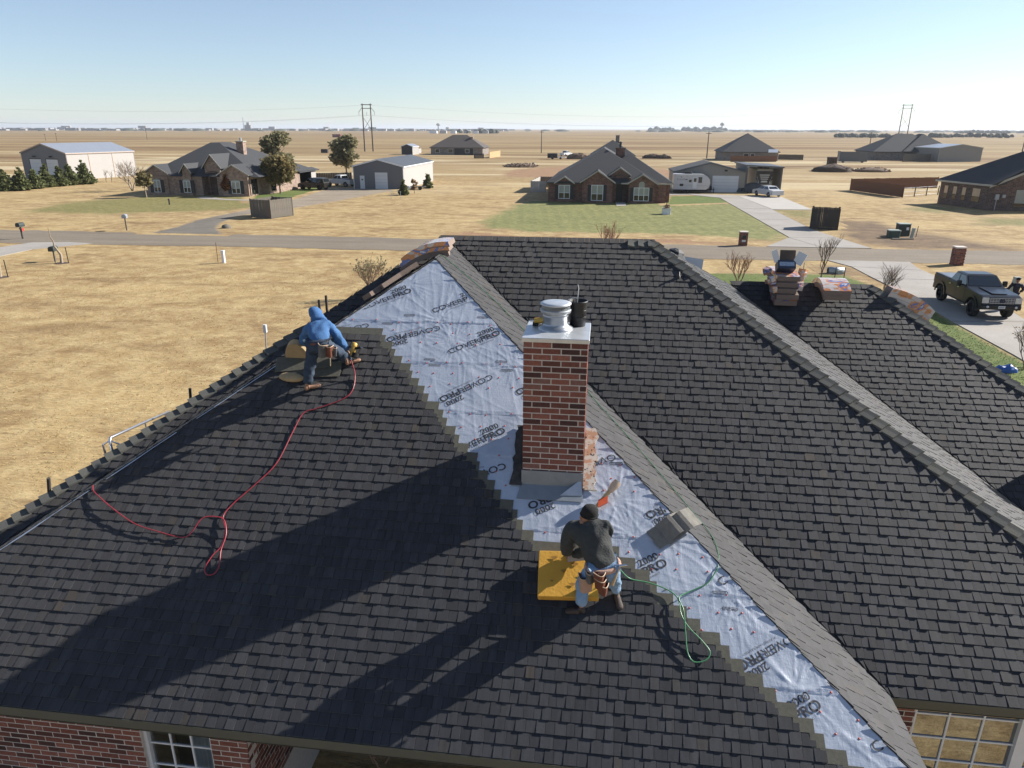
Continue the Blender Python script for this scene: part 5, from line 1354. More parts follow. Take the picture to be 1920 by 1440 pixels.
for s_ in (-1, 1):
    MB().lim(-3.0, -1.08, s_ * .94 - .05, s_ * .94 + .05, 1.505, 1.55).build('bed_rail', M_rim_d, tr)
    m_ = MB(); m_.bbox((.62, s_ * 1.22, 1.58), (.14, .26, .32), .04); mi = m_.build('mirror', M_rim_d, tr); MB().tube([(.6, s_ * .98, 1.5), (.62, s_ * 1.15, 1.5)], .035, 6).build('mirror_arm', M_under, mi)
    for cx, cz, r in arches:
        fl = MB(); n = 10
        for k in range(n):
            a0, a1 = math.pi * k / n, math.pi * (k + 1) / n
            fl.prism([(cx + (r - .01) * math.cos(a0), s_ * hwT, cz + (r - .01) * math.sin(a0)), (cx + (r + .1) * math.cos(a0), s_ * hwT, cz + (r + .1) * math.sin(a0)), (cx + (r + .1) * math.cos(a1), s_ * hwT, cz + (r + .1) * math.sin(a1)), (cx + (r - .01) * math.cos(a1), s_ * hwT, cz + (r - .01) * math.sin(a1))], (0, s_ * .05, 0))
        fl.build('wheel_flare', M_paint_dk, tr)
    for x_, w_ in ((.55, .95), (-.5, .9)):
        dd = MB(); dd.lim(x_ - w_ / 2, x_ + w_ / 2, s_ * hwT - .004, s_ * hwT + .012 * s_ + .004, .72, 1.44); d_o = dd.build('door', M_paint_dk, tr); MB().lim(x_ - w_ / 2 + .08, x_ - w_ / 2 + .26, s_ * (hwT + .03) - .02, s_ * (hwT + .03) + .02, 1.28, 1.33).build('handle', M_chrome, d_o)
    MB().tube([(-1.2, s_ * 1.0, .58), (1.3, s_ * 1.0, .58)], .055, 8).build('side_step', M_under, tr)
    h = MB(); h.prism([(3.052, s_ * .66, .98), (3.052, s_ * 1.0, .98), (3.03, s_ * 1.0, 1.28), (3.03, s_ * .66, 1.28)], (.03, 0, 0)); h.build('headlight', M_lamp, tr)
    MB().lim(-3.05, -3.0, s_ * .93 - .08, s_ * .93 + .08, 1.0, 1.42).build('tail_light', M_lamp_r, tr)
    MB().lathe([(0, .0), (.07, 0), (.07, .03), (0, .03)], 10, (3.16, s_ * .72, .80), Matrix.Rotation(R(90), 3, 'Y')).build('fog_lamp', M_lamp, tr)
gr = MB(); gr.lim(3.055, 3.075, -.65, .65, .94, 1.30); g_o = gr.build('grille', M_rim_d, tr)
for k in range(4): MB().lim(3.0755, 3.09, -.62, .62, .97 + k * .09, 1.01 + k * .09).build('grille_bar', mat('grille_silver', (.36, .37, .39), (.28, .29, .31), 6, .45, .2), g_o)
for k in range(9): MB().lim(3.0756, 3.086, -.6 + k * .15 - .012, -.6 + k * .15 + .012, .955, 1.285).build('grille_bar', MATS['grille_silver'], g_o)
MB().lathe([(0, .0), (.16, 0), (.16, .02), (0, .02)], 20, (3.091, 0, 1.12), Matrix.Rotation(R(90), 3, 'Y') @ Matrix.Diagonal((.55, 1, 1)).to_3x3()).build('badge', mat('badge_navy', (.012, .018, .045), (.01, .015, .035), 5, .2), g_o)
MB().bbox((3.06, 0, .78), (.22, 2.02, .26), .05).build('bumper', M_paint_dk, tr); MB().lim(3.172, 3.18, -.17, .17, .72, .86).build('number_plate', M_plate, tr)
for k in range(6): MB().lim(3.1805, 3.182, -.13 + k * .045, -.105 + k * .045, .755, .825).build('plate_character', MATS['ink_dark_grey'], tr)
MB().bbox((-3.06, 0, .80), (.18, 1.95, .2), .04).build('rear_bumper', M_under, tr)
hd = MB(); hd.prism([(1.25, -.45, 1.478), (2.7, -.38, 1.402), (2.7, .38, 1.402), (1.25, .45, 1.478)], (0, 0, .04)); hd.build('bonnet_scoop', M_paint_dk, tr)

# vehicles across the road and far off
g1 = ground(590, 355.5)
suv_prof = [(-2.45, .6), (-2.45, 1.05), (-2.35, 1.12), (1.1, 1.12), (2.2, 1.02), (2.42, .85), (2.42, .45)]
make_car('suv', 'black full-size SUV parked on the gravel drive beside the left house', 'car', (g1.x, g1.y, 0), R(168), 4.9, .98, suv_prof, [(-1.5, .40, .46), (1.55, .40, .46)], .38, ((-2.38, 1.2), (-2.15, .45), 1.1, 1.78, .95, .78), M_paint_br, .40, .27, M_rim_d, (.36, .68))
g1 = ground(625, 352)
wp = make_car('pickup_truck', 'white pickup half hidden behind the black SUV on the gravel drive', 'pickup truck', (g1.x + .2, g1.y + 3.2, 0), R(158), 5.6, .98, [(-2.8, .8), (-2.8, 1.2), (1.0, 1.22), (2.6, 1.1), (2.75, .9), (2.75, .6)], [(-1.75, .4, .47), (1.75, .4, .47)], .5, ((-.95, 1.05), (-.75, .4), 1.2, 1.82, .95, .8), M_paint_w, .4, .27, M_rim_s, (.48,))
MB().lim(-2.7, -1.05, -.8, .8, 1.205, 1.225).build('bed_floor', M_under, wp)
g1 = ground(1443, 370)
make_car('car', 'white saloon car seen from behind on the pale concrete pad', 'car', (g1.x, g1.y + 1.6, .055), R(112), 5.0, .93, [(-2.5, .5), (-2.5, .88), (-2.4, .95), (-1.45, 1.0), (1.15, .98), (2.3, .82), (2.5, .7), (2.5, .4)], [(-1.5, .33, .39), (1.5, .33, .39)], .28, ((-1.55, 1.25), (-.95, .45), .98, 1.42, .88, .68), M_paint_w, .33, .21, M_rim_s, (.5,))
g1 = ground(1412, 362)
ct = thing('covered_car', 'car under a dark grey cloth cover beside the white saloon', 'car', (g1.x, g1.y + 1.5, .05), R(185))
cb = bmesh.new(); nx, ny = 26, 12; grid = {}
for i in range(nx + 1):
    for j in range(ny + 1):
        x = -2.45 + 4.9 * i / nx; y = -1 + 2 * j / ny; q = 1 - abs(y) ** 4
        crest = .82 + .55 * math.exp(-((x + .15) / 1.15) ** 4) + .02 * math.sin(x * 9) * math.cos(y * 6)
        e = min(1, (1 - (abs(x) / 2.45) ** 8) * 1.6); z = max(.06, crest * q * max(0, e)); grid[i, j] = cb.verts.new((x, y * (.95 + .03 * math.sin(x * 5)), z))
for i in range(nx):
    for j in range(ny): f_ = cb.faces.new((grid[i, j], grid[i + 1, j], grid[i + 1, j + 1], grid[i, j + 1])); f_.smooth = True
bm_obj(cb, 'cover', M_cloth_car, ct)
for cx in (-1.5, 1.5):
    for s_ in (-1, 1): wheel_parts(ct, cx, s_ * .82, .32, .2, M_rim_s)
# travel trailer beside the garage
ya_ = 114.6; xa_, xb_3 = X(1262, 350, ya_), X(1331, 350, ya_); z0_, z1_ = .55, Z(1290, 326.5, ya_)
tv = Bld('travel_trailer', 'white travel trailer with dark windows parked in front of the taupe garage', 'camper', ((xa_ + xb_3) / 2, ya_ + 1.2, 0))
ol = [(xa_, z0_), (xb_3 - .55, z0_), (xb_3 - .15, z0_ + .3), (xb_3, z0_ + .9), (xb_3 - .08, z0_ + 1.5), (xb_3 - .45, z1_ - .35), (xb_3 - .9, z1_ - .08), (xb_3 - 1.3, z1_), (xa_ + .1, z1_ + .02), (xa_, z1_ - .1)]
tv.part(MB().prism([(x, ya_, z) for x, z in ol], (0, 2.4, 0)), 'body', M_paint_w)
fr = lambda px0, px1, py0, py1, name, m, off=.012: tv.part(MB().lim(X(px0, 350, ya_), X(px1, 350, ya_), ya_ - off, ya_ - .001, Z(px0, py1, ya_), Z(px0, py0, ya_)), name, m)
fr(1291, 1296, 336.8, 341.8, 'window', M_carglass); dr = fr(1298.5, 1306, 332.5, 353, 'door', M_white_v, .02); fr(1300, 1305, 334, 341, 'door_window', M_carglass, .035); fr(1308.5, 1315.5, 332, 343, 'window', M_carglass); fr(1274, 1281, 344.5, 348.8, 'hatch', M_door); fr(1275.5, 1277, 331, 332.6, 'vent', M_door); fr(1284, 1288, 336, 337.4, 'vent', M_door)
for q in range(3): tv.part(MB().prism([(X(1263, 346, ya_), ya_ - .006, Z(1263, 344.6 + q * 1.3, ya_)), (X(1327, 348, ya_), ya_ - .006, Z(1327, 347.6 + q * .8, ya_)), (X(1327, 348, ya_), ya_ - .006, Z(1327, 347.9 + q * .8, ya_)), (X(1263, 346, ya_), ya_ - .006, Z(1263, 344.9 + q * 1.3, ya_))], (0, .005, 0)), 'side_stripe', M_galv_d)
xw = X(1270, 333.5, ya_)
for k, l in enumerate((.34, .2, .26, .22, .24, .3)): tv.part(MB().lim(xw + k * .2, xw + k * .2 + .12, ya_ - .006, ya_ - .001, Z(1272, 338, ya_), Z(1272, 338, ya_) + l), 'side_lettering', M_galv_d)
tv.part(MB().bbox((X(1300, 325, ya_) - .6, ya_ + 1.2, z1_ + .14), (1.0, .9, .26), .05), 'roof_unit', M_door); tv.part(MB().lim(xa_ + .3, X(1300, 325, ya_) - 0, ya_ - .1, ya_ - .002, z1_ - .16, z1_ - .02), 'awning', M_white_v)
for px in (1281, 1290): 
    c = Vector((X(px, 358, ya_), ya_ + .16, .36)); tv.part(MB().lathe([(0, -.12), (.3, -.12), (.36, -.08), (.36, .08), (.3, .12), (0, .12)], 16, c, Matrix.Rotation(R(90), 3, 'X')), 'wheel', M_tyre)
tv.part(MB().lim(xa_ + .1, xb_3 - .3, ya_ + .12, ya_ + 2.3, .36, .56), 'chassis', M_under)
tv.part(MB().prism([(xb_3 - .3, ya_ + .9, .42), (xb_3 + .9, ya_ + 1.15, .42), (xb_3 + .9, ya_ + 1.25, .42), (xb_3 - .3, ya_ + 1.5, .42)], (0, 0, .1)).tube([(xb_3 + .75, ya_ + 1.2, .0), (xb_3 + .75, ya_ + 1.2, .85)], .05, 6).lathe([(.16, .5), (.18, .6), (.18, .9), (.1, 1.05), (0, 1.06)], 10, (xb_3 + .32, ya_ + 1.2, 0)), 'drawbar', M_under)
# small ones far out
for (px, py, lab, rz, m_, k) in ((1061, 293, 'tiny white pickup parked by the pole in the brown field', R(60), M_paint_w, 1), ):
    g1 = ground(px, py)
    make_car('pickup_truck', lab, 'pickup truck', (g1.x, g1.y, 0), rz, 5.4, .98, [(-2.7, .8), (-2.7, 1.2), (1.0, 1.22), (2.5, 1.1), (2.65, .9), (2.65, .6)], [(-1.7, .4, .47), (1.7, .4, .47)], .5, ((-.95, 1.05), (-.75, .4), 1.2, 1.85, .95, .8), m_, .4, .27, M_rim_s, (.48,))
g1 = ground(1036, 298.5); t_ = thing('utility_trailer', 'small dark box trailer next to the tiny white pickup', 'trailer', (g1.x, g1.y, 0)); MB().bbox((0, 0, 1.1), (3.2, 2, 1.4), .1).build('box', M_door, t_)
for q in (-1, 1): MB().lathe([(0, -.12), (.35, -.12), (.35, .12), (0, .12)], 12, (0, q * 1.05, .35), Matrix.Rotation(R(90), 3, 'X')).build('wheel', M_tyre, t_)
g1 = ground(1051, 298.5); t_ = thing('flatbed_trailer', 'small pale open trailer between the dark box trailer and the pickup', 'trailer', (g1.x, g1.y, 0)); MB().box((0, 0, .6), (3.2, 1.9, .14)).build('deck', M_galv, t_)
for q in (-1.5, 0, 1.5): MB().lim(q - .04, q + .04, -.9, -.84, .67, 1.5).build('stake', M_galv, t_)
for q in (-1, 1): MB().lathe([(0, -.12), (.35, -.12), (.35, .12), (0, .12)], 12, (0, q * 1.0, .35), Matrix.Rotation(R(90), 3, 'X')).build('wheel', M_tyre, t_)
# ------------------------------------------------------------------ poles, boxes, mailboxes and field odds and ends
M_pole = mat('pole_wood', (.13, .10, .08), (.09, .07, .055), 1.2, .9, stretch=(6, 6, .4)); M_box_g = mat('cabinet_green', (.055, .085, .065), (.04, .065, .05), 2, .6); M_box_gd = mat('cabinet_dark_green', (.03, .042, .036), (.024, .034, .03), 2, .55)
M_ped = mat('pedestal_grey_green', (.38, .42, .36), (.32, .36, .31), 3, .6); M_red = mat('flag_red', (.5, .04, .03), (.4, .03, .025), 3, .5)
def pylon(label, base, top_z, gap, ang, group):
    t = thing('pylon', label, 'pylon', tuple(base), ang, group)
    for s_ in (-1, 1):
        m_ = MB().tube([(s_ * gap, 0, 0), (s_ * gap * .96, 0, top_z)], [.32, .2], 8); m_.build('pole', M_pole, t)
        MB().tube([(s_ * gap * .96, 0, top_z * .93), (s_ * gap * 1.9, 0, top_z * .82)], .09, 5).build('brace', M_pole, t)
        MB().tube([(s_ * gap * 1.85, 0, top_z * .82), (s_ * gap * 1.85, 0, top_z * .76)], .11, 6).build('insulator', M_galv_d, t)
    MB().tube([(0, 0, top_z * .82), (0, 0, top_z * .76)], .11, 6).build('insulator', M_galv_d, t)
    MB().box((0, 0, top_z * .975), (gap * 2.6, .22, .3)).build('crossarm', M_pole, t); MB().box((0, 0, top_z * .90), (gap * 2.2, .2, .25)).build('crossarm', M_pole, t)
    for s_ in (-1, 1): MB().tube([(s_ * gap, .15, top_z * .45), (-s_ * gap, .15, top_z * .72)], .08, 5).build('cross_brace', M_pole, t)
    return t
p1 = ground(692, 284); p2 = ground(1693, 263.5)
p1z = Z(692, 194, p1.y); pylon('two-pole timber power pylon rising behind the tree left of the centre', p1, p1z, 1.75, R(6), 'high voltage pylons in the far fields')
p2 = Vector((at_y(1691, 263, 480).x, 480, 0)); p2z = Z(1700, 195, 480); pylon('leaning-looking two-pole timber pylon behind the far right houses', p2, p2z, 2.4, R(-8), 'high voltage pylons in the far fields')
d_ = (p2 - p1); wl_ = []
M_wire = mat('power_wire', (.20, .21, .22), (.18, .19, .2), 2, .6)
for k, zz in enumerate((.76, .76, .97)):
    off = (-3.2, 3.2, 0)[k]
    for a, c, za, zb2 in ((p1, p2, p1z, p2z), (p1 - d_ * .75, p1, p2z * 1.0, p1z), (p2, p2 + d_ * .6, p2z, p2z)):
        pts = []
        for i in range(33):
            f = i / 32; p = a.lerp(c, f); pts.append((p.x + 0, p.y + off, (za * (1 - f) + zb2 * f) * zz - 5.5 * 4 * f * (1 - f)))
        nm_ = ('lower far', 'lower near', 'topmost')[k]; MB().tube(pts, .022, 4, False).build('power_line', M_wire); tag(COL.objects[-1], nm_ + ' ' + ('power wire sagging between the two pylons', 'power wire left of the left pylon', 'power wire right of the right pylon')[(0 if c is p2 else 1 if c is p1 else 2)], 'power line', 'power wires strung between the pylons')
def pole(px, py, ptop, label, group='utility poles in the far fields'):
    g_ = ground(px, py); t = thing('utility_pole', label, 'utility pole', tuple(g_), 0, group); h = Z(px, ptop, g_.y)
    MB().tube([(0, 0, 0), (0, 0, h)], [.20, .13], 8).build('pole', M_pole, t); MB().box((0, 0, h - .5), (1.8, .12, .15)).build('crossarm', M_pole, t)
pole(1015, 287, 245, 'thin utility pole standing in the field left of the half hidden house'); pole(1325, 297, 247, 'thin utility pole between the half hidden house and the pyramid-roofed house'); pole(1628, 290, 248, 'thin utility pole left of the wide far right house'); pole(1913, 300, 252, 'thin utility pole above the roof at the right edge')
for px, py, pt, lb in ((86, 264, 251, 'short pole in the stubble behind the big metal workshop, left one'), (107, 265, 249, 'short pole in the stubble behind the big metal workshop, right one'), (276, 262, 240, 'short pole in the far field above the left house')): pole(px, py, pt, lb)

def curbside_mailbox(label, px, py, h, m, flag=False, tilt=0):
    g_ = ground(px, py); t = thing('mailbox', label, 'mailbox', tuple(g_), R(tilt)); MB().lim(-.05, .05, -.05, .05, 0, h).build('post', M_wood_g if not flag else M_wood_d, t)
    n = 8; m_ = MB(); m_.prism([(-.2, -.3, h), (.2, -.3, h)] + [(.2 * math.cos(a), -.3, h + .2 + .16 * math.sin(a)) for a in [math.pi * i / n for i in range(n + 1)]], (0, .62, 0)); bx = m_.build('box', m, t)
    if flag: MB().lim(.2, .215, -.1, .1, h - .38, h - .12).build('flag', M_red, t); MB().lim(-.1, .1, -.1, .1, h - .22, h - .14).build('paper_tube', M_box_gd, t)
curbside_mailbox('black mailbox with red marker on a wooden post at the far left roadside', 43, 448, 1.05, M_box_gd, True, 0)
curbside_mailbox('silver-faced mailbox on a thick dark post beside the road below the left lawn', 238, 432, 1.15, M_galv_d, False, 20)
curbside_mailbox('small dark mailbox near the staked sapling on the left', 104, 490, .75, M_box_gd, False, 10)
def brick_pillar(label, px, py, w, h, bm_, mail=True):
    g_ = ground(px, py); t = thing('brick_mailbox' if mail else 'brick_pillar', label, 'mailbox' if mail else 'pillar', tuple(g_)); M_ = MATS['mortar']
    MB().lim(-w / 2 + .008, w / 2 - .008, .008, w - .008, 0, h).build('core', M_, t)
    rows = int(h / .1); me = {}; rb = random.Random(int(px))
    for r_ in range(rows):
        for face in range(2):
            u = -w / 2 - (.13 if r_ % 2 else 0)
            while u < w / 2:
                a, c = max(u, -w / 2), min(u + .25, w / 2)
                if c - a > .03:
                    q = MB()
                    if face == 0: q.lim(a, c, -.008, .02, r_ * .1 + .006, r_ * .1 + .094)
                    else: q.lim(-w / 2 - .008, -w / 2 + .02, a + w / 2, c + w / 2, r_ * .1 + .006, r_ * .1 + .094)
                    q.build('brick', bm_, t)
                u += .262
    MB().lim(-w / 2 - .03, w / 2 + .03, -.03, w + .03, h, h + .06).build('cap', M_, t)
    if mail:
        q = MB(); n = 8; q.prism([(-.16, -.012, h - .52), (.16, -.012, h - .52)] + [(.16 * math.cos(a), -.012, h - .36 + .14 * math.sin(a)) for a in [math.pi * i / n for i in range(n + 1)]], (0, -.04, 0)); q.build('mail_door', M_box_gd, t); MB().lim(-.15, .15, -.02, -.009, h - .76, h - .62).build('number_plate', M_white_v, t)
brick_pillar('brick mailbox pillar with black door beside the road, left of the concrete drive', 1393.5, 461.5, .62, 1.12, MATS['brick_piece'])
brick_pillar('plain dark brick pillar by the road behind the pickup', 1797, 498, .68, 1.25, MATS['brick_piece'], False)
def cab(label, px, py, w, d, h, m, lid):
    g_ = ground(px, py); t = thing('utility_cabinet', label, 'utility box', tuple(g_)); MB().bbox((0, d / 2, h / 2), (w, d, h), .04).build('body', m, t); MB().bbox((0, d / 2, h + .03), (w + .06, d + .06, .08), .03).build('lid', lid, t); return t, w, h
cab('low green utility box in the churned soil right of the board enclosure', 1676.5, 446.5, .95, .7, .62, M_box_g, M_ped)
t_, w_, h_ = cab('tall dark green transformer box with a small white sticker in the churned soil', 1694.5, 443, 1.0, .9, 1.05, M_box_gd, M_ped)
MB().lim(.12, .34, -.012, -.001, .55, .8).build('sticker', M_white_v, t_)
g_ = ground(1709.5, 447); t_ = thing('pedestal', 'slim pale pedestal beside the transformer box', 'utility box', tuple(g_)); MB().bbox((0, 0, .42), (.24, .2, .84), .03, Matrix.Rotation(R(6), 3, 'Y')).build('body', M_ped, t_); MB().bbox((.05, 0, .87), (.28, .24, .08), .02).build('cap', M_ped, t_)
g_ = ground(1717, 445); t_ = thing('marker_stake', 'thin stake right of the pale pedestal', 'stake', tuple(g_)); MB().tube([(0, 0, 0), (.06, 0, 1.0)], .03, 5).build('stake', M_wood_d, t_)
g_ = ground(1692, 449); t_ = thing('timber_plank', 'loose grey plank lying in front of the transformer box', 'plank', (g_.x, g_.y, .06), R(10)); MB().box((0, 0, 0), (1.9, .3, .09)).build('plank', M_wood_g, t_)
g_ = ground(420, 493); t_ = thing('pedestal', 'white utility pedestal alone in the dry field on the left', 'utility box', tuple(g_)); MB().bbox((0, 0, .42), (.22, .2, .84), .03).build('body', M_white_v, t_); MB().bbox((0, 0, .865), (.26, .24, .07), .02).build('cap', M_white_v, t_)
g_ = ground(409, 492.5); t_ = thing('marker_stake', 'thin rusty stake beside the white pedestal', 'stake', tuple(g_)); MB().tube([(0, 0, 0), (.02, 0, 1.45)], .022, 5).build('stake', mat('rust', (.16, .08, .04), (.1, .05, .03), 8, .9), t_)
g_ = ground(1897, 553); t_ = thing('pedestal', 'pale grey-green utility pedestal behind the pickup at the right edge', 'utility box', tuple(g_)); MB().bbox((0, 0, .5), (.30, .28, 1.0), .03, Matrix.Rotation(R(9), 3, 'Y')).build('body', M_ped, t_); MB().bbox((.09, 0, 1.02), (.34, .32, .1), .03).build('cap', M_ped, t_)
g_ = ground(1566, 513); t_ = thing('culvert_pipe', 'grey culvert pipe end beside the near driveway', 'pipe', (g_.x, g_.y, .18), R(0)); MB().lathe([(.22, -.5), (.26, -.5), (.26, .5), (.22, .5)], 14, (0, 0, 0), Matrix.Rotation(R(90), 3, 'Y')).build('pipe', M_galv_d, t_); MB().box((.2, -.1, -.05), (.5, .4, .3), Matrix.Rotation(.4, 3, 'Z')).build('rubble', M_ped, t_)
# planter with wellhead on the striped lawn
g_ = ground(1249.5, 402.5); t_ = thing('planter', 'square white planter with dry flowers on the striped lawn', 'planter', tuple(g_)); MB().bbox((0, .45, .32), (.95, .9, .64), .03).build('box', M_white_v, t_); MB().lim(-.52, .52, -.05, .95, .641, .70).build('rim', M_trim, t_)
rb = random.Random(4); q = MB()
for k in range(60): a = rb.uniform(0, math.tau); r_ = rb.uniform(0, .35); q.box((r_ * math.cos(a), .45 + r_ * math.sin(a), .7 + rb.uniform(0, .35)), (.09, .09, .07), Matrix.Rotation(a, 3, 'X'))
q.build('flowers', mat('dry_flowers', (.28, .14, .10), (.16, .10, .05), 20, .9), t_); MB().tube([(0, .45, .6), (0, .45, 1.45)], .05, 6).build('stem_post', M_wood_d, t_)
g_ = ground(318, 384); t_ = thing('lamp_post', 'short black bollard light on the thin left lawn', 'garden light', tuple(g_)); MB().tube([(0, 0, 0), (0, 0, .62)], .09, 8).lathe([(.13, .6), (.13, .72), (0, .78)], 10).build('bollard', M_door, t_)
g_ = ground(425, 428); t_ = thing('rock', 'small dark rock near the mouth of the left drive', 'rock', tuple(g_)); q = MB(); q.lathe([(.5, 0), (.42, .22), (.2, .36), (0, .38)], 7, (0, 0, 0), Matrix.Rotation(.3, 3, 'Y')); q.build('rock', M_wood_g, t_)
# wire gate frame and trailer by the slate garage
g_ = ground(735, 372); t_ = thing('gate_frame', 'thin pipe gate frame in the grass by the slate garage', 'gate', tuple(g_))
for q in (-.05, 1.25): MB().tube([(q, 0, 0), (q, 0, 1.0)], .03, 5).build('post', M_galv_d, t_)
for z in (.5, .97): MB().tube([(-.05, 0, z), (1.25, 0, z)], .022, 5).build('rail', M_galv_d, t_)
g_ = ground(768, 356); t_ = thing('utility_trailer', 'low rusty trailer parked along the sunlit side of the slate garage', 'trailer', (g_.x + .8, g_.y + .6, 0), R(4)); MB().box((0, 0, .45), (3.2, 1.5, .12)).build('deck', M_wood_d, t_)
for q in (-.9, .9): MB().lathe([(0, -.1), (.3, -.1), (.3, .1), (0, .1)], 12, (q, -.8, .3), Matrix.Rotation(R(90), 3, 'X')).build('wheel', M_white_v if q < 0 else M_tyre, t_)
# mounds, brush piles, debris in the fields
def mound(name, label, cat, px, py, w, h, m, n=220, s=.35, seed=1):
    g_ = ground(px, py); t_ = thing(name, label, cat, tuple(g_)); rb = random.Random(seed); q = MB()
    nx = 16
    prof = [(w * math.cos(a) , h * math.sin(a)) for a in [math.pi / 2 * k / 6 for k in range(7)]]
    vs = []; fs = []
    for r_, z in prof:
        for k in range(nx):
            a = k * math.tau / nx; d = 1 + .3 * noise.noise((math.cos(a) * 2, math.sin(a) * 2, z * 2 + seed)); vs.append((r_ * d * math.cos(a), r_ * d * .6 * math.sin(a), z * (1 + .4 * noise.noise((a, z, seed)))))
    for i in range(6):
        for k in range(nx): fs.append((i * nx + k, i * nx + (k + 1) % nx, (i + 1) * nx + (k + 1) % nx, (i + 1) * nx + k))
    q.add(vs, fs, True); q.build('heap', m, t_)
    q = MB()
    for k in range(n):
        a = rb.uniform(0, math.tau); r_ = w * rb.random() ** .5; z = h * max(0, 1 - (r_ / w) ** 2) ** .5
        q.box((r_ * math.cos(a), r_ * .6 * math.sin(a), z * .9), (s * rb.uniform(.5, 2), s * .3, s * .3), Matrix.Rotation(rb.uniform(0, 6), 3, 'Z') @ Matrix.Rotation(rb.uniform(-.7, .7), 3, 'Y'))
    q.build('clods', m, t_, kind='stuff')
M_heap = mat('heap_soil', (.10, .065, .045), (.055, .04, .032), 3, .95, bump=.6); M_brush = mat('heap_brush', (.22, .15, .10), (.12, .085, .06), 4, .95)
mound('dirt_heap', 'dark brown heap with an upright block in the right field', 'heap', 1562, 322, 4.6, 1.5, M_heap, 160, .4, 1); mound('dirt_heap', 'low brush pile right of the dark dirt heap', 'heap', 1635, 322, 4.0, .9, M_brush, 160, .5, 2)
g_ = ground(1558, 319); t_ = thing('stump', 'rough upright stump on the dark dirt heap', 'stump', (g_.x, g_.y, 0.6)); q = MB(); q.lathe([(1.5, 0), (1.2, 1.0), (1.25, 2.0), (1.3, 2.4), (0, 2.45)], 8, (0, 0, 0), None, False); q.build('trunk', M_heap, t_)
mound('brush_pile', 'brush pile lying in the brown field left of the half hidden house', 'heap', 977, 313, 4.6, .8, M_brush, 200, .6, 3); mound('brush_pile', 'dark shrubs heap right of the half hidden house', 'heap', 1222, 297, 3.2, 1.3, M_heap, 160, .5, 4); mound('brush_pile', 'dark shrub heap nearer the pyramid-roofed house', 'heap', 1243, 297.5, 2.6, 1.2, M_heap, 130, .5, 5); mound('brush_pile', 'tan brush heap just left of the half hidden house', 'heap', 1085, 298, 4.0, 1.7, M_brush, 200, .6, 6)
g_ = ground(1000, 312.5); t_ = thing('barrel', 'dark barrel at the end of the brush pile in the brown field', 'barrel', tuple(g_)); MB().lathe([(.35, 0), (.4, .5), (.35, 1.0), (0, 1.0)], 12).build('barrel', M_door, t_)
g_ = ground(609, 287); t_ = thing('hay_feeder', 'small dark box far out in the stubble above the gravel drive', 'feeder', tuple(g_)); MB().bbox((0, 0, .8), (2.6, 1.4, 1.4), .1).build('box', M_door, t_)
g_ = ground(632, 257.5); t_ = thing('shipping_container', 'tiny dark red container far out in the left field', 'container', tuple(g_)); MB().bbox((0, 0, 1.6), (9, 4, 3.2), .1).build('box', mat('dark_red', (.20, .045, .045), (.15, .035, .035), 2, .7), t_)
# far town along the horizon and distant tree belts: single masses
M_town = mat('town_pale', (.36, .36, .36), (.20, .20, .21), .02, .8); M_belt = mat('tree_belt', (.065, .075, .055), (.045, .055, .04), .05, .95)
rb = random.Random(31); q = MB()
for k in range(340):
    f = rb.random() ** 1.2; px = -40 + f * 1000; d = rb.uniform(2800, 4200); r_ = ray(px, 240); r_.z = 0; r_.normalize(); p = r_ * d; w = rb.uniform(10, 55); h = rb.uniform(3, 9) * (1.9 if rb.random() < .06 else 1); q.box((p.x, p.y, h / 2), (w, rb.uniform(8, 20), h), Matrix.Rotation(rb.uniform(-.3, .3), 3, 'Z'))
q.build('far_town', M_town); tag(COL.objects[-1], 'pale low roofs of the far-off town along the left horizon', 'town', None, 'stuff')
q = MB()
for k in range(900):
    f = rb.random(); px = -60 + f * 2050; d = rb.uniform(2600, 5200); r_ = ray(px, 240); r_.z = 0; r_.normalize(); p = r_ * d; s = rb.uniform(8, 26)
    if noise.noise((px * .012, 1.5, 0)) < rb.uniform(-.4, .35): continue
    q.lathe([(s, 0), (s * .9, s * .16), (s * .4, s * .3), (0, s * .34)], 6, (p.x, p.y, 0))
q.build('far_tree_belt', M_belt); tag(COL.objects[-1], 'thin dark tree belts along the whole horizon', 'trees', None, 'stuff')
for nm, lb, px, py, h, kind in (('grain_elevator', 'pale blocky grain elevator on the left horizon', 467, 242, 20, 0), ('radio_mast', 'thin tall mast beside the grain elevator on the horizon', 457.5, 242, 46, 1), ('water_tower', 'tiny mushroom-shaped water tower on the right horizon', 1353, 246.5, 34, 2), ('water_tower', 'tiny water tower on the horizon above the brown-roofed house', 822, 244, 30, 2)):
    r_ = ray(px, py); r_.z = 0; r_.normalize(); p = r_ * 3000; t_ = thing(nm, lb, nm.replace('_', ' '), (p.x, p.y, 0)); c_ = 3000 / 1350
    if kind == 0: MB().lim(-14, 10, -6, 6, 0, h * 1.0).build('silo_block', M_town, t_); MB().lim(-6, 4, -5, 5, h, h * 1.45).build('headhouse', M_town, t_)
    if kind == 1: MB().tube([(0, 0, 0), (0, 0, h)], 1.3, 6).build('mast', M_galv_d, t_)
    if kind == 2: MB().tube([(0, 0, 0), (0, 0, h * .7)], 2.2, 8).build('stem', M_town, t_); MB().lathe([(2, h * .6), (8, h * .72), (8, h * .85), (0, h)], 12).build('tank', M_town, t_)
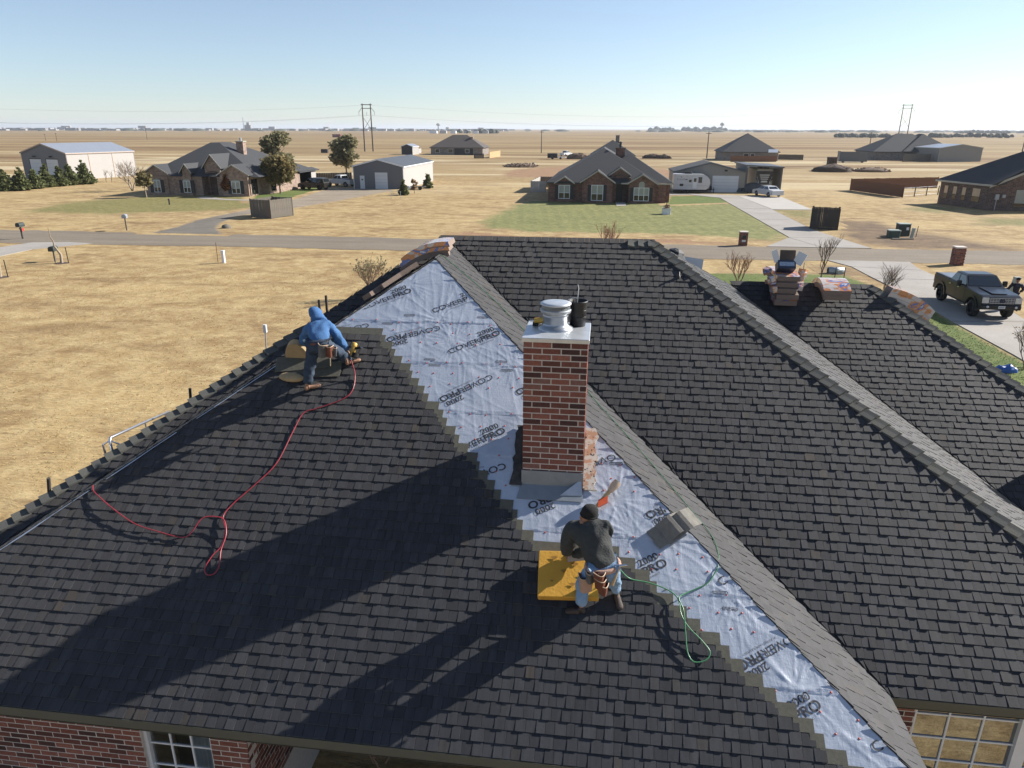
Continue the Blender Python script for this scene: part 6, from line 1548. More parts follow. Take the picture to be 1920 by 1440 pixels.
# farmstead beyond the brown-roofed house and the tree clumps on the right plain
r_ = ground(872, 250.2); rb = random.Random(8)
for k in range(6):
    t_ = thing('farm_building', ('white', 'pale', 'grey', 'low white', 'long white', 'pale blue')[k] + ' farm building, ' + ('leftmost', 'second from left', 'third from left', 'third from right', 'second from right', 'rightmost')[k] + ' in the distant farmstead row', 'farm building', (r_.x + (k - 3) * 21, r_.y + rb.uniform(-15, 15), 0)); w = rb.uniform(9, 15); MB().lim(-w / 2, w / 2, -5, 5, 0, 5).build('wall', (M_white_v, M_metal_white)[k % 2], t_); gr_ = gable_roof(-w / 2, w / 2, 8, 5, -5.2, 5.2, .4); gr_.build('roof', M_roof_m if k % 2 else M_roof_md, t_)
def clump(label, px, py, w, h, seed):
    g_ = ground(px, py); q = MB(); rb = random.Random(seed)
    for k in range(40): s = h * rb.uniform(.4, .75); q.lathe([(s * .9, 0), (s, s * .5), (s * .6, s), (0, s * 1.25)], 6, (g_.x + rb.uniform(-w, w), g_.y + rb.uniform(-8, 8), rb.uniform(0, h * .25)), None, False)
    q.build('tree_clump', M_belt); tag(COL.objects[-1], label, 'trees', None, 'stuff')
clump('dark tree clump right of the distant farmstead', 898, 250.2, 40, 9, 1); clump('low dark tree clump on the plain above the pyramid roof, left of two', 1600, 258, 22, 5, 2); clump('low dark tree clump on the plain above the board fence, right of two', 1660, 258.5, 18, 5, 3); clump('wide dark tree clump on the plain at the upper right', 1812, 258.5, 48, 6, 4); clump('long hazy grey tree line on the horizon right of the middle', 1285, 246.3, 170, 20, 5); clump('hazy tree line at the far right horizon', 1850, 250.5, 60, 9, 6)
# ------------------------------------------------------------------ trees and shrubs
M_bark = mat('bark', (.14, .11, .085), (.09, .07, .055), 7, .9, stretch=(3, 3, .6), bump=.4); M_bark_l = mat('bark_pale', (.34, .28, .21), (.25, .20, .15), 7, .9, stretch=(3, 3, .6)); M_twig = mat('twig_brown', (.20, .135, .095), (.14, .095, .07), 9, .9); M_twig_r = mat('twig_red_brown', (.27, .13, .085), (.18, .09, .06), 9, .9)
def leafmat(name, a, b, c):
    m = tintmat(name, [(0, a), (.5, b), (1, c)], 'tint', .75, 2, .2, bump=0.0, spec=.25)
    nt = m.node_tree; p = nt.nodes['Principled BSDF']; tr = nt.nodes.new('ShaderNodeBsdfTranslucent'); mx = nt.nodes.new('ShaderNodeMixShader'); mx.inputs[0].default_value = .38
    nt.links.new(p.inputs['Base Color'].links[0].from_socket, tr.inputs['Color']); nt.links.new(p.outputs[0], mx.inputs[1]); nt.links.new(tr.outputs[0], mx.inputs[2])
    nt.links.new(mx.outputs[0], nt.nodes['Material Output'].inputs['Surface']); return m
LM = dict(pine=leafmat('needles', (.075, .09, .035), (.125, .14, .055), (.19, .20, .085)), olive=leafmat('leaves_olive', (.16, .15, .08), (.24, .22, .12), (.33, .30, .18)), bronze=leafmat('leaves_bronze', (.11, .10, .04), (.19, .155, .065), (.27, .21, .10)), rust=leafmat('leaves_rust', (.13, .055, .022), (.24, .105, .04), (.33, .16, .07)), gold=leafmat('leaves_gold', (.10, .085, .035), (.20, .165, .075), (.31, .26, .13)), dry=leafmat('leaves_dry', (.16, .10, .055), (.27, .19, .11), (.36, .27, .17)))
def leaf_cloud(blobs, n, size, seed, hollow=.35, flat=.5):
    """leaf-sized faces spread through ellipsoids, clustered into clumps with gaps"""
    rb = random.Random(seed); mb = MB(); tot = sum(b[3] * b[4] * b[5] for b in blobs)
    for bx, by, bz, rx, ry, rz in blobs:
        k = max(4, int(n * rx * ry * rz / tot)); clumps = []
        for _ in range(max(6, k // 9)):
            v = Vector((rb.gauss(0, 1), rb.gauss(0, 1), rb.gauss(0, 1))).normalized() * (hollow + (1 - hollow) * rb.random() ** .45); clumps.append((v, rb.random()))
        for _ in range(k):
            c_, tn = rb.choice(clumps); p = c_ + Vector((rb.gauss(0, .17), rb.gauss(0, .17), rb.gauss(0, .15)))
            q = Vector((bx + p.x * rx, by + p.y * ry, bz + p.z * rz)); s = size * rb.uniform(.5, 1.25)
            a = Vector((rb.gauss(0, 1), rb.gauss(0, 1), rb.gauss(0, flat))).normalized(); b_ = a.cross(Vector((rb.gauss(0, 1), rb.gauss(0, 1), rb.gauss(0, 1)))).normalized()
            mb.tint = min(.99, max(.01, tn * .7 + rb.uniform(0, .3))); mb.add([q - a * s - b_ * s * .5, q + a * s - b_ * s * .35, q + a * s * .8 + b_ * s * .5, q - a * s * .7 + b_ * s * .4], [(0, 1, 2, 3)])
    return mb
def limbs(h, spread, n, seed, r0, z0=.35):
    rb = random.Random(seed); mb = MB(); mb.tube([(0, 0, 0), (rb.uniform(-.02, .02) * h, 0, h * z0), (rb.uniform(-.03, .03) * h, 0, h * .75)], [r0, r0 * .75, r0 * .25], 7)
    for k in range(n):
        a = k * 2.4 + rb.uniform(-.4, .4); z = h * rb.uniform(z0 * .8, .7); l = spread * rb.uniform(.6, 1)
        mb.tube([(0, 0, z), (l * .45 * math.cos(a), l * .45 * math.sin(a), z + l * .35), (l * math.cos(a), l * math.sin(a), z + l * .85)], [r0 * .45, r0 * .3, r0 * .1], 5, False)
    return mb
def leafy(name, label, px, py, ptop, wpx, shape, m, n, size, seed, trunk=.25, group=None, cat='tree', bark=M_bark, dens=.3):
    g_ = ground(px, py); h = Z(px, ptop, g_.y); sc = (ground(px + 1, py) - ground(px, py)).length; w = wpx * sc / 2
    t = thing(name, label, cat, (g_.x, g_.y, 0), 0, group); limbs(h, w * .7, 7, seed, max(.05, h * .024), trunk).build('trunk', bark, t)
    z0 = h * trunk; rb = random.Random(seed)
    if shape == 'cone': bl = [(rb.uniform(-.1, .1) * w, rb.uniform(-.1, .1) * w, z0 + (h - z0) * f, w * (1.02 - f * .86), w * (1.02 - f * .86), (h - z0) * .17) for f in (.08, .22, .36, .5, .64, .78, .9)]
    elif shape == 'round': bl = [(0, 0, (z0 + h) / 2, w * .85, w * .85, (h - z0) * .46)] + [(math.cos(a) * w * .5, math.sin(a) * w * .5, z0 + (h - z0) * rb.uniform(.3, .75), w * .5, w * .5, (h - z0) * .24) for a in [k * 1.05 for k in range(6)]]
    else: bl = [(rb.uniform(-.6, .6) * w, rb.uniform(-.5, .5) * w, z0 + (h - z0) * rb.uniform(.15, .88), w * rb.uniform(.32, .52), w * rb.uniform(.32, .52), (h - z0) * rb.uniform(.12, .2)) for _ in range(13)]
    leaf_cloud(bl, n, size, seed, dens).build('crown', m, t); return t
order = ('leftmost, cut by the picture edge', 'second from the left', 'third from the left', 'fourth, before the second door', 'fifth from the left', 'sixth, second from the right end', 'tallest one at the right end')
for k, (px, py, pt, w) in enumerate(((13, 358, 320, 27), (41, 357, 317, 29), (69, 353.5, 319, 26), (89, 351, 312, 29), (115, 349, 313, 23), (135, 347, 309, 27), (160, 345, 304, 32))):
    leafy('pine_tree', 'dark pine in the row before the metal workshop, ' + order[k], px, py, pt, w * 1.18, 'cone', LM['pine'], 2600, .24, 40 + k, .06, 'dark pines in a row before the big metal workshop')
for k, (px, py, pt, w, lb) in enumerate(((757, 366, 338, 17, 'small green pine in the grass at the front corner of the slate garage'), (802, 353, 327, 18, 'small dark pine at the far right side of the slate garage'))): leafy('pine_tree', lb, px, py, pt, w, 'cone', LM['pine'], 800, .26, 60 + k, .08)
leafy('sapling', 'small brownish sapling between the two small pines by the slate garage', 777, 362.5, 337, 11, 'open', LM['dry'], 220, .2, 63, .2)
leafy('tree', 'dense round bronze-green tree at the right end of the left house', 526, 363, 291, 62, 'round', LM['bronze'], 7500, .25, 64, .24)
leafy('tree', 'taller ragged olive tree behind the round bronze-green tree', 519, 347, 251, 74, 'open', LM['olive'], 6500, .27, 65, .22)
leafy('tree', 'loose olive tree standing beside the slate garage', 652, 337, 252, 62, 'open', LM['olive'], 5500, .26, 66, .25)
leafy('tree', 'small golden-leaved tree at the left corner of the tan house', 275, 370.5, 321, 28, 'round', LM['gold'], 800, .24, 67, .34, bark=M_bark_l)
leafy('tree', 'small rust-orange conifer before the left house', 428, 368, 320, 21, 'cone', LM['rust'], 900, .2, 68, .3, bark=M_bark_l)
leafy('shrub', 'round green bush against the right-hand house wall', 1876, 391, 372, 17, 'round', LM['bronze'], 500, .22, 69, .05, cat='bush')
leafy('shrub', 'low green planting along the right front of the house across the road', 1205, 379.5, 373, 34, 'round', LM['gold'], 400, .2, 70, .05, cat='bush')
leafy('shrub', 'dry tan shrub at the porch corner of the house across the road', 1238, 380, 367, 17, 'open', LM['dry'], 260, .16, 71, .1, cat='bush')
def bare(name, label, base, h, spread, seed, m, levels=4, stems=1, r0=None, cat='tree', group=None, buds=None, lean=(0, 0), nb=3, up=.75, budn=120, buds_size=.05):
    rb = random.Random(seed); t = thing(name, label, cat, tuple(base), 0, group); mb = MB(); tips = []
    def grow(p, d, l, r, lv):
        q = p + d * l * .5 + Vector((rb.gauss(0, 1), rb.gauss(0, 1), 0)) * l * .05; e = p + d * l + Vector((rb.gauss(0, 1), rb.gauss(0, 1), rb.gauss(0, .6))) * l * .08
        mb.tube([p, q, e], [r, r * .85, r * .65], 5 if lv > 1 else 4, False)
        if lv == 0: tips.append(e); return
        for k in range(nb + (rb.random() < .4)):
            a = rb.uniform(0, math.tau); s = spread * rb.uniform(.5, 1.1); nd = (d * up + Vector((math.cos(a) * s, math.sin(a) * s, rb.uniform(.05, .45)))).normalized(); f = rb.uniform(.35, 1.0) if k else 1.0
            grow(p.lerp(e, f), nd, l * rb.uniform(.6, .85), r * .6, lv - 1)
    for s_ in range(stems):
        a = s_ * math.tau / stems + rb.uniform(-.4, .4); sp = 0 if stems == 1 else .35
        d = Vector((math.cos(a) * sp + lean[0], math.sin(a) * sp + lean[1], 1)).normalized(); grow(Vector((math.cos(a) * .08 * (stems > 1), math.sin(a) * .08 * (stems > 1), 0)), d, h * .36, r0 or h * .016, levels)
    mb.build('branches', m, t)
    if buds:
        lb = MB()
        for _ in range(budn):
            p = rb.choice(tips) + Vector((rb.gauss(0, .06), rb.gauss(0, .06), rb.gauss(0, .06))) * h * .3; s = h * buds_size * rb.uniform(.5, 1.1); a = Vector((rb.gauss(0, 1), rb.gauss(0, 1), rb.gauss(0, .7))).normalized(); b_ = a.orthogonal().normalized(); lb.tint = rb.uniform(.02, .98); lb.add([p - a * s, p + b_ * s * .5, p + a * s, p - b_ * s * .5], [(0, 1, 2, 3)])
        lb.build('foliage', buds, t)
    return t
bare('bare_tree', 'wide bare grey-brown tree left of the tan house', ground(249, 358), 4.6, .75, 5, M_bark_l, 4, 3, .10, nb=3)
for k, px in enumerate((200, 210)): bare('sapling', ('thin bare sapling before the white shed wall, left of two', 'thin bare sapling before the white shed wall, right of two')[k], ground(px, 342), 2.6, .5, 80 + k, M_twig, 3, 1, .04)
bare('bare_tree', 'slim bare tree rising beyond the lower roof between road and lawn', ground(1534, 545), 3.6, .42, 7, M_twig, 4, 1, .055, up=1.0)
bare('bare_shrub', 'reddish bare crape myrtle left of the stacked bundles', ground(1384, 532), 2.3, .42, 8, M_twig_r, 3, 5, .03, buds=LM['rust'], budn=60, buds_size=.02, cat='shrub')
bare('bare_shrub', 'bare twiggy shrub by the driveway edge beyond the lower roof', ground(1660, 555), 2.0, .5, 9, M_twig, 3, 6, .024, cat='shrub', buds=LM['dry'], budn=40, buds_size=.018)
bare('bare_shrub', 'red-tipped shrub poking up behind the main ridge', ground(1138, 480), 2.7, .30, 10, M_twig_r, 3, 5, .03, buds=LM['rust'], budn=90, buds_size=.028, cat='shrub')
bare('bare_shrub', 'sparse dry-leaved shrub at the right edge below the pickup', ground(1925, 690), 2.0, .5, 11, M_twig, 3, 5, .022, buds=LM['dry'], budn=200, buds_size=.030, cat='shrub')
bare('shrub', 'olive-leaved shrub standing beyond the dark left slope', ground(700, 560), 2.55, .5, 12, M_twig, 3, 5, .03, buds=LM['olive'], budn=420, buds_size=.034, cat='shrub')
for k, (px, py, h) in enumerate(((116, 493.5, 3.5), (1, 520, 3.0))):
    b0 = ground(px, py); lb = ('pale leaning sapling with two stakes in a mulch ring, left foreground field', 'staked sapling cut by the left picture edge')[k]
    t = bare('sapling', lb, b0, h, .3, 90 + k, M_bark_l, 2, 1, .11, lean=(-.10, 0), nb=1, up=1.2)
    q = MB(); q.lathe([(.0, .03), (.4, .03), (.5, .0)], 14); q.build('mulch_ring', MATS['heap_soil'], t)
    for a in (-.55, .5): MB().tube([(a, .05, 0), (a * .95, .05, 1.15)], .03, 5).build('stake', M_door, t)
for k, (px, py) in enumerate(((1498, 560), (1559, 555), (1576, 556))):
    b0 = ground(px, py); t = thing('stake', ('thin metal stake beyond the lower roof, left of the wrapped bundle', 'dark stake just behind the wrapped bundle, left of two', 'dark stake just behind the wrapped bundle, right of two')[k], 'stake', tuple(b0)); MB().tube([(0, 0, 0), (.03, 0, 1.7 if k else 2.1)], .025, 5).build('stake', M_door if k else M_galv_d, t)
# ------------------------------------------------------------------ tools and materials on the roof
M_wrap, t = newmat('plastic_wrap', .22, 0, .6)
co = objco(t); sep = t.new('ShaderNodeSeparateXYZ'); t.l.new(co, sep.inputs[0])
w_ = t.noise(t.mapping(co, (2.2, 5, 3)), 1.0, 3, .5, 1.5)
c = t.mix(t.ramp(w_, [(.44, 0.), (.48, 1.)]), (.56, .50, .46), (.60, .24, .09)); c = t.mix(t.ramp(w_, [(.55, 0.), (.57, 1.)]), c, (.10, .16, .40)); c = t.mix(t.ramp(w_, [(.62, 0.), (.65, 1.)]), c, (.62, .58, .55))
t.l.new(c, t.p.inputs['Base Color']); t.p.inputs['Coat Weight'].default_value = .5; t.l.new(t.bump(t.noise(co, 14, 4, .6), .5, .02), t.p.inputs['Normal'])
M_edge = mat('shingle_pack_edge', (.26, .19, .15), (.17, .125, .10), 9, .85, stretch=(1, 1, 14), bump=.3); M_card = mat('cardboard', (.40, .27, .15), (.32, .21, .11), 4, .85); M_card_d = mat('cardboard_dark', (.10, .075, .06), (.07, .055, .045), 4, .85); M_paper = mat('paper_white', (.72, .72, .70), (.62, .62, .60), 3, .7)
def bundle(t, M, L=.98, W=.34, H=.085, sag=.0, wrap=True, name='pack', drop=.45):
    """a pack of shingles bent over what it lies on: sheet edges below, printed wrap above"""
    n = 10; e = MB(); top = MB()
    def pt(i, y, z): x = (i / n - .5) * L; d = sag * (1 - (2 * i / n - 1) ** 2); return M @ Vector((x, y, z + d))
    for i in range(n):
        e.add([pt(i, -W / 2, 0), pt(i + 1, -W / 2, 0), pt(i + 1, W / 2, 0), pt(i, W / 2, 0), pt(i, -W / 2, H), pt(i + 1, -W / 2, H), pt(i + 1, W / 2, H), pt(i, W / 2, H)], [(0, 3, 2, 1), (4, 5, 6, 7), (0, 1, 5, 4), (2, 3, 7, 6)] + ([(3, 0, 4, 7)] if i == 0 else []) + ([(1, 2, 6, 5)] if i == n - 1 else []))
        z = H + .004; f = W / 2 + .006
        if wrap: top.add([pt(i, -f, z), pt(i + 1, -f, z), pt(i + 1, f, z), pt(i, f, z), pt(i, f, H * .05), pt(i + 1, f, H * .05), pt(i, -f, H * drop), pt(i + 1, -f, H * drop)], [(0, 1, 2, 3), (3, 2, 5, 4), (1, 0, 6, 7)])
    i_ = t.matrix_world.inverted() if False else Matrix.Translation(-Vector(t.location))
    for q in (e, top): q.v = [tuple(i_ @ Vector(v)) for v in q.v]
    p = e.build(name, M_edge, t)
    if wrap: top.build('wrap', M_wrap, p)
def frameM(pl, u, v, h, rot=0.0):
    return pl.frame(u, v, h) @ Matrix.Rotation(rot, 4, 'Z') if pl.u.cross(pl.v).z > 0 else Matrix.Translation(pl(u, v, h)) @ Matrix.Rotation(rot, 4, 'Z')
def ridgeM(p, rot=0.0): return Matrix.Translation(p) @ Matrix.Rotation(rot, 4, 'Z')
ridD = top(XE, YD + RD, RD); zD = EZ + S * RD
def onD(px): return at_y(px, 545, YD + RD - .25).x
# the tall stack on the lower ridge, opened box on top
x_ = onD(1466); t = thing('shingle_stack', 'tall stack of shingle packs on the lower right ridge under an opened box', 'roofing bundles', (x_, YD + RD - .3, zD - .28))
for k in range(5): bundle(t, Matrix.Translation((x_ + .02 * math.sin(k * 3), YD + RD - .22 + .02 * k, zD - .26 + k * .125)) @ Matrix.Rotation(R(4 * math.sin(k * 2.1)), 4, 'Z') @ Matrix.Rotation(R(90), 4, 'Z') @ Matrix.Rotation(R(-3), 4, 'Y'), .95, .46, .10, .05, k in (0, 4))
for s_, q in ((-1, .5), (1, .35)):
    m_ = MB(); rb = random.Random(s_ + 5)
    for k in range(7): m_.box((s_ * (.25 + .02 * k), rb.uniform(-.4, .1), .30 + .06 * k), (.10, .16, .09), Matrix.Rotation(rb.uniform(0, 3), 3, 'Z') @ Matrix.Rotation(rb.uniform(-.6, .6), 3, 'Y'))
    m_.build('torn_wrap', M_wrap, t, kind='stuff')
zt = zD + .42; t = thing('opened_box', 'opened dark box with white flaps and a printed end on top of the tall stack', 'box', (x_ - .03, YD + RD - .45, zt))
rx = Matrix.Rotation(R(-32), 3, 'X')
m_ = MB(); 
for c_, s_ in (((0, 0, 0), (.36, .26, .012)), ((-.175, 0, .09), (.012, .26, .18)), ((.175, 0, .09), (.012, .26, .18)), ((0, -.125, .09), (.36, .012, .18)), ((0, .125, .09), (.36, .012, .18))): m_.box(rx @ Vector(c_), s_, rx)
bx = m_.build('carton', MATS['cabinet_dark_green'] if False else mat('carton_blue_black', (.035, .05, .085), (.025, .035, .06), 3, .5), t)
m_ = MB(); m_.box(rx @ Vector((0, -.1335, .09)), (.30, .004, .09), rx); m_.build('printed_label', mat('label_pale_blue', (.42, .50, .60), (.16, .20, .30), 26, .5, stretch=(1, 1, 3)), t)
MB().box((-.24, -.02, .30), (.13, .012, .26), Matrix.Rotation(R(-22), 3, 'Y') @ Matrix.Rotation(R(20), 3, 'Z')).build('flap', M_paper, t); MB().box((.25, -.05, .26), (.19, .012, .26), Matrix.Rotation(R(24), 3, 'Y') @ Matrix.Rotation(R(-25), 3, 'Z')).build('flap', M_paper, t); MB().box((.05, .17, .27), (.32, .012, .26), Matrix.Rotation(R(-12), 3, 'X')).build('flap', M_card_d, t)
x_ = onD(1557); t = thing('shingle_bundle', 'single wrapped bundle bent over the lower ridge, orange and blue print', 'roofing bundle', (x_, YD + RD - .3, zD - .2))
for k in range(2): bundle(t, Matrix.Translation((x_, YD + RD - .26, zD - .13 + .10 * k)) @ Matrix.Rotation(R(90), 4, 'Z'), .95, .54, .095, .17, k == 1)
hp = PD.pt(1672, 560); p0 = Vector((XDR + .55, YD + RD - .2, zD - .38)); t = thing('shingle_bundle', 'wrapped bundles lying just behind the right hip of the lower roof', 'roofing bundle', tuple(p0))
for k in range(3): bundle(t, Matrix.Translation(p0 + Vector((.08 + .04 * k, .12, -.06 + .09 * k))) @ Matrix.Rotation(R(27), 4, 'Y') @ Matrix.Rotation(R(-6), 4, 'Z'), 1.0, .45, .09, .08, True, drop=0.0)
# bundles on the dark left slope near its top
def onP(px, py): return PP.pt(px, py)
b0 = PP(*PP.hit(778, 492)); 
ML = PP.frame(*PP.hit(775, 497), .01)
t = thing('shingle_bundle', 'wrapped bundle and loose packs at the top of the shaded left slope', 'roofing bundle', tuple(b0))
rg = Vector((XM - .05, YA + HW + .62, EZ + S * HW)); 
for k in range(3): bundle(t, Matrix.Translation(rg + Vector((-.30 + .03 * k, .12, -.20 + .095 * k))) @ Matrix.Rotation(R(-20), 4, 'Y') @ Matrix.Rotation(R(10 - 4 * k), 4, 'Z'), .95, .62, .09, .09, k > 0, drop=.2)
for k, (dx, dy) in enumerate(((-.55, -.55), (-.72, -.72), (-.95, -.85))): 
    q = rg + Vector((dx, dy, S * dx + .05)); bundle(t, Matrix.Translation(q) @ Matrix.Rotation(R(-32), 4, 'Y') @ Matrix.Rotation(R(35 + 9 * k), 4, 'Z'), .55, .30, .08, 0, False)
# carton at the left silhouette
c0 = PP.pt(690, 532); t = thing('cardboard_box', 'small open cardboard box on the edge of the dark left slope', 'box', tuple(c0)); c0 = Vector((0, 0, .0)); rz_ = Matrix.Rotation(R(30), 3, 'Z') @ Matrix.Rotation(R(18), 3, 'Y')
m_ = MB(); m_.box(rz_ @ Vector((0, 0, .16)), (.42, .3, .32), rz_); m_.build('carton', M_card, t); MB().box(rz_ @ Vector((-.05, .0, .36)), (.36, .28, .014), rz_ @ Matrix.Rotation(R(-14), 3, 'X')).build('lid', M_card_d, t); MB().box(rz_ @ Vector((-.42, .05, .02)), (.4, .26, .05), rz_).build('flap', M_card_d, t)
# yellow foam pad, tan foam seat and round cushion
M_foam = mat('foam_yellow', (.62, .33, .045), (.56, .29, .035), 7, .9, bump=.35, bdist=.012); M_foam_t = mat('foam_tan', (.42, .31, .17), (.30, .22, .12), 7, .9, bump=.4)
u0, v0 = PA.hit(1067, 1086); t = thing('foam_pad', 'large square yellow foam pad under the hand of the dark-jacketed roofer', 'foam pad', tuple(PA(u0, v0, .03)))
Mp = Matrix.Translation(-Vector(t.location)) @ PA.frame(u0 - .01, v0 - .0, .12) @ Matrix.Rotation(R(3), 4, 'Z')
m_ = MB(); m_.bbox((0, 0, 0), (.74, .60, .10), .012); m_.v = [tuple(Mp @ Vector(v)) for v in m_.v]; fp = m_.build('pad', M_foam, t)
rb = random.Random(6)
for k, (a, c_) in enumerate(((-.18, .2), (.08, .12), (-.06, .03), (.15, -.02), (-.2, -.1), (.05, -.14))):
    m_ = MB(); s = rb.uniform(.02, .045); m_.add([Mp @ Vector((a + s * math.cos(q) * (1 + .4 * math.sin(3 * q)), c_ + s * .6 * math.sin(q), .0609)) for q in [k2 * math.tau / 9 for k2 in range(9)]], [tuple(range(9))]); m_.build('gouge', mat('foam_hole', (.36, .18, .03), (.28, .14, .025), 9, .95), fp)
u0, v0 = PA.hit(548, 711); t = thing('foam_cushion', 'worn tan foam cushion lying flat left of the blue-hooded worker', 'cushion', tuple(PA(u0, v0, .02))); Mp = Matrix.Translation(-Vector(t.location)) @ PA.frame(u0, v0, .02) @ Matrix.Rotation(R(-4), 4, 'Z'); m_ = MB(); m_.lathe([(0, 0), (.18, 0), (.20, .025), (.18, .055), (.12, .066), (0, .068)], 20); m_.v = [tuple(Mp @ Vector((v[0] * 1.05, v[1] * .42, v[2]))) for v in m_.v]; m_.build('cushion', M_foam_t, t)
u0, v0 = PA.hit(558, 664); t = thing('foam_block', 'upright half-round tan foam block behind the blue-hooded worker', 'cushion', tuple(PA(u0, v0 - .1, .02))); m_ = MB(); n = 14; pts = [PA(u0 - .15, v0 - .12, .02)] + [PA(u0 + .05 - .2 * math.cos(a), v0 - .12 + .06 * math.sin(a), .02 + .30 * math.sin(a)) for a in [math.pi * i / n for i in range(n + 1)]]; m_.prism([p_ - Vector(t.location) for p_ in pts], PA.v * .1); m_.build('block', M_foam_t, t)
# loose shingle strips waiting near the blue-hooded worker
u0, v0 = PA.hit(590, 695); t = thing('shingle_strip', 'loose olive-grey shingle sheets lying under the blue-hooded worker', 'roofing sheet', tuple(PA(u0, v0, .03)))
for k, (du, dv, ro) in enumerate(((0, 0, 5), (-.22, .12, 9))):
    Mp = Matrix.Translation(-Vector(t.location)) @ PA.frame(u0 + du, v0 + dv, .028 + .012 * k) @ Matrix.Rotation(R(ro), 4, 'Z'); m_ = MB(); m_.box((0, 0, 0), (.86, .30, .008)); m_.v = [tuple(Mp @ Vector(v)) for v in m_.v]; m_.build('sheet', M_head, t)
# folded ridge piece lying on the underlayment
u0, v0 = PA.hit(1257, 992); t = thing('shingle_strip', 'bent grey ridge shingle pieces lying on the underlayment above the green hose', 'roofing sheet', tuple(PA(u0, v0, .02)))
M_strip = mat('shingle_grey_back', (.23, .215, .185), (.16, .15, .13), 14, .9, bump=.3)
for k in range(2):
    Mp = Matrix.Translation(-Vector(t.location)) @ PA.frame(u0 - .02 + .13 * k, v0 - .03 + .06 * k, .02 + .015 * k) @ Matrix.Rotation(R(-52), 4, 'Z'); m_ = MB(); n = 10
    for i in range(n):
        def f(i): s_ = i / n; x = -.26 + .52 * s_; return (x, .085 * math.exp(-((x - .08) / .13) ** 2) + .01)
        (xa, za), (xb, zb) = f(i), f(i + 1); m_.prism([Mp @ Vector((-.14, xa, za)), Mp @ Vector((.14 , xa, za)), Mp @ Vector((.14, xb, zb)), Mp @ Vector((-.14, xb, zb))], PA.n * .008)
    m_.build('sheet', M_strip, t)
# brush with wooden handle and orange plastic
u0, v0 = PA.hit(1128, 945); p0 = PA(u0, v0, .03); t = thing('shim_bag', 'wooden wedges half in plastic with an orange band, above the black beanie', 'wood wedges', tuple(p0))
a, c_ = PA.pt(1118, 952, .04) - p0, PA.pt(1157, 915, .16) - p0
M_wd = mat('wood_pale_new', (.55, .38, .20), (.46, .31, .16), 5, .7, stretch=(2, 2, 1)); MB().tube([a, a.lerp(c_, .6), c_], [.022, .03, .045], 8).build('wedges', M_wd, t); MB().tube([a.lerp(c_, .62), a.lerp(c_, .85), c_ * 1.02], [.035, .06, .052], 8).build('plastic_sleeve', mat('plastic_tan', (.60, .45, .32), (.52, .38, .26), 12, .25, bump=.3), t)
e_ = PA.pt(1121, 956, .05) - p0; f_ = PA.pt(1139, 947, .05) - p0; m_ = MB(); m_.prism([e_, f_, f_ + PA.v * .09 + PA.n * .03, e_ + PA.v * .09 + PA.n * .03], PA.n * .03); m_.build('band', mat('plastic_orange', (.70, .12, .04), (.60, .10, .035), 5, .35), t)
# bucket and nail gun on the chimney top
zc = CZT + .056; t = thing('bucket', 'black bucket with a wire handle behind the flue on the chimney top', 'bucket', (-.29, 9.42, zc))
m_ = MB(); m_.lathe([(0, .004), (.105, 0), (.118, .2), (.120, .21), (.12, .22), (.126, .3), (.132, .33), (.132, .345), (.122, .345), (.108, .02), (0, .015)], 24); m_.build('pail', MATS['black_plastic'], t)
for z in (.13, .22, .29): MB().lathe([(.1135 + z * .035, z), (.1165 + z * .035, z + .003), (.1135 + z * .035, z + .006)], 24).build('band', M_rim_d, t)
MB().tube([(-.13, 0, .33), (-.13, -.02, .36), (-.06, -.03, .39), (0, -.02, .375)], .004, 5).build('handle', M_galv, t); MB().tube([(-.02, .02, .2), (.0, .03, .5), (-.012, .03, .55)], .006, 5).build('rod', M_galv, t)
M_gy = mat('tool_yellow', (.55, .33, .05), (.45, .27, .04), 8, .4); M_hose_r = mat('hose_red', (.30, .03, .045), (.22, .025, .035), 6, .35); M_hose_g = mat('hose_green', (.075, .24, .115), (.055, .19, .09), 6, .35)
def nail_gun(name, label, M, hose=False):
    t = thing(name, label, 'nail gun', tuple(M.translation)); Mi = Matrix.Translation(-M.translation) @ M
    def P(mb, n_, m_): mb.v = [tuple(Mi @ Vector(v)) for v in mb.v]; return mb.build(n_, m_, t)
    P(MB().tube([(0, 0, .0), (0, 0, .17)], .04, 10).lathe([(.046, .15), (.046, .2), (.03, .215), (0, .215)], 12), 'head', M_gy); P(MB().tube([(0, 0, .12), (.13, 0, .15)], .022, 8), 'grip', M_under); P(MB().tube([(.06, 0, -.02), (.06, 0, .05)], .055, 12), 'coil_drum', M_under); P(MB().tube([(0, 0, 0), (0, 0, -.07)], .012, 6), 'nose', M_chrome); P(MB().tube([(.13, 0, .15), (.165, 0, .145)], .012, 6), 'coupling', M_chrome)
    return t
nail_gun('nail_gun', 'nail gun and fittings lying on the chimney cap left of the flue', Matrix.Translation((-.86, 9.36, zc + .06)) @ Matrix.Rotation(R(80), 4, 'Y') @ Matrix.Rotation(R(20), 4, 'X'))
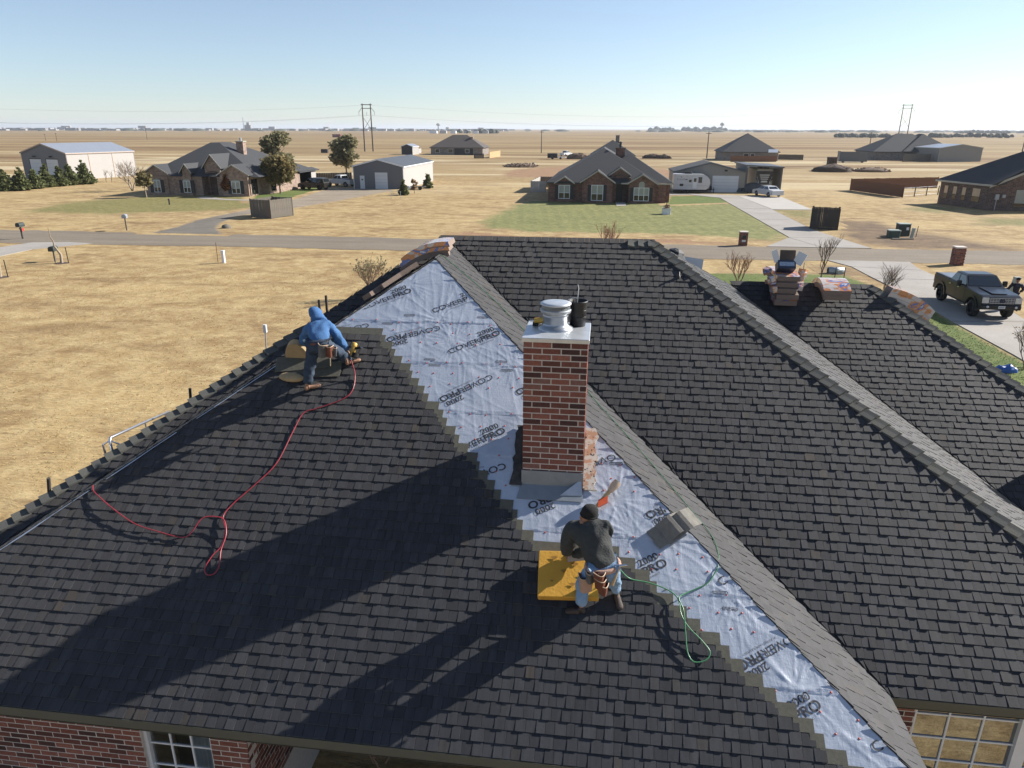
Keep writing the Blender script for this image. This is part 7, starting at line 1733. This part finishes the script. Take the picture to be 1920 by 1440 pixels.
# hoses
def spline(pts, n=10):
    out = []; P = [Vector(p) for p in pts]; P = [P[0] * 2 - P[1]] + P + [P[-1] * 2 - P[-2]]
    for i in range(1, len(P) - 2):
        for k in range(n):
            s = k / n; out.append(.5 * ((2 * P[i]) + (-P[i - 1] + P[i + 1]) * s + (2 * P[i - 1] - 5 * P[i] + 4 * P[i + 1] - P[i + 2]) * s * s + (-P[i - 1] + 3 * P[i] - 3 * P[i + 1] + P[i + 2]) * s ** 3))
    out.append(P[-2]); return out
def hose(name, label, pts, m, r=.0085, hs=None, first=None):
    w = [PA.pt(px, py, h) for px, py, h in pts]
    if first: w = [Vector(q) for q in first] + w
    p0 = w[-1].copy(); mb = MB().tube([q - p0 for q in spline(w)], r, 7); o = mb.build(name, m); o.location = p0; tag(o, label, 'hose'); return o
hose('air_hose', 'red air hose looping across the finished shingles on the left', [(664, 690, .2), (667, 707, .05), (661, 735, .03), (640, 752, .028), (595, 768, .03), (570, 778, .04), (550, 812, .03), (520, 870, .03), (480, 910, .03), (440, 945, .03), (421, 970, .04), (425, 995, .05), (419, 1025, .05), (402, 1045, .06), (387, 1068, .05), (391, 1080, .04), (405, 1077, .04), (414, 1062, .05), (417, 1035, .05), (427, 1005, .06), (424, 980, .08), (407, 975, .10), (385, 980, .12), (366, 1000, .08), (345, 1010, .04), (300, 1000, .05), (255, 985, .06), (215, 957, .07), (193, 938, .06), (178, 923, .04), (176, 912, .03)], M_hose_r)
hose('air_hose', 'green air hose curling from the dark-hooded worker and up along the grey hip strip', [(1160, 1083, .25), (1180, 1092, .12), (1215, 1096, .06), (1250, 1108, .045), (1270, 1125, .05), (1276, 1155, .06), (1290, 1180, .07), (1315, 1205, .06), (1330, 1225, .05), (1322, 1240, .045), (1300, 1243, .045), (1288, 1225, .05), (1284, 1190, .07), (1280, 1150, .09), (1272, 1125, .07), (1290, 1112, .03), (1325, 1095, .02), (1345, 1068, .03)], M_hose_g, .008)
M_hose_g2 = M_hose_g
w = [PA.pt(1345, 1068, .03), PB.pt(1344, 1040, .03), PB.pt(1330, 1005, .03), PB.pt(1290, 955, .03), PB.pt(1235, 890, .03), PB.pt(1170, 815, .03), PB.pt(1120, 760, .03), PB.pt(1060, 690, .03), PB.pt(985, 625, .03), PB.pt(930, 570, .03), PB.pt(880, 525, .03), PB.pt(838, 490, .03), PB.pt(825, 480, .03)]
q = MB().tube([a - w[-1] for a in spline(w)], .006, 6).build('air_hose', M_hose_g); q.location = w[-1]; tag(q, 'upper run of green hose lying on the sunlit grey strip beside the hip', 'hose')
# ladder stand-off rails, posts and stakes beyond the left eave
M_alu = mat('aluminium', (.68, .68, .70), (.6, .6, .62), 5, .3, .9)
def beyond(px, py, d): return at_dist(px, py, d)
t0 = at_y(318, 771, 12.9); t1 = at_y(204, 822, 10.6); t = thing('ladder', 'white metal ladder top frame sticking up past the left eave', 'ladder', tuple(t1)); dn = Vector((.06, 0, -.75))
loc = Vector(t1); A0, A1 = Vector(t0) - loc, Vector(t1) - loc
MB().tube([A0 + dn * .5, A0 + dn * .06, A0.lerp(A1, .02), A0.lerp(A1, .5), A0.lerp(A1, .98), A1 + dn * .06, A1 + dn * .8], .024, 8).build('rail', M_alu, t); MB().tube([A1 + Vector((-.06, -.1, -.08)), A1 + Vector((.0, .02, -.05)), A1 + Vector((.55, .05, -.28))], .015, 6).build('rail', M_alu, t); MB().tube([A1 + Vector((-.06, -.1, -.08)), A1 + Vector((-.06, -.1, -.08)) + dn * .8], .02, 6).build('rail', M_alu, t); mid = A0.lerp(A1, .45); MB().tube([mid, mid + dn * .5], .014, 6).build('rung', M_alu, t)
for k, (px, py0, py1, m_, lb) in enumerate(((357, 750, 728, M_wood_d, 'dark post end rising past the left eave beyond the ladder'), (498, 655, 616, M_galv, 'thin white-topped rod sticking up past the left hip'), (599, 582, 562, M_wood_d, 'dark post behind the blue hood, left of two'), (612, 577, 554, M_wood_d, 'dark post behind the blue hood, right of two'), (92, 935, 897, M_wood_d, 'dark post end at the lower left eave'))):
    yv = (12.5, 13.2, 14.5, 14.8, 9.0)[k]; a, c_ = at_y(px + 3, py0 + 30, yv), at_y(px - 1, py1, yv); t = thing('post', lb, 'post', tuple(a)); MB().tube([(0, 0, 0), c_ - a], .028 if m_ is M_wood_d else .014, 6).build('post', m_, t)
    if k == 1: MB().box(c_ - a, (.06, .05, .16)).build('tip', M_white_v, t)
# white board, black bag beyond the right end; blue bin on the lawn
p0 = at_y(1285, 490, YC + RUN + 2.0); t = thing('foam_board', 'white board lying beyond the right hip near the ridge', 'board', tuple(p0)); MB().box((.1, 0, -.12), (.55, .04, .42), Matrix.Rotation(R(8), 3, 'Y') @ Matrix.Rotation(R(-25), 3, 'X')).build('board', M_paper, t)
p0 = at_y(1268, 473, YC + RUN + 1.6); t = thing('bag', 'crumpled black bag behind the right hip beside the white board', 'bag', tuple(p0)); q = MB(); rb = random.Random(3)
q.lathe([(.28, -.3), (.26, -.1), (.16, .05), (.05, .1), (0, .1)], 9, (0, 0, -.02), Matrix.Rotation(.3, 3, 'Y'), False); q.build('bag', MATS['black_plastic'], t); MB().box((.06, -.1, .02), (.22, .02, .012), Matrix.Rotation(R(30), 3, 'Y')).build('strap', M_galv_d, t); MB().box((.02, -.14, -.03), (.22, .02, .012), Matrix.Rotation(R(30), 3, 'Y')).build('strap', M_galv_d, t)
g_ = ground(1886, 697); t = thing('tarp', 'bright blue crumpled tarp on the lawn beyond the lower right hip', 'tarp', tuple(g_)); q = MB(); q.lathe([(.75, 0), (.7, .25), (.5, .42), (.2, .5), (0, .5)], 9, (0, 0, 0), None, False); q.v = [(v[0] * .62, v[1] * .3, .55 * v[2] * (1 + .2 * math.sin(v[0] * 9))) for v in q.v]; q.build('sheet', mat('tarp_blue', (.035, .13, .42), (.02, .09, .34), 4, .4), t)
g_ = ground(640, 1400) if False else None
# things in the dark porch
p0 = Vector((X(935, 1432, WY + .9), WY + .9, 0)); t = thing('pumpkin', 'rounded orange pumpkin on a stand in the dark porch', 'pumpkin', tuple(p0)); q = MB(); q.lathe([(0, 0), (.14, .03), (.2, .14), (.17, .26), (.05, .3), (0, .28)], 14, (0, 0, 1.35)); q.build('pumpkin', mat('pumpkin_orange', (.45, .16, .03), (.36, .12, .02), 5, .5), t); MB().tube([(0, 0, 0), (0, 0, 1.35)], .06, 8).build('stand', M_wood_d, t)
bare('branch_wreath', 'dry twig arrangement in the dark porch', Vector((X(712, 1425, WY + 1.0), WY + 1.0, .9)), 1.1, .6, 17, M_twig, 3, 4, .02, cat='decoration')
# rolled strip of foil tape down the left hip (edge of the underlayment under the cut shingles)
q = MB(); rb = random.Random(12); prev = None
for k in range(80):
    f = k / 79; v = .15 + f * 5.2; u = XL + v * CO + .03; w = .02 + .035 * abs(noise.noise((f * 9, 1, 1))); 
    if noise.noise((f * 14, 7, 2)) < -.25: prev = None; continue
    cur = (PA(u, v, .028), PA(u + w, v, .034))
    if prev: q.add([prev[0], prev[1], cur[1], cur[0]], [(0, 1, 2, 3)])
    prev = cur
hpart(q, 'underlayment_edge', M_und)
# ------------------------------------------------------------------ people
M_skin = mat('skin', (.36, .20, .13), (.30, .16, .105), 9, .55); M_hood_b = mat('cotton_blue', (.048, .135, .30), (.038, .11, .25), 14, .9, bump=.5, bdist=.02); M_hood_k = mat('fleece_charcoal', (.052, .055, .052), (.036, .038, .037), 12, .95, bump=.5, bdist=.02)
M_jean_d = mat('denim_dark', (.035, .055, .085), (.022, .036, .06), 18, .9, bump=.4, bdist=.015); M_jean_l = mat('denim_light', (.26, .37, .50), (.16, .26, .38), 11, .9, bump=.6, bdist=.02); M_shoe = mat('leather_dark', (.065, .045, .035), (.045, .03, .024), 12, .7, bump=.3); M_boot = mat('leather_tan', (.34, .19, .12), (.25, .14, .09), 12, .75, bump=.3)
M_leather = mat('tool_leather', (.17, .055, .03), (.11, .035, .02), 12, .6, bump=.3); M_suede = mat('suede_pink_tan', (.46, .29, .21), (.38, .23, .17), 12, .85, bump=.3); M_seam = mat('leather_edge', (.55, .40, .28), (.46, .33, .22), 8, .7); M_navy = mat('jacket_navy', (.016, .018, .035), (.011, .012, .025), 9, .8); M_black = mat('knit_black', (.016, .016, .016), (.01, .01, .01), 30, .95, bump=.6); M_tee = mat('shirt_white', (.60, .60, .58), (.5, .5, .48), 6, .9); M_grey_pouch = mat('pouch_grey', (.13, .125, .12), (.085, .082, .08), 12, .8, bump=.3)
def skin(joints, edges, sub=2, root=0):
    """one continuous surface grown round connected joints [(pos, radius | (rx,ry))]"""
    me = bpy.data.meshes.new('skin'); me.from_pydata([tuple(j[0]) for j in joints], edges, [])
    ob = bpy.data.objects.new('skin', me); COL.objects.link(ob)
    sm = ob.modifiers.new('s', 'SKIN'); sm.use_smooth_shade = True; sm.branch_smoothing = .6
    ss = ob.modifiers.new('u', 'SUBSURF'); ss.levels = sub; ss.render_levels = sub
    sv = me.skin_vertices[0].data
    for i, j in enumerate(joints): sv[i].radius = j[1] if isinstance(j[1], tuple) else (j[1], j[1]); sv[i].use_root = (i == root)
    dg = bpy.context.evaluated_depsgraph_get(); out = bpy.data.meshes.new_from_object(ob.evaluated_get(dg))
    bpy.data.objects.remove(ob); bpy.data.meshes.remove(me); return out
def merge(meshes, name, m, parent, origin, disp=0.0, freq=9, seed=0):
    b = bmesh.new()
    for me in meshes: b.from_mesh(me); bpy.data.meshes.remove(me)
    for v in b.verts:
        v.co -= Vector(origin)
    if disp:
        b.normal_update()
        for v in b.verts: p = v.co * freq; v.co += v.normal * disp * (1 - 2.2 * abs(noise.noise((p.x, p.y, p.z + seed))))
    for f in b.faces: f.smooth = True
    me = bpy.data.meshes.new(name); b.to_mesh(me); b.free()
    me.materials.clear(); me.materials.append(m); o = bpy.data.objects.new(name, me); link(o, parent); return o
def ball(c, rx, ry, rz, rot=None, n=16):
    mb = MB(); mb.lathe([(math.sin(a), -math.cos(a)) for a in [math.pi * i / 10 for i in range(11)]], n)
    mb.v = [tuple((rot or Matrix.Identity(3)) @ Vector((v[0] * rx, v[1] * ry, v[2] * rz)) + Vector(c)) for v in mb.v]; return mb.mesh('ball')
def lp(a, b, f): return Vector(a).lerp(Vector(b), f)
def hand(wrist, d, side, palm_n, curl=.5):
    """palm, four unequal bent fingers and a thumb that leaves the side of the palm; d along the hand"""
    d = Vector(d).normalized(); n = Vector(palm_n); n = (n - d * n.dot(d)).normalized(); s = d.cross(n) * side; w = Vector(wrist); J = []; E = []
    J += [(w, (.026, .020)), (w + d * .045, (.036, .018)), (w + d * .088, (.038, .016))]; E += [(0, 1), (1, 2)]; out = [skin(J, E, 2)]
    for k, (o, l) in enumerate(((.030, .070), (.010, .080), (-.010, .075), (-.030, .058))):
        a = w + d * .078 + s * o; d1 = (d + n * curl * .5 + s * o * 1.5).normalized(); d2 = (d + n * curl * 1.4).normalized(); d3 = (d * .6 + n * curl * 2.2).normalized()
        p1 = a + d1 * l * .48; p2 = p1 + d2 * l * .34; p3 = p2 + d3 * l * .28
        out.append(skin([(a, .0095), (p1, .0092), (p2, .0085), (p3, .007)], [(0, 1), (1, 2), (2, 3)], 1))
    a = w + d * .025 + s * .028; p1 = a + (d * .6 + s * .75 + n * .2).normalized() * .04; p2 = p1 + (d * .85 + s * .2 + n * curl).normalized() * .034
    out.append(skin([(a, .0125), (p1, .011), (p2, .0085)], [(0, 1), (1, 2)], 1)); return out
def shoe(ankle, toe_dir, up, L=.29):
    d = Vector(toe_dir).normalized(); u = Vector(up).normalized(); d = (d - u * d.dot(u)).normalized(); a = Vector(ankle)
    return skin([(a + u * .02, (.048, .048)), (a - u * .045 - d * .04, (.042, .045)), (a - u * .052 + d * .06, (.046, .040)), (a - u * .062 + d * .15, (.050, .030)), (a - u * .066 + d * .20, (.036, .022))], [(0, 1), (1, 2), (0, 2), (2, 3), (3, 4)], 2)
def pouch(t, c, w, d, h, m, rot, o, edge=M_seam, name='pouch'):
    q = MB(); n = 12; prof = [(-w / 2, 0)] + [(-w / 2 + w * i / n, -d * math.sin(math.pi * i / n)) for i in range(n + 1)] + [(w / 2, 0)]
    low = [Vector((x * .8, y * .8, -h)) for x, y in prof]; up = [Vector((x, y, 0)) for x, y in prof]
    vs = [rot @ v + Vector(c) - Vector(o) for v in low + up]; k = len(prof); fs = [(i, (i + 1) % k, k + (i + 1) % k, k + i) for i in range(k)] + [tuple(reversed(range(k)))]; fs.append(tuple(range(k, 2 * k))) if False else None
    q.add(vs, [f for f in fs if f], False); p = q.build(name, m, t)
    MB().tube([rot @ v + Vector(c) - Vector(o) for v in up[1:-1]], .006, 5).build('pouch_rim', edge, p); return p
def build_person(label, J, cfg, group=None):
    o = J['root']; t = thing('person', label, 'person', tuple(o), 0, group)
    # the body: one continuous figure from head to feet
    names = ['pelvis', 'belly', 'chest', 'neck', 'head0', 'lsh', 'lel', 'lwr', 'rsh', 'rel', 'rwr', 'lhip', 'lkn', 'lan', 'rhip', 'rkn', 'ran']
    rad = dict(pelvis=.13, belly=.12, chest=.135, neck=.055, head0=.06, lsh=.06, lel=.042, lwr=.03, rsh=.06, rel=.042, rwr=.03, lhip=.08, lkn=.06, lan=.042, rhip=.08, rkn=.06, ran=.042)
    J['belly'] = lp(J['pelvis'], J['neck'], .38); J['chest'] = lp(J['pelvis'], J['neck'], .75); J['head0'] = lp(J['neck'], J['head'], .6)
    lat = (Vector(J['rsh']) - Vector(J['lsh'])).normalized(); latp = J.get('plat', lat)
    J['lhip'] = Vector(J['pelvis']) - latp * .095 + Vector((0, 0, -.05)); J['rhip'] = Vector(J['pelvis']) + latp * .095 + Vector((0, 0, -.05))
    ix = {n: i for i, n in enumerate(names)}; E = [('pelvis', 'belly'), ('belly', 'chest'), ('chest', 'neck'), ('neck', 'head0'), ('chest', 'lsh'), ('lsh', 'lel'), ('lel', 'lwr'), ('chest', 'rsh'), ('rsh', 'rel'), ('rel', 'rwr'), ('pelvis', 'lhip'), ('lhip', 'lkn'), ('lkn', 'lan'), ('pelvis', 'rhip'), ('rhip', 'rkn'), ('rkn', 'ran')]
    body = [skin([(J[n], rad[n] * .8) for n in names], [(ix[a], ix[b]) for a, b in E], 1)]
    hd = Vector(cfg.get('crown', Vector(J['head']) - Vector(J['neck']))).normalized(); face = Vector(cfg['face']); face = (face - hd * face.dot(hd)).normalized(); sd = hd.cross(face)
    Rh = Matrix((sd, face, hd)).transposed(); hc = Vector(J['head'])
    body.append(ball(hc, .078, .098, .115, Rh)); body.append(ball(hc + face * .095 - hd * .012, .014, .022, .024, Rh, 8)); body.append(ball(hc + face * .055 - hd * .085, .045, .045, .035, Rh, 10))
    for s_ in (-1, 1): body.append(ball(hc + sd * .08 * s_ - hd * .005, .014, .03, .034, Rh, 8))
    for sx in ('l', 'r'):
        w = Vector(J[sx + 'wr']); dd = Vector(cfg.get(sx + 'hand', w - Vector(J[sx + 'el']))); body += hand(w, dd, 1 if sx == 'r' else -1, cfg.get(sx + 'palm', (0, .3, -1)), cfg.get('curl', .45))
    merge(body, 'body', M_skin, t, o)
    eyes = MB()
    for s_ in (-1, 1): c_ = hc + face * .088 + sd * .032 * s_ + hd * .015; eyes.lathe([(0, -.008), (.008, 0), (0, .008)], 6, c_ - o)
    eyes.build('eyes', MATS['black_plastic'], t)
    # clothes
    kk = cfg.get('girth', 1.0); up = lp(J['pelvis'], J['neck'], cfg.get('hem', -.02))
    tj = [(up, (.165 * kk, .135 * kk)), (J['belly'], (.165 * kk, .14 * kk)), (J['chest'], (.185 * kk, .145 * kk)), (lp(J['chest'], J['neck'], cfg.get('collar', .85)), cfg.get('collar_r', .095)), (J['lsh'], .10 * kk), (J['lel'], .070 * kk), (lp(J['lel'], J['lwr'], .94), .048), (J['rsh'], .10 * kk), (J['rel'], .070 * kk), (lp(J['rel'], J['rwr'], cfg.get('rsleeve', .94)), .044)]
    merge([skin(tj, [(0, 1), (1, 2), (2, 3), (2, 4), (4, 5), (5, 6), (2, 7), (7, 8), (8, 9)], 3)], 'hooded_top' if cfg.get('hood') else 'jacket', cfg['top'], t, o, .019, 7, 3)
    lj = [(J['pelvis'], (.155, .125)), (J['lhip'], .105), (J['lkn'], .080), (lp(J['lkn'], J['lan'], .9), .066), (J['rhip'], .105), (J['rkn'], .080), (lp(J['rkn'], J['ran'], .9), .066)]
    merge([skin(lj, [(0, 1), (1, 2), (2, 3), (0, 4), (4, 5), (5, 6)], 3)], 'jeans', cfg['legs'], t, o, .017, 9, 7)
    for sx in ('l', 'r'): merge([shoe(J[sx + 'an'], cfg[sx + 'toe'], cfg.get('up', (0, -SI, CO)))], 'shoe', cfg['shoe'], t, o)
    if cfg.get('hood'):
        q = [ball(hc - face * .012 + hd * .012, .104, .122, .140, Rh, 18), skin([(hc - hd * .01 - face * .03, .112), (lp(J['neck'], J['head'], .15), .125), (lp(J['chest'], J['neck'], .7), (.17, .13))], [(0, 1), (1, 2)], 2)]; merge(q, 'hood', cfg['top'], t, o, .009, 10, 5)
    if cfg.get('beanie'):
        mb = MB(); mb.lathe([(.092, -.02), (.098, .0), (.099, .03), (.094, .07), (.075, .105), (.04, .125), (0, .13)], 20); mb.v = [tuple(Rh @ Vector((v[0] * .92, v[1] * 1.1, v[2] + .012)) + hc - face * .012) for v in mb.v]; merge([mb.mesh('b')], 'beanie', M_black, t, o, .002, 40, 1)
        MB().tube([Rh @ Vector((.097 * .92 * math.cos(a), .097 * 1.1 * math.sin(a), .012)) + hc - face * .012 - Vector(o) for a in [k * math.tau / 20 for k in range(21)]], .012, 6).build('beanie_cuff', M_black, t)
    return t, J, o
UP = (0, -SI, CO)
# roofer in the blue hooded top
J = dict(root=PA.pt(610, 705), pelvis=at_y(598, 641, 10.02), neck=at_y(599, 604, 10.45), head=at_y(593, 590, 10.56), lsh=at_y(577, 617, 10.38), lel=at_y(569, 641, 10.42), lwr=at_y(578, 662, 10.62), rsh=at_y(619, 613, 10.34), rel=at_y(639, 643, 10.46), rwr=at_y(651, 657, 10.52),
         lkn=at_y(581, 690, 9.98), rkn=at_y(641, 664, 10.42))
J['lan'] = PA.pt(579, 731, .09); J['ran'] = PA.pt(655, 684, .09); J['plat'] = Vector((.96, -.28, 0)).normalized()
w1, J1, o1 = build_person('roofer in a blue hood and dark jeans bending over a nail gun', J, dict(face=(.25, .8, -.55), top=M_hood_b, legs=M_jean_d, shoe=M_boot, hood=True, ltoe=(.5, .3, 0), rtoe=(.9, .5, .2), hem=-.16, girth=1.0, collar=.95, rhand=(.25, .3, -.9), rpalm=(.3, -.5, -.4)))
pv = Vector(J1['pelvis']); rt_ = Matrix.Rotation(R(25), 3, 'Z')
ring = [pv + Vector((  .15 * math.cos(a), .125 * math.sin(a), .0 + .02 * math.cos(a))) - o1 for a in [k * math.tau / 24 for k in range(25)]]; MB().tube(ring, .022, 6).build('tool_belt', M_leather, w1)
pouch(w1, at_y(606, 645, 9.86), .16, .09, .20, M_grey_pouch, Matrix.Rotation(R(10), 3, 'Y'), o1); pouch(w1, at_y(617, 648, 9.88), .13, .10, .17, M_leather, Matrix.Rotation(R(25), 3, 'Z'), o1); pouch(w1, at_y(624, 651, 9.92), .10, .09, .13, M_grey_pouch, Matrix.Rotation(R(55), 3, 'Z'), o1)
a = at_y(619, 655, 9.86); MB().tube([a - o1, a + Vector((-.01, -.01, -.26)) - o1], .011, 6).box(a - o1, (.10, .03, .03)).build('hammer', M_chrome, w1)
a = at_y(607, 659, 9.86); MB().lathe([(0, -.03), (.035, -.03), (.04, 0), (.035, .03), (0, .03)], 12, a - o1, Matrix.Rotation(R(90), 3, 'X')).build('tape_measure', mat('tool_red', (.40, .04, .04), (.3, .03, .03), 6, .4), w1)
nail_gun('nail_gun', 'yellow coil nail gun in the right hand of the blue-hooded roofer', Matrix.Translation(PA.pt(662, 673, .08)) @ Matrix.Rotation(R(-15), 4, 'Z') @ Matrix.Rotation(R(-30), 4, 'X'))
# roofer in the charcoal jacket and black beanie
J = dict(root=PA.pt(1115, 1135), pelvis=at_y(1130, 1058, 7.2), neck=at_y(1108, 982, 7.52), head=at_y(1103, 966, 7.56), lsh=at_y(1074, 988, 7.60), lel=at_y(1064, 1024, 7.62), lwr=at_y(1063, 1040, 7.74), rsh=at_y(1139, 988, 7.42), rel=at_y(1108, 1028, 7.66), rwr=at_y(1072, 1043, 7.74),
         lkn=at_y(1091, 1096, 7.36), rkn=at_y(1151, 1088, 7.40))
J['lan'] = PA.pt(1090, 1147, .09); J['ran'] = PA.pt(1155, 1116, .09); J['plat'] = Vector((.98, .1, .1)).normalized()
w2, J2, o2 = build_person('roofer in charcoal jacket, black beanie and light jeans leaning on the yellow pad', J, dict(face=(-.72, -.30, -.62), crown=(.12, -.10, .98), collar=1.05, collar_r=.105, top=M_hood_k, legs=M_jean_l, shoe=M_shoe, beanie=True, ltoe=(-.95, -.1, 0), rtoe=(.25, -.9, 0), hem=-.20, girth=1.25, lhand=(-.25, .35, -.8), lpalm=(0, .3, -.5), rhand=(-.9, .05, -.35), rpalm=(0, .2, -1)))
pv = Vector(J2['pelvis']); ring = [pv + Vector((.185 * math.cos(a), .165 * math.sin(a), -.005 + .03 * math.cos(a))) - o2 for a in [k * math.tau / 24 for k in range(25)]]; MB().tube(ring, .03, 8).build('tool_belt', M_suede, w2)
ring = [pv + Vector((.18 * math.cos(a), .155 * math.sin(a), .0 + .03 * math.cos(a))) - o2 for a in [k * math.tau / 24 for k in range(25)]]; MB().tube(ring, .012, 6).build('shirt_hem', M_tee, w2)
pouch(w2, at_y(1099, 1078, 7.20), .20, .11, .20, M_suede, Matrix.Rotation(R(-25), 3, 'Z'), o2); pouch(w2, at_y(1108, 1070, 7.12), .14, .09, .14, M_grey_pouch, Matrix.Rotation(R(-10), 3, 'Z'), o2)
for k, (px, py, s_) in enumerate(((1124, 1072, .15), (1126, 1083, .15), (1131, 1093, .13))): pouch(w2, at_y(px, py, 7.02 - .0 * k), s_, .10, .13, M_leather, Matrix.Rotation(R(15), 3, 'Z'), o2)
a, b_ = at_y(1161, 1062, 7.10), at_y(1148, 1097, 7.10); MB().tube([a - o2, b_ - o2], [.014, .018], 8).build('hammer_handle', M_wd, w2); MB().tube([a - o2 + Vector((-.05, 0, 0)), a - o2 + Vector((.09, .02, .01))], .016, 6).build('hammer_head', M_chrome, w2)
a = at_y(1064, 1054, 7.66); b_ = at_y(1104, 1050, 7.62); t = thing('board', 'pale narrow board held flat under the arm of the dark-jacketed roofer', 'board', tuple(a)); m_ = MB(); m_.prism([Vector((0, 0, 0)), b_ - a, b_ - a + Vector((0, .05, .09)), Vector((0, .05, .09))], (0, .03, -.01)); m_.build('board', mat('board_pale', (.42, .33, .26), (.32, .25, .20), 5, .8, stretch=(1, 4, 4)), t)
# person behind the pickup
g_ = ground(1896, 581); f0 = Vector(g_); 
J = dict(root=f0, pelvis=f0 + Vector((0, 0, .92)), neck=f0 + Vector((.02, .04, 1.46)), head=f0 + Vector((.03, .07, 1.62)), lsh=f0 + Vector((-.2, .03, 1.40)), lel=f0 + Vector((-.36, .08, 1.15)), lwr=f0 + Vector((-.46, .22, 1.05)), rsh=f0 + Vector((.22, .02, 1.40)), rel=f0 + Vector((.36, -.02, 1.14)), rwr=f0 + Vector((.28, .12, .95)), lkn=f0 + Vector((-.1, .03, .5)), rkn=f0 + Vector((.1, .03, .5)), lan=f0 + Vector((-.11, 0, .09)), ran=f0 + Vector((.11, 0, .09)), plat=Vector((1, 0, 0)))
w3, J3, o3 = build_person('person in a navy jacket and black cap standing behind the dark pickup', J, dict(face=(-.4, .9, -.2), top=M_navy, legs=M_jean_d, shoe=M_shoe, beanie=True, ltoe=(-.1, 1, 0), rtoe=(.1, 1, 0), up=(0, 0, 1)))
# ------------------------------------------------------------------ the air: one even box of pale haze round everything
mb = MB(); mb.lim(-25000, 25000, -600, 41000, -1.2, 75)
m = bpy.data.materials.new('haze'); m.use_nodes = True; nt = m.node_tree; nt.nodes.clear()
o_ = nt.nodes.new('ShaderNodeOutputMaterial'); v_ = nt.nodes.new('ShaderNodeVolumePrincipled')
v_.inputs['Color'].default_value = (.88, .93, 1.0, 1); v_.inputs['Density'].default_value = .00010; v_.inputs['Anisotropy'].default_value = .2
nt.links.new(v_.outputs[0], o_.inputs['Volume'])
mb.build('haze', m, kind='stuff')
